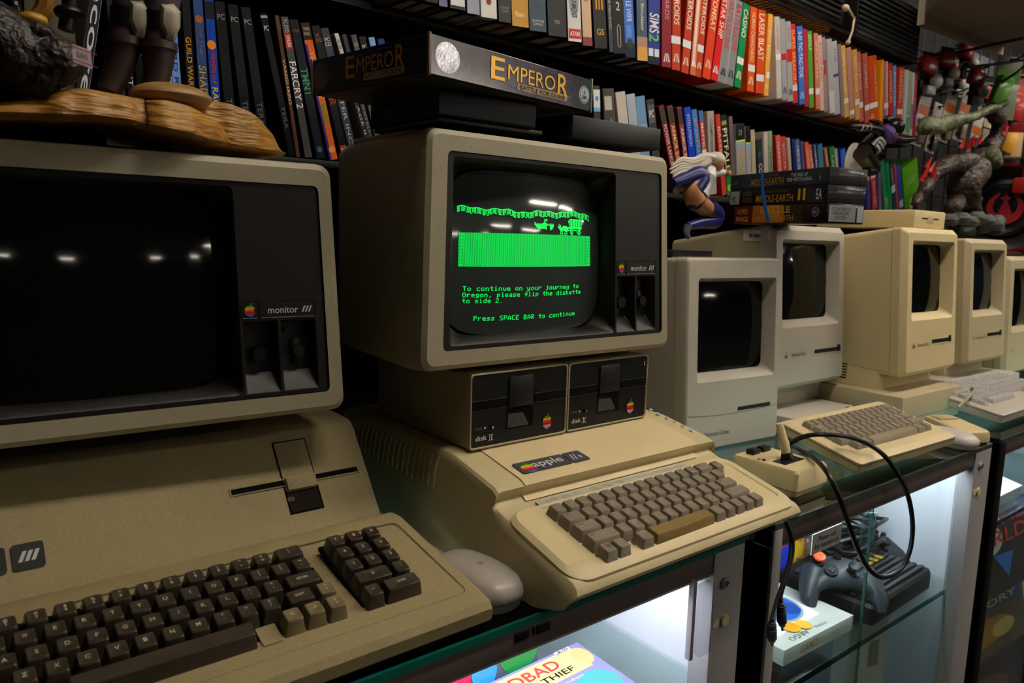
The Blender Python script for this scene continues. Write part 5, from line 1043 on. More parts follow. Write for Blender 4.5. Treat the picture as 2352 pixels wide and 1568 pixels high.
def build_row(rows, row, z_shelf, H0, D, group, wherelab, cat):
    cnt = Counter(r_[4] for r_ in rows); seen = Counter(); prev = None; end = -9
    adj = []
    for (s0, z0, lean, wd, key) in rows:
        zs = z_shelf-.008*s0 if row == 'B' else z_shelf
        adj.append([s0-(z0-zs)*math.tan(lean), lean])
    for i in range(1, len(adj)):
        gb = adj[i][0]-adj[i-1][0]; gt = gb+H0*(math.tan(adj[i][1])-math.tan(adj[i-1][1]))
        if gt < .55*gb and abs(adj[i][1]-adj[i-1][1]) < .13: adj[i][1] = math.atan(math.tan(adj[i-1][1])-.45*gb/H0)
        if gb < .007: adj[i][0] = adj[i-1][0]+.0105
    for i, (s0, z0, lean, wd, key) in enumerate(rows):
        lean = adj[i][1]
        side, spine, fn, lab = SP[key]
        zs = z_shelf-.008*s0 if row == 'B' else z_shelf
        H = H0
        if row == 'C': H = {'t3': .165, 't3b': .165, 'yw': .16, 'coast': .14, 'pale2': .16, 'grn2': .165, 'lime': .145}.get(key, .180 if s0 < .8 else (.16 if s0 < 1.38 else .150))
        if row == 'A': H = .186
        w_ = min(wd*math.cos(lean)*.95, .0145 if row == 'A' else 9)
        w_ = max(w_, .006)
        s = adj[i][0]
        if i+1 < len(adj):
            gb = adj[i+1][0]-s; gt = gb+H0*(math.tan(adj[i+1][1])-math.tan(lean)); gt = gt if gt > .3*gb else gb; w_ = max(.006, min(w_, (min(gb, gt))*math.cos(lean)*.97))
        mb = MB(); d = D*(1-.04*R.random()); jy = R.uniform(0, .004)
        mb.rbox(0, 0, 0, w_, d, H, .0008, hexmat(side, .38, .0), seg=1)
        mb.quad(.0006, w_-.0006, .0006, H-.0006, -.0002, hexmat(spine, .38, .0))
        fn(mb, w_, H)
        if row == 'B' and s0 < .47 and key not in ('thin',):  # underside with bar code panel
            tanm = hexmat('a8937c' if i % 3 else '6c5c4c', .6)
            mb.add([(w_*.1, d*.06, -.0003), (w_*.1, d*.8, -.0003), (w_*.9, d*.8, -.0003), (w_*.9, d*.06, -.0003)], [(0, 1, 2, 3)], tanm)
            for q in range(9):
                yy = d*.3+q*.0035; mb.add([(w_*.25, yy, -.0005), (w_*.25, yy+.0017, -.0005), (w_*.75, yy+.0017, -.0005), (w_*.75, yy, -.0005)], [(0, 1, 2, 3)], hexmat('1c1814'))
        seen[key] += 1; n = seen[key]
        if cnt[key] > 1: lab = lab+', '+['', 'first', 'second', 'third', 'fourth'][n]+' of its kind from the left'
        if len(lab.split()) < 11: lab += wherelab
        o = mb.build('game_case' if row == 'A' else 'game_box', None, lab, cat, group)
        # lean about the lower corner that rests on the shelf
        M = shelfM(s, zs, jy, row)
        if lean <= 0: M = M @ Matrix.Rotation(lean, 4, 'Y')
        else: M = M @ Matrix.Translation((w_, 0, 0)) @ Matrix.Rotation(lean, 4, 'Y') @ Matrix.Translation((-w_, 0, 0))
        o.matrix_world = M
build_row(ROW_A, 'A', .4625, .186, .135, 'game cases on the lower shelf behind the left monitors', ', lower shelf', 'game case')
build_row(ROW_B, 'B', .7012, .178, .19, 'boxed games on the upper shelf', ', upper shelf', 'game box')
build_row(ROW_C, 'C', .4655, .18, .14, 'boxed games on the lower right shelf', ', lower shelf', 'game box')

# ---------------------------------------------------------------- bookcase
t = thing('bookcase', 'black bookcase with open shelves behind the computers', 'bookcase', shelfM(0, 0, 0, 'A'))
def sb(n, x0, y0, z0, x1, y1, z1, m=BLKM, r=.001):
    b = MB(); b.rbox(x0, y0, z0, x1, y1, z1, r, m); return b.build(n, t)
BKS = mat('black_laminate', '0c0c0d', .55)
sb('shelf', -1.4, .002, .452, .62, .30, .4620, BKS); sb('shelf', .62, .002, .452, 1.92, .30, .4650, BKS)
b = MB(); b.box(-1.4, .030, 0, 1.80, .29, .010, BKS)
o = b.build('shelf', t); o.matrix_local = Matrix.Translation((0, 0, .690)) @ Matrix.Rotation(.008, 4, 'Y')
sb('shelf', -1.4, .05, .93, .7, .30, .945, BKS)
sb('back_panel', -1.4, .302, -1.0, 1.95, .312, .98, BLKM)
sb('side_panel', 1.80, .03, -1.0, 1.815, .30, .44, BKS)
sb('side_panel', -1.415, .002, -1.0, -1.4, .30, 1.2, BKS)
# wire shelf above the right half
WZ = .022
b = MB(); b.M = Matrix.Translation((0, 0, WZ)); m = mat('black_wire', '1c1a19', .35, metal=.3)
for y in (-.02, -.02+.10, .18): b.tube([(.70, y, .893-.008*.7), (1.80, y, .893-.008*1.8)], .0035 if y < 0 else .0025, m, 6)
b.tube([(.70, -.02, .865-.008*.7), (1.80, -.02, .865-.008*1.8)], .0025, m, 6)
for i in range(56): x = .72+i*.0195; b.tube([(x, -.02, .897-.008*x), (x, .20, .897-.008*x)], .0013, m, 4)
b.build('wire_shelf', t)
b = MB()
for i in range(5): b.tube([(.60+i*.0, .012+i*.05, .452), (.86, .012+i*.05, .450)], .002, m, 5)
for x in (.62, .70, .78, .86): b.tube([(x, .01, .449), (x, .22, .449)], .002, m, 5)
b.build('wire_rack', t)
# ribbed black units and amber box on the wire shelf
def ribbed(s, L, lab, z=.900):
    u = thing('stereo_unit', lab, 'electronics', shelfM(s, z-.008*s, -.01, 'A') @ Matrix.Rotation(.008, 4, 'Y'))
    b = MB(); b.rbox(0, .004, 0, L, .26, .15, .004, BLK); b.build('case', u)
    for i in range(10): MB().rbox(.004, -.001, .010+i*.0135, L-.02, .008, .0165+i*.0135, .001, mat('ribbed_black', '26282a', .35)).build('rib', u)
ribbed(.80, .44, 'black ribbed electronic unit on the wire shelf, left of the hanging cable', .9360)
ribbed(1.31, .40, 'black ribbed electronic unit on the wire shelf, right of the hanging cable', .922)
b = MB(); b.rbox(0, .0, 0, .46, .2, .012, .001, hexmat('b87c1c', .5)); o = b.build('flat_box', None, 'amber yellow flat box under the left ribbed unit on the wire shelf', 'box'); o.matrix_world = shelfM(.76, .9145, .02, 'A') @ Matrix.Rotation(.008, 4, 'Y')
b = MB(); p0 = at(1935, 15, .50); p1 = at(1962, 42, .495); p2 = at(1958, 70, .49); p3 = at(1948, 97, .49)
b.tube([p0, at(1950, 22, .49), p1, p2, p3], .0028, mat('ivory_cord', 'c8b8a0', .5), 8); b.ball(tuple(p3), .006, .006, .006, MATS['ivory_cord'], 8); b.ball(tuple(at(1942, 18, .492)), .012, .008, .008, MATS['ivory_cord'], 8)
b.build('cable_end', None, 'cream cable with a knotted end hanging between the ribbed units', 'cable')

# ---------------------------------------------------------------- boxes lying on the monitors
EM = TR(.326, .153, .5205, .1697)
b = MB(); W, D, H = .272, .206, .0395
b.rbox(0, 0, 0, W, D, H, .0012, hexmat('2c2640', .25, .5))
b.quad(.001, W-.001, .001, H-.001, -.0003, mat('worn_purple_print', '3a3648', .22, var=.5, vscale=35, col2='23222c', coat=.5))
def emp(mb, base, L, gold, silver):
    """title art on a panel: base maps (x,z) to local"""
    def P(x, z, e=0): return base @ Vector((x, -.0006-e, z))
    def poly(pts, m, e=0): mb.add([P(a, c, e) for a, c in pts], [tuple(range(len(pts)))], m)
    def txt(s_, x, z, w, h_, m, bold, e=.0004):
        v, f, asp = textmesh(s_, bold); mb.add([P(x+a*w, z+c*h_, e) for a, c in v], f, m)
    poly([(L*.09+.017*math.cos(k*PI/12)*1.0, H*.5+.0155*math.sin(k*PI/12)) for k in range(24)], silver)
    for k in range(48):
        a0, a1 = k*PI/24, (k+1)*PI/24; rx, rz = L*.28, .0155
        poly([(L*.60+rx*math.cos(a0), H*.5+rz*math.sin(a0)), (L*.60+rx*math.cos(a1), H*.5+rz*math.sin(a1)), (L*.60+rx*.985*math.cos(a1), H*.5+rz*.95*math.sin(a1)), (L*.60+rx*.985*math.cos(a0), H*.5+rz*.95*math.sin(a0))], hexmat('6a5cb0', .3))
    k_ = L/.272; txt('E', L*.365, H*.57, .022*k_, .0235, gold, .02); txt('MPERO', L*.578, H*.56, .083*k_, .0165, gold, .0); txt('R', L*.785, H*.57, .020*k_, .0255, gold, .02)
    poly([(L*.49, H*.13), (L*.81, H*.13), (L*.82, H*.2), (L*.81, H*.32), (L*.49, H*.32), (L*.48, H*.2)], hexmat('b09a78', .3), .0002)
    txt('BATTLE FOR DUNE', L*.65, H*.225, L*.30, H*.13, hexmat('241c18'), 0, .0006)
GLD = mat('gold_print', 'd8a440', .28, metal=.5); MOON = mat('silver_moon_print', 'b0b0bc', .18, metal=.6, var=.5, vscale=60, bump=.6, bscale=300)
emp(b, Matrix.Identity(4), W, GLD, MOON)
v, f, asp = textmesh('EA\nGAMES', .02)
disc(b, (W*.945, H*.47), .0105, hexmat('c0c8d0'), y=-.0006, n=28); disc(b, (W*.945, H*.47), .0093, hexmat('30405c'), y=-.0008, n=28); disc(b, (W*.945, H*.47), .0085, hexmat('b8c4d0'), y=-.0009, n=28)
b.add([(W*.945+a*.010, -.0012, H*.47+c*.011) for a, c in v], f, hexmat('24386c'))
b.text('WESTWOOD', Matrix.Translation((W*.988, -.0009, H*.5)) @ Matrix.Rotation(PI/2, 4, 'X') @ Matrix.Rotation(PI/2, 4, 'Z'), H*.8, .004, hexmat('3c8c54'))
b.add([(-.0003, .001, .001), (-.0003, D-.001, .001), (-.0003, D-.001, H-.001), (-.0003, .001, H-.001)], [(0, 3, 2, 1)], mat('worn_dark_print', '221f2c', .3, var=.4, vscale=30))
SM = Matrix.Rotation(-PI/2, 4, 'Z') @ Matrix.Translation((-D, 0, 0))
emp(b, SM, D*1.0, mat('gold_print_dull', 'b88428', .4), mat('moon_dull', '5a5048', .5))
b.add([(-.0006, .006, .002), (-.0006, .006, H-.002), (-.0006, .014, H-.002), (-.0006, .014, .002)], [(0, 1, 2, 3)], hexmat('1c3a1c'))
b.add([(.003, .003, -.0004), (.003, D-.003, -.0004), (W-.003, D-.003, -.0004), (W-.003, .003, -.0004)], [(0, 1, 2, 3)], mat('worn_green_print', '1e2a26', .4, var=.8, vscale=25, col2='5a4a24'))
for a in ((0, 0), (W, 0), (0, D)):  # frayed paper corners
    b.rbox(a[0]-.0016, a[1]-.0016, -.001, a[0]+.0018, a[1]+.0018, H+.001, .0008, hexmat('8c8074', .8))
o = b.build('game_box', None, 'big worn purple-black game box with gold title, topmost on the lit monitor', 'game box'); o.matrix_world = EM
b = MB(); W, D, H = .138, .160, .0290
b.rbox(0, 0, 0, W, D, H, .001, hexmat('0f0f16', .4)); b.add([(-.0003, .002, .001), (-.0003, D-.002, .001), (-.0003, D-.002, H-.001), (-.0003, .002, H-.001)], [(0, 3, 2, 1)], hexmat('0d0c0c', .4))
TM = Matrix.Translation((-.0008, D*.48, H*.52)) @ Matrix.Rotation(-PI/2, 4, 'Z') @ Matrix.Rotation(PI/2, 4, 'X')
b.text('GABRIEL KNIGHT', TM, D*.62, H*.46, hexmat('5e3c20'), 0)
b.quad(.002, W-.002, .002, H-.002, -.0003, hexmat('12141f', .4)); b.text('SINS OF THE FATHERS', face_txt(W*.55, -.0006, H*.6), W*.6, H*.18, hexmat('2a2c36'))
o = b.build('game_box', None, 'small black game box with brown title under the big purple one', 'game box'); o.matrix_world = TR(.367, .201, .4904, -.018)
o = MB().rbox(0, 0, 0, .165, .14, .0285, .0018, mat('case_black', '141517', .42, bump=.3, bscale=1200)).build('black_case', None, 'matte black box on the right of the lit monitor, under the purple box', 'case'); o.matrix_world = TR(.562, .196, .4848, 0)
o = MB().rbox(0, 0, 0, .15, .15, .0052, .0012, MATS['case_black']).build('black_case', None, 'thin black case under the small brown-titled game box', 'case'); o.matrix_world = TR(.372, .206, .4848, 0)
# lotr stack
def stackbox(M, W, D, H, lab, cat, side, front, fn, grey=None):
    b = MB(); b.rbox(0, 0, 0, W, D, H, .0012, hexmat(side, .35, .3))
    b.add([(-.0004, .001, .001), (-.0004, D-.001, .001), (-.0004, D-.001, H-.001), (-.0004, .001, H-.001)], [(0, 3, 2, 1)], hexmat(front, .3, .3))
    def P(s, z, e=0): return Vector((-.0007-e, D-s, z))
    def txt(st, s, z, w, h_, m, bold=0, e=.0003):
        v, f, asp = textmesh(st, bold); b.add([P(s+a*w, z+c*h_, e) for a, c in v], f, hexmat(m))
    def rect(s0, s1, z0, z1, m, e=0): b.add([P(s0, z0, e), P(s1, z0, e), P(s1, z1, e), P(s0, z1, e)], [(0, 1, 2, 3)], hexmat(m, .35))
    def circ(s, z, r_, m, e=0): b.add([P(s+r_*math.cos(k*PI/12), z+r_*math.sin(k*PI/12), e) for k in range(24)], [tuple(range(24))], hexmat(m))
    fn(txt, rect, circ, W, D, H, b)
    o = b.build('game_box' if cat == 'game box' else 'game_case', None, lab, cat, 'boxes stacked on the sticker-marked compact computer'); o.matrix_world = M; return o
LT = lambda z, dy=0, dr=0: TR(1.122+dy, .168, z, -.2435+dr)
def f3(txt, rect, circ, W, D, H, b):
    rect(.0, D*.16, .001, H-.001, '1c0e08'); rect(D*.10, D*.30, .001, H-.001, '6a2018', .0001); rect(D*.26, D*.62, .001, H-.001, 'b8702a', .0001); rect(D*.40, D*.58, H*.3, H-.001, 'd08c34', .0002); rect(D*.62, D*.80, .001, H-.001, '3a2a1c', .0002)
    txt('LORD', D*.19, H*.66, D*.11, H*.30, 'e8b84c', .02); txt('RINGS', D*.19, H*.24, D*.13, H*.28, 'e8b84c', .02); txt('BATTLE', D*.53, H*.72, D*.30, H*.34, 'e0b050', .02); txt('MIDDLE-EARTH', D*.53, H*.28, D*.36, H*.28, 'c89040', .02)
    circ(D*.91, H*.55, H*.24, 'a8b4c0', .0002); circ(D*.91, H*.55, H*.20, '2c3c58', .0004); txt('EA', D*.91, H*.56, H*.24, H*.16, 'c8d4e0', .02, .0006)
    b.quad(.006, W-.020, .003, H-.003, -.0004, hexmat('8a8a88', .3, .5)); b.quad(W-.016, W-.002, .003, H-.003, -.0004, hexmat('a8b0b8', .2, .8)); b.text('CONTENTS\nMINIMUM\nSYSTEM', face_txt(W*.38, -.0007, H*.5), W*.5, H*.6, hexmat('3a3a3a'))
def f2(txt, rect, circ, W, D, H, b):
    rect(.003, D*.12, H*.08, H*.92, 'b8b8b4'); txt('PC', D*.06, H*.4, D*.04, H*.4, '202020', .02); txt('LORD\nRINGS', D*.21, H*.52, D*.10, H*.7, '8a6a28'); txt('THE BATTLE FOR', D*.52, H*.78, D*.22, H*.14, '8a6a28'); txt('MIDDLE-EARTH', D*.50, H*.36, D*.38, H*.44, 'c8952c', .01); txt('II', D*.77, H*.52, D*.07, H*.68, 'e8b020', .03); txt('EA', D*.93, H*.5, D*.05, H*.6, 'e8e8e8', .04)
    for z in (.25, .5, .75): b.quad(.001, W-.001, H*z, H*z+.0008, -.0004, hexmat('1c1c1e'))
    for x in (.22, .82): b.quad(W*x, W*x+.0008, .001, H-.001, -.0004, hexmat('1c1c1e'))
def f1(txt, rect, circ, W, D, H, b):
    rect(.0, D, .001, H-.001, '18222c'); txt('PC DVD', D*.05, H*.45, D*.07, H*.24, 'c86a40', .02); txt('LORD\nRINGS', D*.19, H*.5, D*.09, H*.66, '6c5a34'); txt('BATTLE FOR', D*.43, H*.80, D*.18, H*.14, '8a7040'); txt('MIDDLE-EARTH', D*.41, H*.40, D*.34, H*.44, 'b08838', .01); txt('THE RISE OF\nTHE WITCH-KING', D*.73, H*.55, D*.24, H*.50, 'c8d8e8', .01); txt('6', D*.925, H*.5, D*.02, H*.4, 'c08a38')
    for z in (.5,): b.quad(.001, W-.001, H*z, H*z+.0008, -.0004, hexmat('1c1c1e'))
    for x in (.22, .78): b.quad(W*x, W*x+.0008, .001, H-.001, -.0004, hexmat('1c1c1e'))
stackbox(LT(.3985), .088, .253, .034, 'glossy orange-brown game box with gold lettering, lowest of the stack of three', 'game box', '101010', '1c0e08', f3)
stackbox(LT(.4330, -.001), .090, .245, .0295, 'black game case with a large gold numeral two, middle of the stack of three', 'game case', '2a2b2d', '141516', f2)
stackbox(LT(.4630, .0), .090, .245, .0290, 'dark blue-black game case with pale title, topmost of the stack of three', 'game case', '2a2b2d', '18222c', f1)
# blue strap hanging over the stack
b = MB(); m = mat('blue_rubber_band', '1a68c8', .45); q = [at(1752, 396, .36), at(1762, 430, .345), at(1772, 470, .325), at(1783, 505, .31)]
P0 = LT(.3985)
def sp(s, z): return P0 @ Vector((-.0022, .253-s, z))
pts = [sp(.095, .0945), sp(.100, .060), sp(.110, .030), sp(.122, .002)]
for i in range(3):
    a, c = pts[i], pts[i+1]; o_ = (P0.to_3x3() @ Vector((0, -1, 0)))*.0032; n_ = (P0.to_3x3() @ Vector((-1, 0, 0)))*.0008
    b.loft([[tuple(x) for x in (p-o_-n_, p+o_-n_, p+o_+n_, p-o_+n_)] for p in (a, c)], m, m, m)
b.build('rubber_band', None, 'bright blue band hanging over the front of the three stacked boxes', 'band')

# ---------------------------------------------------------------- mice, joystick, cords
def mouse(M, lab, W, L, H, m, mono=True):
    t = thing('computer_mouse', lab, 'mouse', M)
    b = MB(); rings = []
    def out(k, z, yo=0): return [(px*k, py*k+yo, z) for px, py in [((W/2)*math.copysign(abs(math.cos(a))**.75, math.cos(a))*(1-.10*math.sin(a)), (L/2)*math.copysign(abs(math.sin(a))**.85, math.sin(a))) for a in [2*PI*i/36 for i in range(36)]]]
    b.loft([out(.86, 0), out(.93, .002), out(.985, H*.34)], m, m)
    b.loft([out(.985, H*.34), out(.975, H*.345), out(.975, H*.36), out(.99, H*.365)], mat('mouse_seam', '5c5854', .6))
    b.loft([out(.99, H*.365), out(1.0, H*.45), out(.985, H*.60), out(.93, H*.76, .001), out(.80, H*.89, .001), out(.55, H*.97, .002), out(.25, H*.995, .002), out(.02, H, .002)], m, None, m)
    b.build('shell', t)
    g = MB(); g.add([(-W*.36, L*.18, H*.90), (W*.36, L*.18, H*.90), (W*.36, L*.19, H*.903), (-W*.36, L*.19, H*.903)], [(0, 1, 2, 3)], MATS['mouse_seam']) if False else None
    if mono:
        g = MB(); apple(g, Matrix.Translation((0, -.004, H*1.004)) @ Matrix.Rotation(-PI/2, 4, 'X'), .0075, .010, RAIN, mono=mat('mouse_logo', '8b8681', .5)); g.build('emblem', t)
    return t
MG = mat('warm_grey_plastic', 'a9a19b', .32, var=.05, vscale=20)
mouse(TR(.3385, .070, 0, .05), 'rounded grey mouse between the tan and the cream computers', .060, .112, .034, MG)
mouse(TR(1.405, .045, 0, -.3), 'rounded white mouse beside the cream keyboard', .058, .105, .028, mat('pale_plastic', 'c9c4c2', .35), False)
t = thing('computer_mouse', 'boxy cream mouse at the right corner of the middle case', 'mouse', TR(1.470, .060, 0, -.45))
b = MB(); sq = lambda k, y1, z: [(px, py, z) for px, py in rr(-.031*k, .031*k, -.052*k, .052*k*y1, .006)]
b.loft([sq(.93, 1, 0), sq(1, 1, .004), sq(1, 1, .016), [(p[0], p[1], .018 + (.012 if p[1] > -.02 else .004)) for p in sq(.97, 1, 0)], [(p[0], p[1], .019 + (.013 if p[1] > -.02 else .006)) for p in sq(.90, 1, 0)]], MACY, MACY, MACY); b.build('shell', t)
MB().rbox(-.022, .018, .030, .022, .046, .0335, .001, MACT).build('button', t)
# joystick
t = thing('joystick', 'cream analogue joystick with a slim stick and black gate, right of the cream computer', 'joystick', TR(.875, .038, 0, .02))
b = MB(); q = lambda k, z, e=0: [(px, py, z) for px, py in rr(k, .090-k, k, .112-k, .006)]
b.loft([q(.006, 0), q(.001, .010), q(0, .0105), q(.0015, .036), q(.004, .040), q(.007, .0405)], BE2, BE2, BE2); b.build('housing', t)
b = MB(); b.loft([q(-.0002, .0098), q(-.0002, .0108)], MATS['mouse_seam']); b.build('seam', t)
b = MB(); b.prism(rr(.018, .072, .030, .052, .002), .0400, .0412, mat('black_gate', '1b1c1e', .25)); b.build('gate', t)
b = MB(); s0 = Vector((.050, .046, .041)); s1 = Vector((.040, .058, .0945))
b.tube([s0, s0.lerp(s1, .18)], [.0105, .0070], BLK, 14); b.tube([s0.lerp(s1, .16), s0.lerp(s1, .45), s0.lerp(s1, .55), s1.lerp(s0, .02), s1], [.0068, .0078, .0066, .0052, .0045], BE2, 14); b.build('stick', t)
for x in (.022, .050): MB().rbox(x, .086, .0405, x+.020, .100, .0480, .0015, BLK).build('button', t)
for x, s_ in ((.012, 1), (.075, -1)):
    b = MB(); b.add([(x-.009, .066, .0409), (x, .072, .0409), (x+.009, .066, .0409), (x, .069, .0409)], [(0, 3, 2, 1)], BLK); b.cyl((x, .062, .040), (x, .062, .0425), .0022, BLK, 10); b.build('trim_dial', t)
b = MB(); L_ = [(1792, 1046, .135), (1808, 1024, .13), (1832, 1008, .11), (1862, 999, .09), (1900, 998, .07), (1945, 1003, .055), (1990, 1018, .035), (2030, 1045, .010), (2064, 1090, -.012), (2086, 1140, -.022), (2096, 1200, -.028), (2092, 1255, -.030), (2075, 1298, -.030), (2045, 1322, -.030), (2015, 1322, -.030), (1988, 1296, -.028), (1966, 1250, -.026), (1946, 1195, -.022), (1925, 1135, -.016), (1900, 1085, .004), (1870, 1052, .05), (1840, 1034, .10), (1805, 1016, .18), (1790, 1010, .21)]
def smooth(P, n=4):
    out = []
    for i in range(len(P)-1):
        p0, p1, p2, p3 = P[max(i-1, 0)], P[i], P[i+1], P[min(i+2, len(P)-1)]
        for k in range(n):
            t_ = k/n; out.append(.5*((2*p1)+(-p0+p2)*t_+(2*p0-5*p1+4*p2-p3)*t_*t_+(-p0+3*p1-3*p2+p3)*t_**3))
    return out+[P[-1]]
b.tube(smooth([at(*q_) for q_ in L_]), .0036, CORD, 10); b.build('cable', None, 'glossy black cord looping from the joystick over the case edge', 'cable')
for pts, lab, plug in (([(1806, 1196, -.012), (1818, 1225, -.016), (1822, 1262, -.018), (1812, 1310, -.02), (1799, 1350, -.02), (1793, 1372, -.02)], 'grey audio cord with plug, right one of two hanging below the cream computer', ((1793, 1372), (1797, 1447))),
                       ([(1803, 1198, -.010), (1815, 1235, -.014), (1814, 1280, -.018), (1800, 1330, -.02), (1783, 1380, -.02), (1773, 1420, -.02)], 'grey audio cord with plug, left one of two hanging below the cream computer', ((1773, 1418), (1773, 1482)))):
    t = thing('audio_cord', lab, 'cable', Matrix.Identity(4))
    MB().tube(smooth([at(*q_) for q_ in pts]), .0022, mat('grey_cord', '3a393c', .4), 8).build('cord', t)
    a, c = at(*plug[0], -.02), at(*plug[1], -.02); d_ = (c-a)
    b = MB(); P = [a, a+d_*.15, a+d_*.16, a+d_*.40, a+d_*.42, a+d_*.74, a+d_*.76]; b.tube(P, [.0028, .0030, .0042, .0052, .0062, .0062, .0048], mat('plug_grey', '4a4846', .45), 12)
    for k in (.22, .30, .38): b.tube([a+d_*k, a+d_*(k+.03)], .0058, MATS['plug_grey'], 12)
    b.tube([a+d_*.74, a+d_*.84], .0045, SIL, 12, cap=False); b.tube([a+d_*.74, c], .0016, SIL, 8); b.build('plug', t)
MB().tube([(.345, .175, .003), (.352, .19, .004), (.345, .215, .004), (.325, .215, .003), (.318, .19, .003), (.33, .175, .003), (.345, .178, .003)], .0032, CORD, 8).build('cord_loop', None, 'small black cord loop between the tan and cream computers', 'cable')
o = MB().box(0, 0, 0, .09, .07, .0006, OFFW).build('lit_case_patch', None, 'white patch standing for the lit case and its papers under the glass', 'light patch'); o.matrix_world = TR(.318, .135, .0002, .2)  # white sheet stands in for lit case interior and papers below the glass
b = MB(); b.tube(smooth([at(*q_) for q_ in ((1905, 935, .26), (1925, 948, .23), (1945, 932, .22), (1955, 938, .21), (1948, 955, .2), (1935, 958, .2))]), .0026, mat('white_cord', 'c4c0ba', .5), 8)
b.build('white_cord', None, 'curl of white cord behind the cream keyboard', 'cable')
b = MB(); b.tube(smooth([at(*q_) for q_ in ((2200, 935, .10), (2232, 905, .10), (2237, 890, .12), (2215, 905, .16), (2180, 935, .2))]), .0024, mat('beige_cord', '9a9080', .5), 8)
b.build('cable', None, 'beige cord arching in front of the grey keyboard', 'cable')

# ---------------------------------------------------------------- statue on the left monitor
SZ = .4325
t = thing('statue', 'statue on golden wood with a dark rocky creature and brown-booted legs, on the dark monitor', 'statue', Matrix.Identity(4))
b = MB(); b.box(-.36, .30, SZ, .06, .46, .4470, BLKM); b.build('plinth', t)
def wood(pts_front, pts_back, ztop, zbot, name):
    # rows of points from left to right: (x,y) front edge ; loft of cross sections
    rings = []
    for (x, y, yb, zb, zt) in pts_front:
        rings.append([(x, y+.004, zb), (x, y-.002, zb+.003), (x, y, zb+(zt-zb)*.5), (x, y+.006, zt-.002), (x, y+.014, zt), (x, (y+yb)/2, zt+.004), (x, yb, zt), (x, yb, zb)])
    m_ = MB(); m_.loft(rings, GOLD, GOLD, GOLD); return m_.build(name, t)
def prof_rows(L, Y, back, sx=0):
    out = []; P = [(at(px, a_, Y+dy), at(px, c_, Y+dy)) for px, a_, c_, dy in L]
    tops = smooth([p[0] for p in P], 4); bots = smooth([p[1] for p in P], 4)
    for k, (u, v) in enumerate(zip(tops, bots)):
        e = .0012*math.sin(k*1.1); out.append(((u.x+v.x)/2, u.y+e, back+.0*k, min(v.z, u.z-.001), u.z))
    return out
def smooth(P, n=4):
    out = []
    for i in range(len(P)-1):
        p0, p1, p2, p3 = P[max(i-1, 0)], P[i], P[i+1], P[min(i+2, len(P)-1)]
        for k in range(n):
            t_ = k/n; out.append(.5*((2*p1)+(-p0+p2)*t_+(2*p0-5*p1+4*p2-p3)*t_*t_+(-p0+3*p1-3*p2+p3)*t_**3))
    return out+[P[-1]]
wood(prof_rows([(-260, 235, 250, .01), (-120, 232, 262, 0), (0, 230, 266, 0), (80, 222, 268, .0), (140, 205, 270, -.004), (190, 197, 272, -.002), (250, 206, 276, 0), (300, 216, 283, .004), (335, 222, 293, .010), (345, 226, 294, .003), (395, 226, 304, .0), (440, 238, 314, .006), (480, 258, 326, .016), (515, 285, 333, .03), (536, 314, 333, .045)], .222, .40), None, 0, 0, 'golden_base')
wood(prof_rows([(440, 232, 318, .0), (470, 228, 330, .0), (510, 230, 336, .0), (550, 238, 341, .0), (590, 258, 347, .003), (625, 295, 351, .008), (645, 330, 355, .014), (655, 352, 357, .02)], .262, .40), None, 0, 0, 'golden_scroll')
hm = MB(); hm.ball(tuple(at(395, 222, .262)), .036, .03, .012, mat('tan_resin_hump', 'a8804e', .45, var=.3, vscale=30), 12); hm.build('tan_hump', t)
def lump(p):
    x, y, z = p; n = math.sin(x*90+y*50)*.35+math.sin(z*140+x*40)*.3+math.sin(y*120-z*60)*.3
    return (x+.003*n, y+.003*math.sin(x*150+z*80), z+.003*n)
b = MB()
b.ball((-.20, .29, .50), .115, .05, .045, ROCK, 18, fn=lump); b.build('creature_body', t, sharp=3)
b = MB(); b.tube(smooth([Vector((-.30, .30, .575)), Vector((-.20, .28, .555)), Vector((-.12, .255, .530)), Vector((-.055, .245, .513)), Vector((-.005, .240, .495)), Vector((.020, .238, .484))]), [.060]*4+[.052]*4+[.042]*4+[.034]*4+[.029]*4+[.015], ROCK, 16)
b.v = [Vector(lump(v)) for v in b.v]; b.build('creature_foot', t, sharp=3)
b = MB(); b.ball((.006, .228, .493), .026, .020, .020, ROCK, 12, fn=lump); b.ball((-.005, .232, .512), .020, .018, .014, ROCK, 10, fn=lump); b.build('creature_toe', t, sharp=3)
b = MB(); b.ball((-.003, .226, .524), .011, .009, .006, mat('ochre_claw', 'a8802c', .4), 10); b.build('claw', t)
tg = MB(); A_ = at(165, 100, .196); B2 = at(208, 116, .196); C_ = at(212, 158, .196); D_ = at(168, 142, .196)
tg.add([tuple(v) for v in (D_, C_, B2, A_)], [(0, 1, 2, 3)], hexmat('c8b4bc', .6)); tg.add([tuple(v+Vector((0, .0006, 0))) for v in (D_, C_, B2, A_)], [(3, 2, 1, 0)], hexmat('c8b4bc', .6))
e1 = (B2-A_).normalized(); e2 = (A_-D_).normalized(); cen = (A_+C_)/2; nrm = e1.cross(e2).normalized()
TMx = Matrix((e1, e2, nrm)).transposed().to_4x4(); TMx.translation = cen-nrm*-.0006 if nrm.y < 0 else cen-nrm*.0006
tg.text('$80', TMx, (B2-A_).length*.62, (A_-D_).length*.36, hexmat('5c5c66'), 0)
for k in (-.36, .36):
    p_ = cen+e2*(A_-D_).length*k; tg.add([tuple(p_-e1*.011-Vector((0, .0004, 0))), tuple(p_+e1*.011-Vector((0, .0004, 0))), tuple(p_+e1*.011+e2*.0007-Vector((0, .0004, 0))), tuple(p_-e1*.011+e2*.0007-Vector((0, .0004, 0)))], [(0, 1, 2, 3)], hexmat('a04858'))
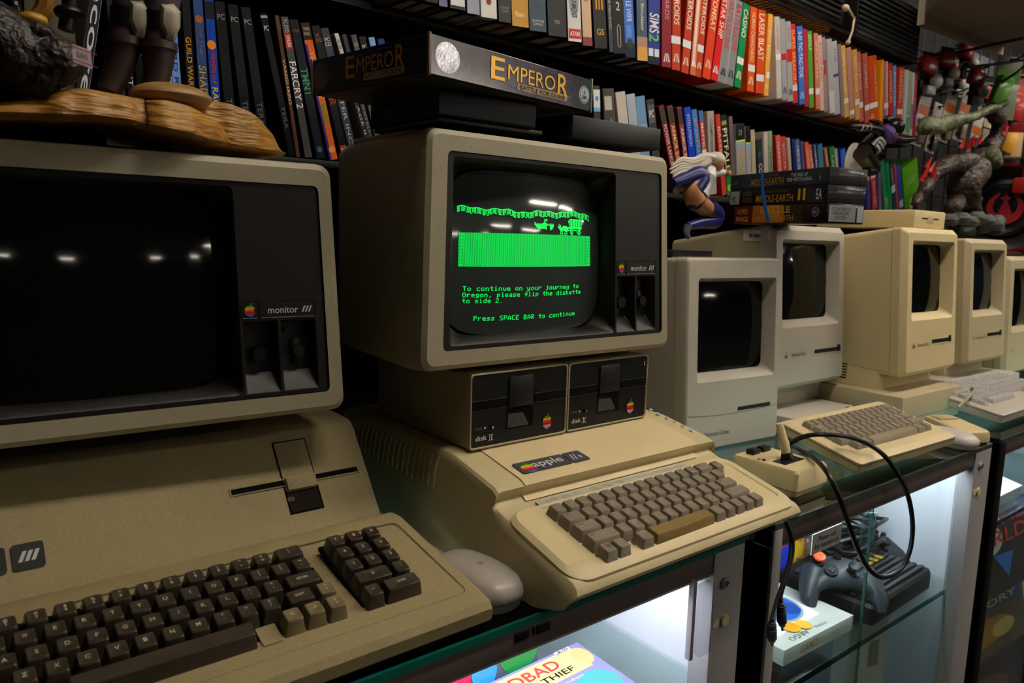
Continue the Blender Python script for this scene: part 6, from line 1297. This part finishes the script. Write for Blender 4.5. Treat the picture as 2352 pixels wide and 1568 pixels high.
tg.build('price_tag', t, 'white price tag reading 80 dollars')
BOOT = mat('brown_leather', '3c2c28', .45, bump=.8, bscale=120, var=.4, vscale=25); CLO = mat('plum_cloth', '4a3a40', .7); PAD = mat('bone_armour', '97907f', .4, var=.2, vscale=30)
for (xa, ya, xk, yk, xt_, yt_, Y) in ((250, 210, 285, 95, 318, -60, .285), (352, 212, 362, 105, 372, -60, .275)):
    p0, p1, p2 = at(xa, ya, Y), at(xk, yk, Y), at(xt_, yt_, Y)
    b = MB(); b.tube(smooth([p0, p0.lerp(p1, .5)+Vector((.002, 0, 0)), p1]), [.0110, .0110, .0115, .012, .0125, .0135, .0145, .0155, .016], BOOT, 14); b.tube([p1+Vector((0, 0, -.004)), p1+Vector((0, 0, .003))], [.0175, .0175], BOOT, 14)
    b.build('boot', t)
    b = MB(); b.tube([p1, p1.lerp(p2, .3), p1.lerp(p2, .7), p2], [.0135, .0145, .018, .020], CLO, 14); b.tube([p1.lerp(p2, .18), p1.lerp(p2, .42)], [.0155, .017], BLK, 14); b.build('leg', t)
    k = MB(); c_ = p1.lerp(p2, .34)+Vector((.006, -.016, -.002)); 
    k.loft([[tuple(c_+Vector((a*s_*.78, dy, c3*s_*.85))) for a, c3 in ((-.010, .016), (.004, .019), (.012, .012), (.011, -.004), (.003, -.020), (-.006, -.019), (-.012, -.004))] for s_, dy in ((1, .004), (1, .0), (.75, -.003), (.3, -.0045))], PAD, PAD, PAD); k.build('knee_pad', t)
b = MB(); b.tube(smooth([at(95, 85, .33), at(88, 45, .33), at(102, 20, .33), at(108, -30, .33)]), .008, mat('ochre_cord', '8a5c14', .5), 8); b.build('hanging_cord', t)
b = MB(); b.cyl(at(152, 70, .30), at(166, -20, .30), .007, BLK, 12); b.ball(tuple(at(160, 30, .30)), .013, .013, .007, BLK, 10); b.build('black_rod', t)
o = MB().rbox(0, 0, 0, .05, .15, .185, .002, hexmat('4e4a38', .4)).build('game_case', None, 'olive grey big case behind the statue at the far left', 'game case'); o.matrix_world = shelfM(-.578, .4622, .01)

# ---------------------------------------------------------------- figurines and toys at the right
def fig(name, lab, cat, parts, grp=None):
    t = thing(name, lab, cat, Matrix.Identity(4))
    for nm, fn in parts:
        b = MB(); fn(b); b.build(nm, t)
    return t
HAIR = mat('ivory_resin', 'cdc5b8', .35); SKIN = mat('tan_resin', 'b98058', .4); NAVY = mat('indigo_resin', '27296a', .3); WHR = mat('white_resin', 'c9c9cc', .35); SLV = mat('steel_resin', '7d818c', .3, metal=.4)
FY = .36
q = lambda x, y, d=0: at(x, y, FY+d)
def sk(b, P, r, m, n=12):
    P = [Vector(p) for p in P]; b.tube(smooth(P, 5), [r[min(int(i/5), len(r)-1)]*(1-(i % 5)/5)+r[min(int(i/5)+1, len(r)-1)]*((i % 5)/5) for i in range((len(P)-1)*5+1)], m, n)
t = thing('figurine', 'leaping figurine with long ivory hair and indigo stockings, left of the black boxes', 'figurine', Matrix.Identity(4))
b = MB(); sk(b, [q(1606, 448), q(1618, 425), q(1624, 405), q(1634, 385)], [.018, .014, .018, .009], WHR); sk(b, [q(1622, 402), q(1640, 398), q(1662, 396)], [.010, .008, .006], WHR); sk(b, [q(1618, 408, .02), q(1575, 418, .02), q(1552, 440, .02)], [.008, .007, .006], WHR)
b.ball(tuple(q(1644, 374)), .0165, .015, .017, SKIN, 12); b.ball(tuple(q(1673, 398)), .006, .006, .006, SKIN, 8)
sk(b, [q(1602, 452), q(1590, 470), q(1604, 455)], [.014, .012, .014], NAVY)
sk(b, [q(1598, 462), q(1590, 440), q(1598, 415)], [.0185, .017, .0135], SKIN); sk(b, [q(1602, 462), q(1618, 476), q(1634, 488)], [.018, .016, .0135], SKIN)
b.build('body', t)
b = MB(); sk(b, [q(1593, 436), q(1608, 408), q(1600, 400), q(1575, 408), q(1545, 420)], [.018, .018, .0165, .012, .008], NAVY); b.build('stocking', t)
b = MB(); sk(b, [q(1626, 478), q(1646, 492), q(1640, 508), q(1610, 512), q(1580, 520)], [.0175, .0155, .014, .010, .007], NAVY); sk(b, [q(1580, 518), q(1576, 534), q(1582, 546)], [.008, .006, .004], SLV); b.build('stocking', t)
b = MB()
for i in range(11):
    dz = (i-5)*3.2; wv = R.uniform(-4, 4)
    sk(b, [q(1650-i*.6, 362+abs(i-5)*1.2, -.006+.002*i), q(1622, 366+dz*.5, -.004), q(1592+wv, 380+dz*.8), q(1565, 378+dz*.9+wv), q(1543+R.uniform(-6, 8), 392+dz*.9)], [.0075, .0065, .005, .0035, .0012], HAIR, 8)
b.ball(tuple(q(1643, 366)), .0185, .017, .014, HAIR, 10)
b.build('hair', t)
b = MB(); sk(b, [q(1592, 533, .03), q(1590, 500, .03), q(1600, 470, .03)], [.002, .002, .002], SLEEVE, 6); b.build('support_rod', t)
# dark crouching figurine
t = thing('figurine', 'crouching black-suited figurine with grey stripes and a violet scarf, behind the stacked boxes', 'figurine', Matrix.Identity(4))
FY = .36; BS = mat('black_suit', '131316', .28); VIO = mat('violet_cloth', '5a3c8c', .5); GST = mat('grey_stripe', '9a9a9e', .4)
q = lambda x, y, d=0: at(x, y, FY+d)
b = MB(); sk(b, [q(1990, 345), q(2012, 322), q(2035, 305)], [.022, .020, .024], BS, 14); sk(b, [q(2028, 304, -.01), q(1998, 294, -.02), q(1962, 290, -.02), q(1955, 292, -.02)], [.011, .008, .006, .003], BS); sk(b, [q(2040, 300, .02), q(2020, 284, .03), q(1998, 277, .03)], [.009, .007, .003], BS)
sk(b, [q(2040, 315), q(2065, 322), q(2098, 320)], [.012, .010, .006], BS)
sk(b, [q(1980, 350), q(1996, 372), q(2008, 388), q(1990, 393)], [.021, .019, .014, .012], BS, 14); sk(b, [q(1998, 348, .03), q(2020, 355, .03), q(2008, 362, .03)], [.017, .014, .010], BS)
b.ball(tuple(q(2052, 304, -.01)), .011, .012, .014, SKIN, 12); b.build('body', t)
b = MB(); b.ball(tuple(q(2054, 292, -.008)), .024, .023, .021, BS, 14); sk(b, [q(2040, 285), q(2036, 274), q(2042, 268)], [.007, .008, .005], BS, 8); b.build('hair', t)
b = MB(); sk(b, [q(2028, 294, -.012), q(2042, 310, -.02), q(2048, 322, -.02)], [.013, .016, .011], VIO, 10); sk(b, [q(2025, 300, .0), q(2010, 462, .05), q(2032, 476, .05)], [.002, .002, .002], VIO, 5) if False else None; b.build('scarf', t)
b = MB()
for a, c3 in (((1986, 334), (2008, 350)), ((1993, 327), (2014, 342)), ((1999, 320), (2020, 335))): p_, r2 = q(*a), q(*c3); b.tube([p_.lerp(r2, .5)-Vector((.002, 0, .003)), p_.lerp(r2, .5)+Vector((.002, 0, .003))], .0235, GST, 14)
for x in (1975, 1985, 1994): p_ = q(x, 293, -.02); b.tube([p_-Vector((.002, 0, 0)), p_+Vector((.002, 0, 0))], .0085, GST, 10)
b.build('stripe_bands', t)
b = MB(); c_ = q(1962, 382, .05); b.ball(tuple(c_), .045, .012, .055, mat('white_sheet_toy', 'b9b4b4', .6), 12); b.build('disc_base', t)

# horned beast with green club, on a rock
t = thing('statue', 'brown beast statue swinging a green club on grey rocks, top right above the computers', 'statue', Matrix.Identity(4))
FY = .30; HIDE = mat('brown_hide', '40302c', .5, bump=1, bscale=70, var=.6, vscale=60, bdist=.008); GCL = mat('mossy_green', '5c6240', .55, bump=1, bscale=50, var=.5, vscale=30, bdist=.008); STN = mat('grey_rock', '4c5250', .7, bump=1, bdist=.006, bscale=60, var=.4, vscale=20); CRY = mat('red_crystal', 'c02028', .3)
q = lambda x, y, d=0: at(x, y, FY+d)
def lump2(p): x, y, z = p; n = math.sin(x*110+z*60)+math.sin(z*150-y*50); return (x+.003*n, y+.002*n, z+.003*math.sin(x*170))
b = MB(); sk(b, [q(2218, 470), q(2215, 425), q(2238, 388)], [.032, .042, .042], HIDE, 16); b.ball(tuple(q(2262, 362)), .044, .038, .026, HIDE, 14)
sk(b, [q(2268, 352, -.02), q(2284, 366, -.03), q(2292, 380, -.03)], [.026, .020, .010], GCL, 12)
sk(b, [q(2240, 375), q(2190, 375), q(2150, 395), q(2128, 430)], [.024, .022, .018, .013], HIDE, 14); sk(b, [q(2128, 430), q(2112, 450), q(2100, 470)], [.016, .012, .009], HIDE, 12)
sk(b, [q(2262, 350, .03), q(2290, 315, .03), q(2295, 280, .03), q(2278, 262, .02)], [.026, .022, .019, .014], HIDE, 14)
sk(b, [q(2205, 460), q(2188, 480), q(2198, 505)], [.022, .019, .016], HIDE, 12); sk(b, [q(2235, 455), q(2235, 480), q(2248, 500)], [.022, .018, .016], HIDE, 12)
b.v = [Vector(lump2(v)) for v in b.v]; b.build('body', t, sharp=3)
b = MB(); sk(b, [q(2310, 235, 0), q(2250, 262, -.02), q(2190, 282, -.03), q(2130, 290, -.04), q(2122, 291, -.04)], [.008, .012, .016, .020, .011], GCL, 12); b.v = [Vector(lump2(v)) for v in b.v]; b.build('club', t, sharp=3)
b = MB()
for x, y in ((2135, 395), (2122, 405), (2128, 385), (2142, 408), (2232, 335), (2222, 342), (2246, 330), (2306, 300), (2304, 312), (2115, 416), (2206, 340)):
    c_ = q(x, y, -.035); MB().cyl(tuple(c_), tuple(c_+Vector((R.uniform(-.01, .01), -.008, .024))), .006, CRY, 6, r2=.0008).build('red_spike', t)
b = MB()
for i in range(22):
    x, y = 2172+R.random()*125, 500+R.random()*32; y = max(y, 492+(x-2190)*.18); b.ball(tuple(q(x, y, R.uniform(-.05, .04))), .020+.012*R.random(), .022, .014+.008*R.random(), STN, 6)
b.build('rock_base', t)
b = MB(); b.loft([[tuple(q(2118, 470, .01)+Vector((a, dy, c3))) for a, c3 in ((-.022, .01), (.0, .02), (.02, .0), (.016, -.03), (-.004, -.045), (-.02, -.03))] for dy in (0, .012)], mat('dark_blade', '202022', .4), MATS['dark_blade'], MATS['dark_blade']); b.build('weapon', t)
# round toy with red emblem
FYT = .34; cT = at(2308, 478, FYT); dirv = (CAM-cT); yaw_ = math.atan2(dirv.x, -dirv.y)
t = thing('toy_helmet', 'round black and red toy with a red bird-shaped emblem, at the right edge', 'toy', Matrix.Translation(cT) @ Matrix.Rotation(yaw_, 4, 'Z'))
BT = mat('toy_black', '121317', .3); RT = mat('toy_red', '7c1218', .3); GT = mat('toy_grey', '3c3e44', .35)
b = MB(); b.loft([[(r_*math.cos(k*PI/24), d_, r_*math.sin(k*PI/24)) for k in range(48)] for r_, d_ in ((.145, .10), (.150, .04), (.142, .012), (.128, .002), (.120, 0), (.110, .004), (.082, .006))], BT, BT, None); b.build('shell', t)
b = MB(); b.loft([[(r_*math.cos(k*PI/24), d_, r_*math.sin(k*PI/24)) for k in range(48)] for r_, d_ in ((.1285, .0016), (.128, -.0010), (.120, -.0014), (.1195, .001))], RT); b.build('red_ring', t)
b = MB(); b.loft([[(r_*math.cos(k*PI/24), d_, r_*math.sin(k*PI/24)) for k in range(48)] for r_, d_ in ((.084, .006), (.080, -.006), (.070, -.008), (.060, -.004), (.057, -.002))], BT, None, BT); b.build('hub', t)
for a in (1.9, 2.2, 2.5): MB().cyl((.100*math.cos(a), .004, .100*math.sin(a)), (.100*math.cos(a), -.002, .100*math.sin(a)), .010, BLKM, 14).build('port', t)
b = MB(); rd = mat('emblem_red', 'a0202a', .35); 
def blade(sgn):
    P = []
    for k in range(15):
        a = -PI/2+sgn*(PI*.90)*k/14; P.append((.046*math.cos(a), -.046*math.sin(-a)))
    Q = []
    for k in range(15):
        a = -PI/2+sgn*(PI*.80)*(14-k)/14; rr_ = .020+.016*(14-k)/14; Q.append((rr_*math.cos(a)*1.0, .008*0+rr_*math.sin(a)))
    for k in range(14):
        b.add([(P[k][0], -.0045, P[k][1]), (P[k+1][0], -.0045, P[k+1][1]), (Q[13-k][0], -.0045, Q[13-k][1]), (Q[14-k][0], -.0045, Q[14-k][1])], [(0, 1, 2, 3)], rd)
blade(1); blade(-1)
b.add([(-.020, -.0047, -.022), (.020, -.0047, -.022), (.010, -.0047, .006), (.004, -.0047, .020), (.014, -.0047, .030), (.003, -.0047, .034), (0, -.0047, .046), (-.003, -.0047, .034), (-.014, -.0047, .030), (-.004, -.0047, .020), (-.010, -.0047, .006)], [tuple(range(11))], rd); b.build('emblem', t, 'red curved emblem')
b = MB(); b.rbox(.030, -.02, .075, .16, .08, .155, .008, RT, seg=2); b.rbox(.010, -.03, .040, .17, .06, .085, .008, mat('toy_bright_red', 'a82018', .3)); b.build('red_visor', t)
b = MB(); b.ball((.03, .06, -.152), .14, .08, .022, mat('tan_base', '5c4a2c', .6), 10); b.build('base', t)
b = MB(); b.rbox(0, 0, 0, .3, .22, .012, .004, hexmat('3a1c14', .5)); o = b.build('toy_tray', None, 'dark red tray under the round black toy', 'tray'); o.matrix_world = TR(2.22, .29, .3465)

# ---------------------------------------------------------------- hanging packs on the right wall
GRD = mat('dark_grid_wire', '1e1d20', .4, metal=.4)
b = MB()
WX, WY0 = 2.62, .62
for i in range(18): b.tube([(2.50+i*.10, .80, .35), (2.50+i*.10, .80, 1.2)], .003, GRD, 5)
for i in range(9): b.tube([(2.50, .797, .36+i*.10), (4.2, .797, .36+i*.10)], .003, GRD, 5)
b.build('grid_panel', None, 'dark wire grid panel holding hanging packs at the right', 'display rack')
def pack(px, py, Y, w_, h_, top, c1, c2, lab, blobs, group, yaw=-.35):
    P = at(px, py, Y); t = thing('blister_pack', lab, 'toy pack', Matrix.Translation(P) @ Matrix.Rotation(yaw, 4, 'Z') @ Matrix.Rotation(R.uniform(-.05, .08), 4, 'Y'), group)
    b = MB(); b.rbox(-w_/2, 0, -h_, w_/2, .004, 0, .001, hexmat(c1, .35, .3)); b.quad(-w_/2+.002, w_/2-.002, -h_*.42, -h_*.22, -.0004, hexmat(c2, .35, .3)); b.quad(-.006, .006, -.016, -.006, -.0006, BLKM)
    for k in range(3): b.quad(-w_/2+.006, -.002, -h_*(.5+.15*k)-.012, -h_*(.5+.15*k), -.0006, hexmat(('3a3a44', '6a2a2a', '3a4a6a')[k]))
    b.build('backing_card', t)
    b = MB()
    for j_, (x, z, rx, rz, c_) in enumerate(blobs):
        if j_ == 0: b.rbox(x-rx, -.030, z-rz, x+rx*.8, -.001, z+rz*.9, .006, hexmat(c_, .3, .3), Matrix.Rotation(.25, 4, 'Y'))
        elif j_ == 1: b.ball((x, -.014, z), rx*.9, .014, rz*.9, hexmat(c_, .3, .3), 8)
        else: b.rbox(x-rx, -.02, z-rz, x+rx, -.001, z+rz, .004, hexmat(c_, .3, .3))
    b.build('toy', t)
    b = MB(); b.tube([(0, .05, -.010), (0, -.03, -.012), (0, -.05, -.004)], .003, GRD, 6); b.build('peg_hook', t)
OR = 'orange and white packs hanging on the grid'
def strip_pack(px, py, Y, lab, c3):
    P = at(px, py, Y); t = thing('blister_pack', lab, 'toy pack', Matrix.Translation(P) @ Matrix.Rotation(-.25, 4, 'Z') @ Matrix.Rotation(.20, 4, 'Y'), OR)
    b = MB(); w_, h_ = .052, .175; b.rbox(-w_/2, 0, -h_, w_/2, .003, 0, .001, hexmat('cfcccb', .35, .3)); b.quad(-w_/2+.003, w_/2-.003, -h_*.44, -h_*.27, -.0004, hexmat('dd7020', .35)); b.quad(-.007, .007, -.020, -.008, -.0006, BLKM)
    for k in range(3): b.quad(-w_/2+.008, -w_/2+.024, -h_*(.52+.16*k)-.016, -h_*(.52+.16*k), -.0006, hexmat(('4a4a6a', '7a3a3a', '44304a')[k]))
    b.build('backing_card', t)
    b = MB(); b.rbox(-.002, -.012, -h_*.95, w_/2-.002, -.0005, -h_*.52, .003, hexmat(c3, .2, .5)); b.build('toy', t)
    b = MB(); b.tube([(0, .05, -.010), (0, -.03, -.012), (0, -.05, -.004)], .003, GRD, 6); b.build('peg_hook', t)
for px, py, Y, l, c3 in ((2132, 208, .62, 'leftmost of the row', '8a8078'), (2160, 238, .72, 'second from the left, set back and grey', '5a5654'), (2192, 205, .62, 'third from the left', 'a08c78'), (2226, 206, .62, 'fourth, behind the green club', 'b0a090'), (2252, 262, .70, 'rightmost, with a blue toy', '4a86a8')): strip_pack(px, py, Y, 'white and orange hanging pack, '+l, c3)
RD = 'red and white toys hanging above the orange packs'
for i, (px, py, l) in enumerate(((2140, 130, 'far left and dim'), (2180, 118, 'beside the dark corner'), (2205, 150, 'largest and brightest'), (2250, 160, 'right of the brightest'), (2225, 100, 'topmost'), (2275, 200, 'lowest right'))):
    pack(px, py-10, .58+.06*(i % 3), .06, .13, 0, '2e2628', '7c1c20', 'red and white hanging toy pack, '+l, ((-.01, -.05, .030, .026, 'a01c24'), (.018, -.085, .026, .024, 'cfcfd2'), (.0, -.115, .018, .014, 'b8b8bc')), RD)
for i, (px, py, c1, c2, l) in enumerate(((2325, 130, '9aa08c', '6ab030', 'green and grey, near the right edge'), (2348, 170, '8c2024', 'c03030', 'red, at the right edge'), (2335, 250, 'c0a070', 'e0a030', 'amber, at the right edge'), (2318, 330, '8a5048', 'a86a60', 'dusty pink, above the round toy'))):
    pack(px, py, .50+.05*i, .09, .20, 0, c1, c2, 'hanging pack, '+l, ((0, -.12, .03, .05, c2),), 'packs at the right edge', -.5)
# beige overhead duct and pillar
m = mat('beige_enamel', 'd8c8b0', .5)
Z = 1.03; Q = [atz(2124, 32, Z), atz(2306, 106, Z), atz(2700, 70, Z), atz(2420, -260, Z)]
b = MB(); b.prism([(p.x, p.y) for p in Q], Z, Z+.1, mat('lightened_underside', 'c4b8a8', .6))  # underside colour lightened to make up for ceiling light not reaching it
e = (Q[1]-Q[0]).normalized(); n_ = Vector((e.y, -e.x, 0)); L_ = [Q[0], Q[1], Q[1]+n_*-.02, Q[0]+n_*-.02]
b.prism([(p.x, p.y) for p in L_], Z-.028, Z+.1, m); b.build('duct', None, 'beige boxed-in duct across the top right corner', 'duct')
b = MB(); P = at(2292, 200, .80); b.rbox(P.x-.028, .80, -1.0, P.x+.035, .86, Z-.03, .006, m); b.build('pillar', None, 'pale beige pillar behind the hanging packs at the right', 'pillar')
b = MB(); P = at(2216, 108, .82); P2 = at(2282, 178, .82); b.rbox(P.x, .82, P2.z, P2.x, .87, P.z, .006, mat('silver_plastic', '8a8e9c', .2, metal=.4)); b.build('silver_case', None, 'silver grey glossy case hanging behind the red packs', 'case')
b = MB(); 
for pts in (((2190, 122, .5), (2240, 112, .45), (2290, 100, .4), (2350, 88, .35)), ((2210, 155, .5), (2280, 148, .45), (2350, 138, .4)), ((2300, 188, .5), (2330, 170, .45), (2352, 152, .4))): b.tube(smooth([at(*z) for z in pts]), .004, GRD, 6)
b.build('hook_rods', None, 'black display hook rods reaching in from the upper right', 'hooks')
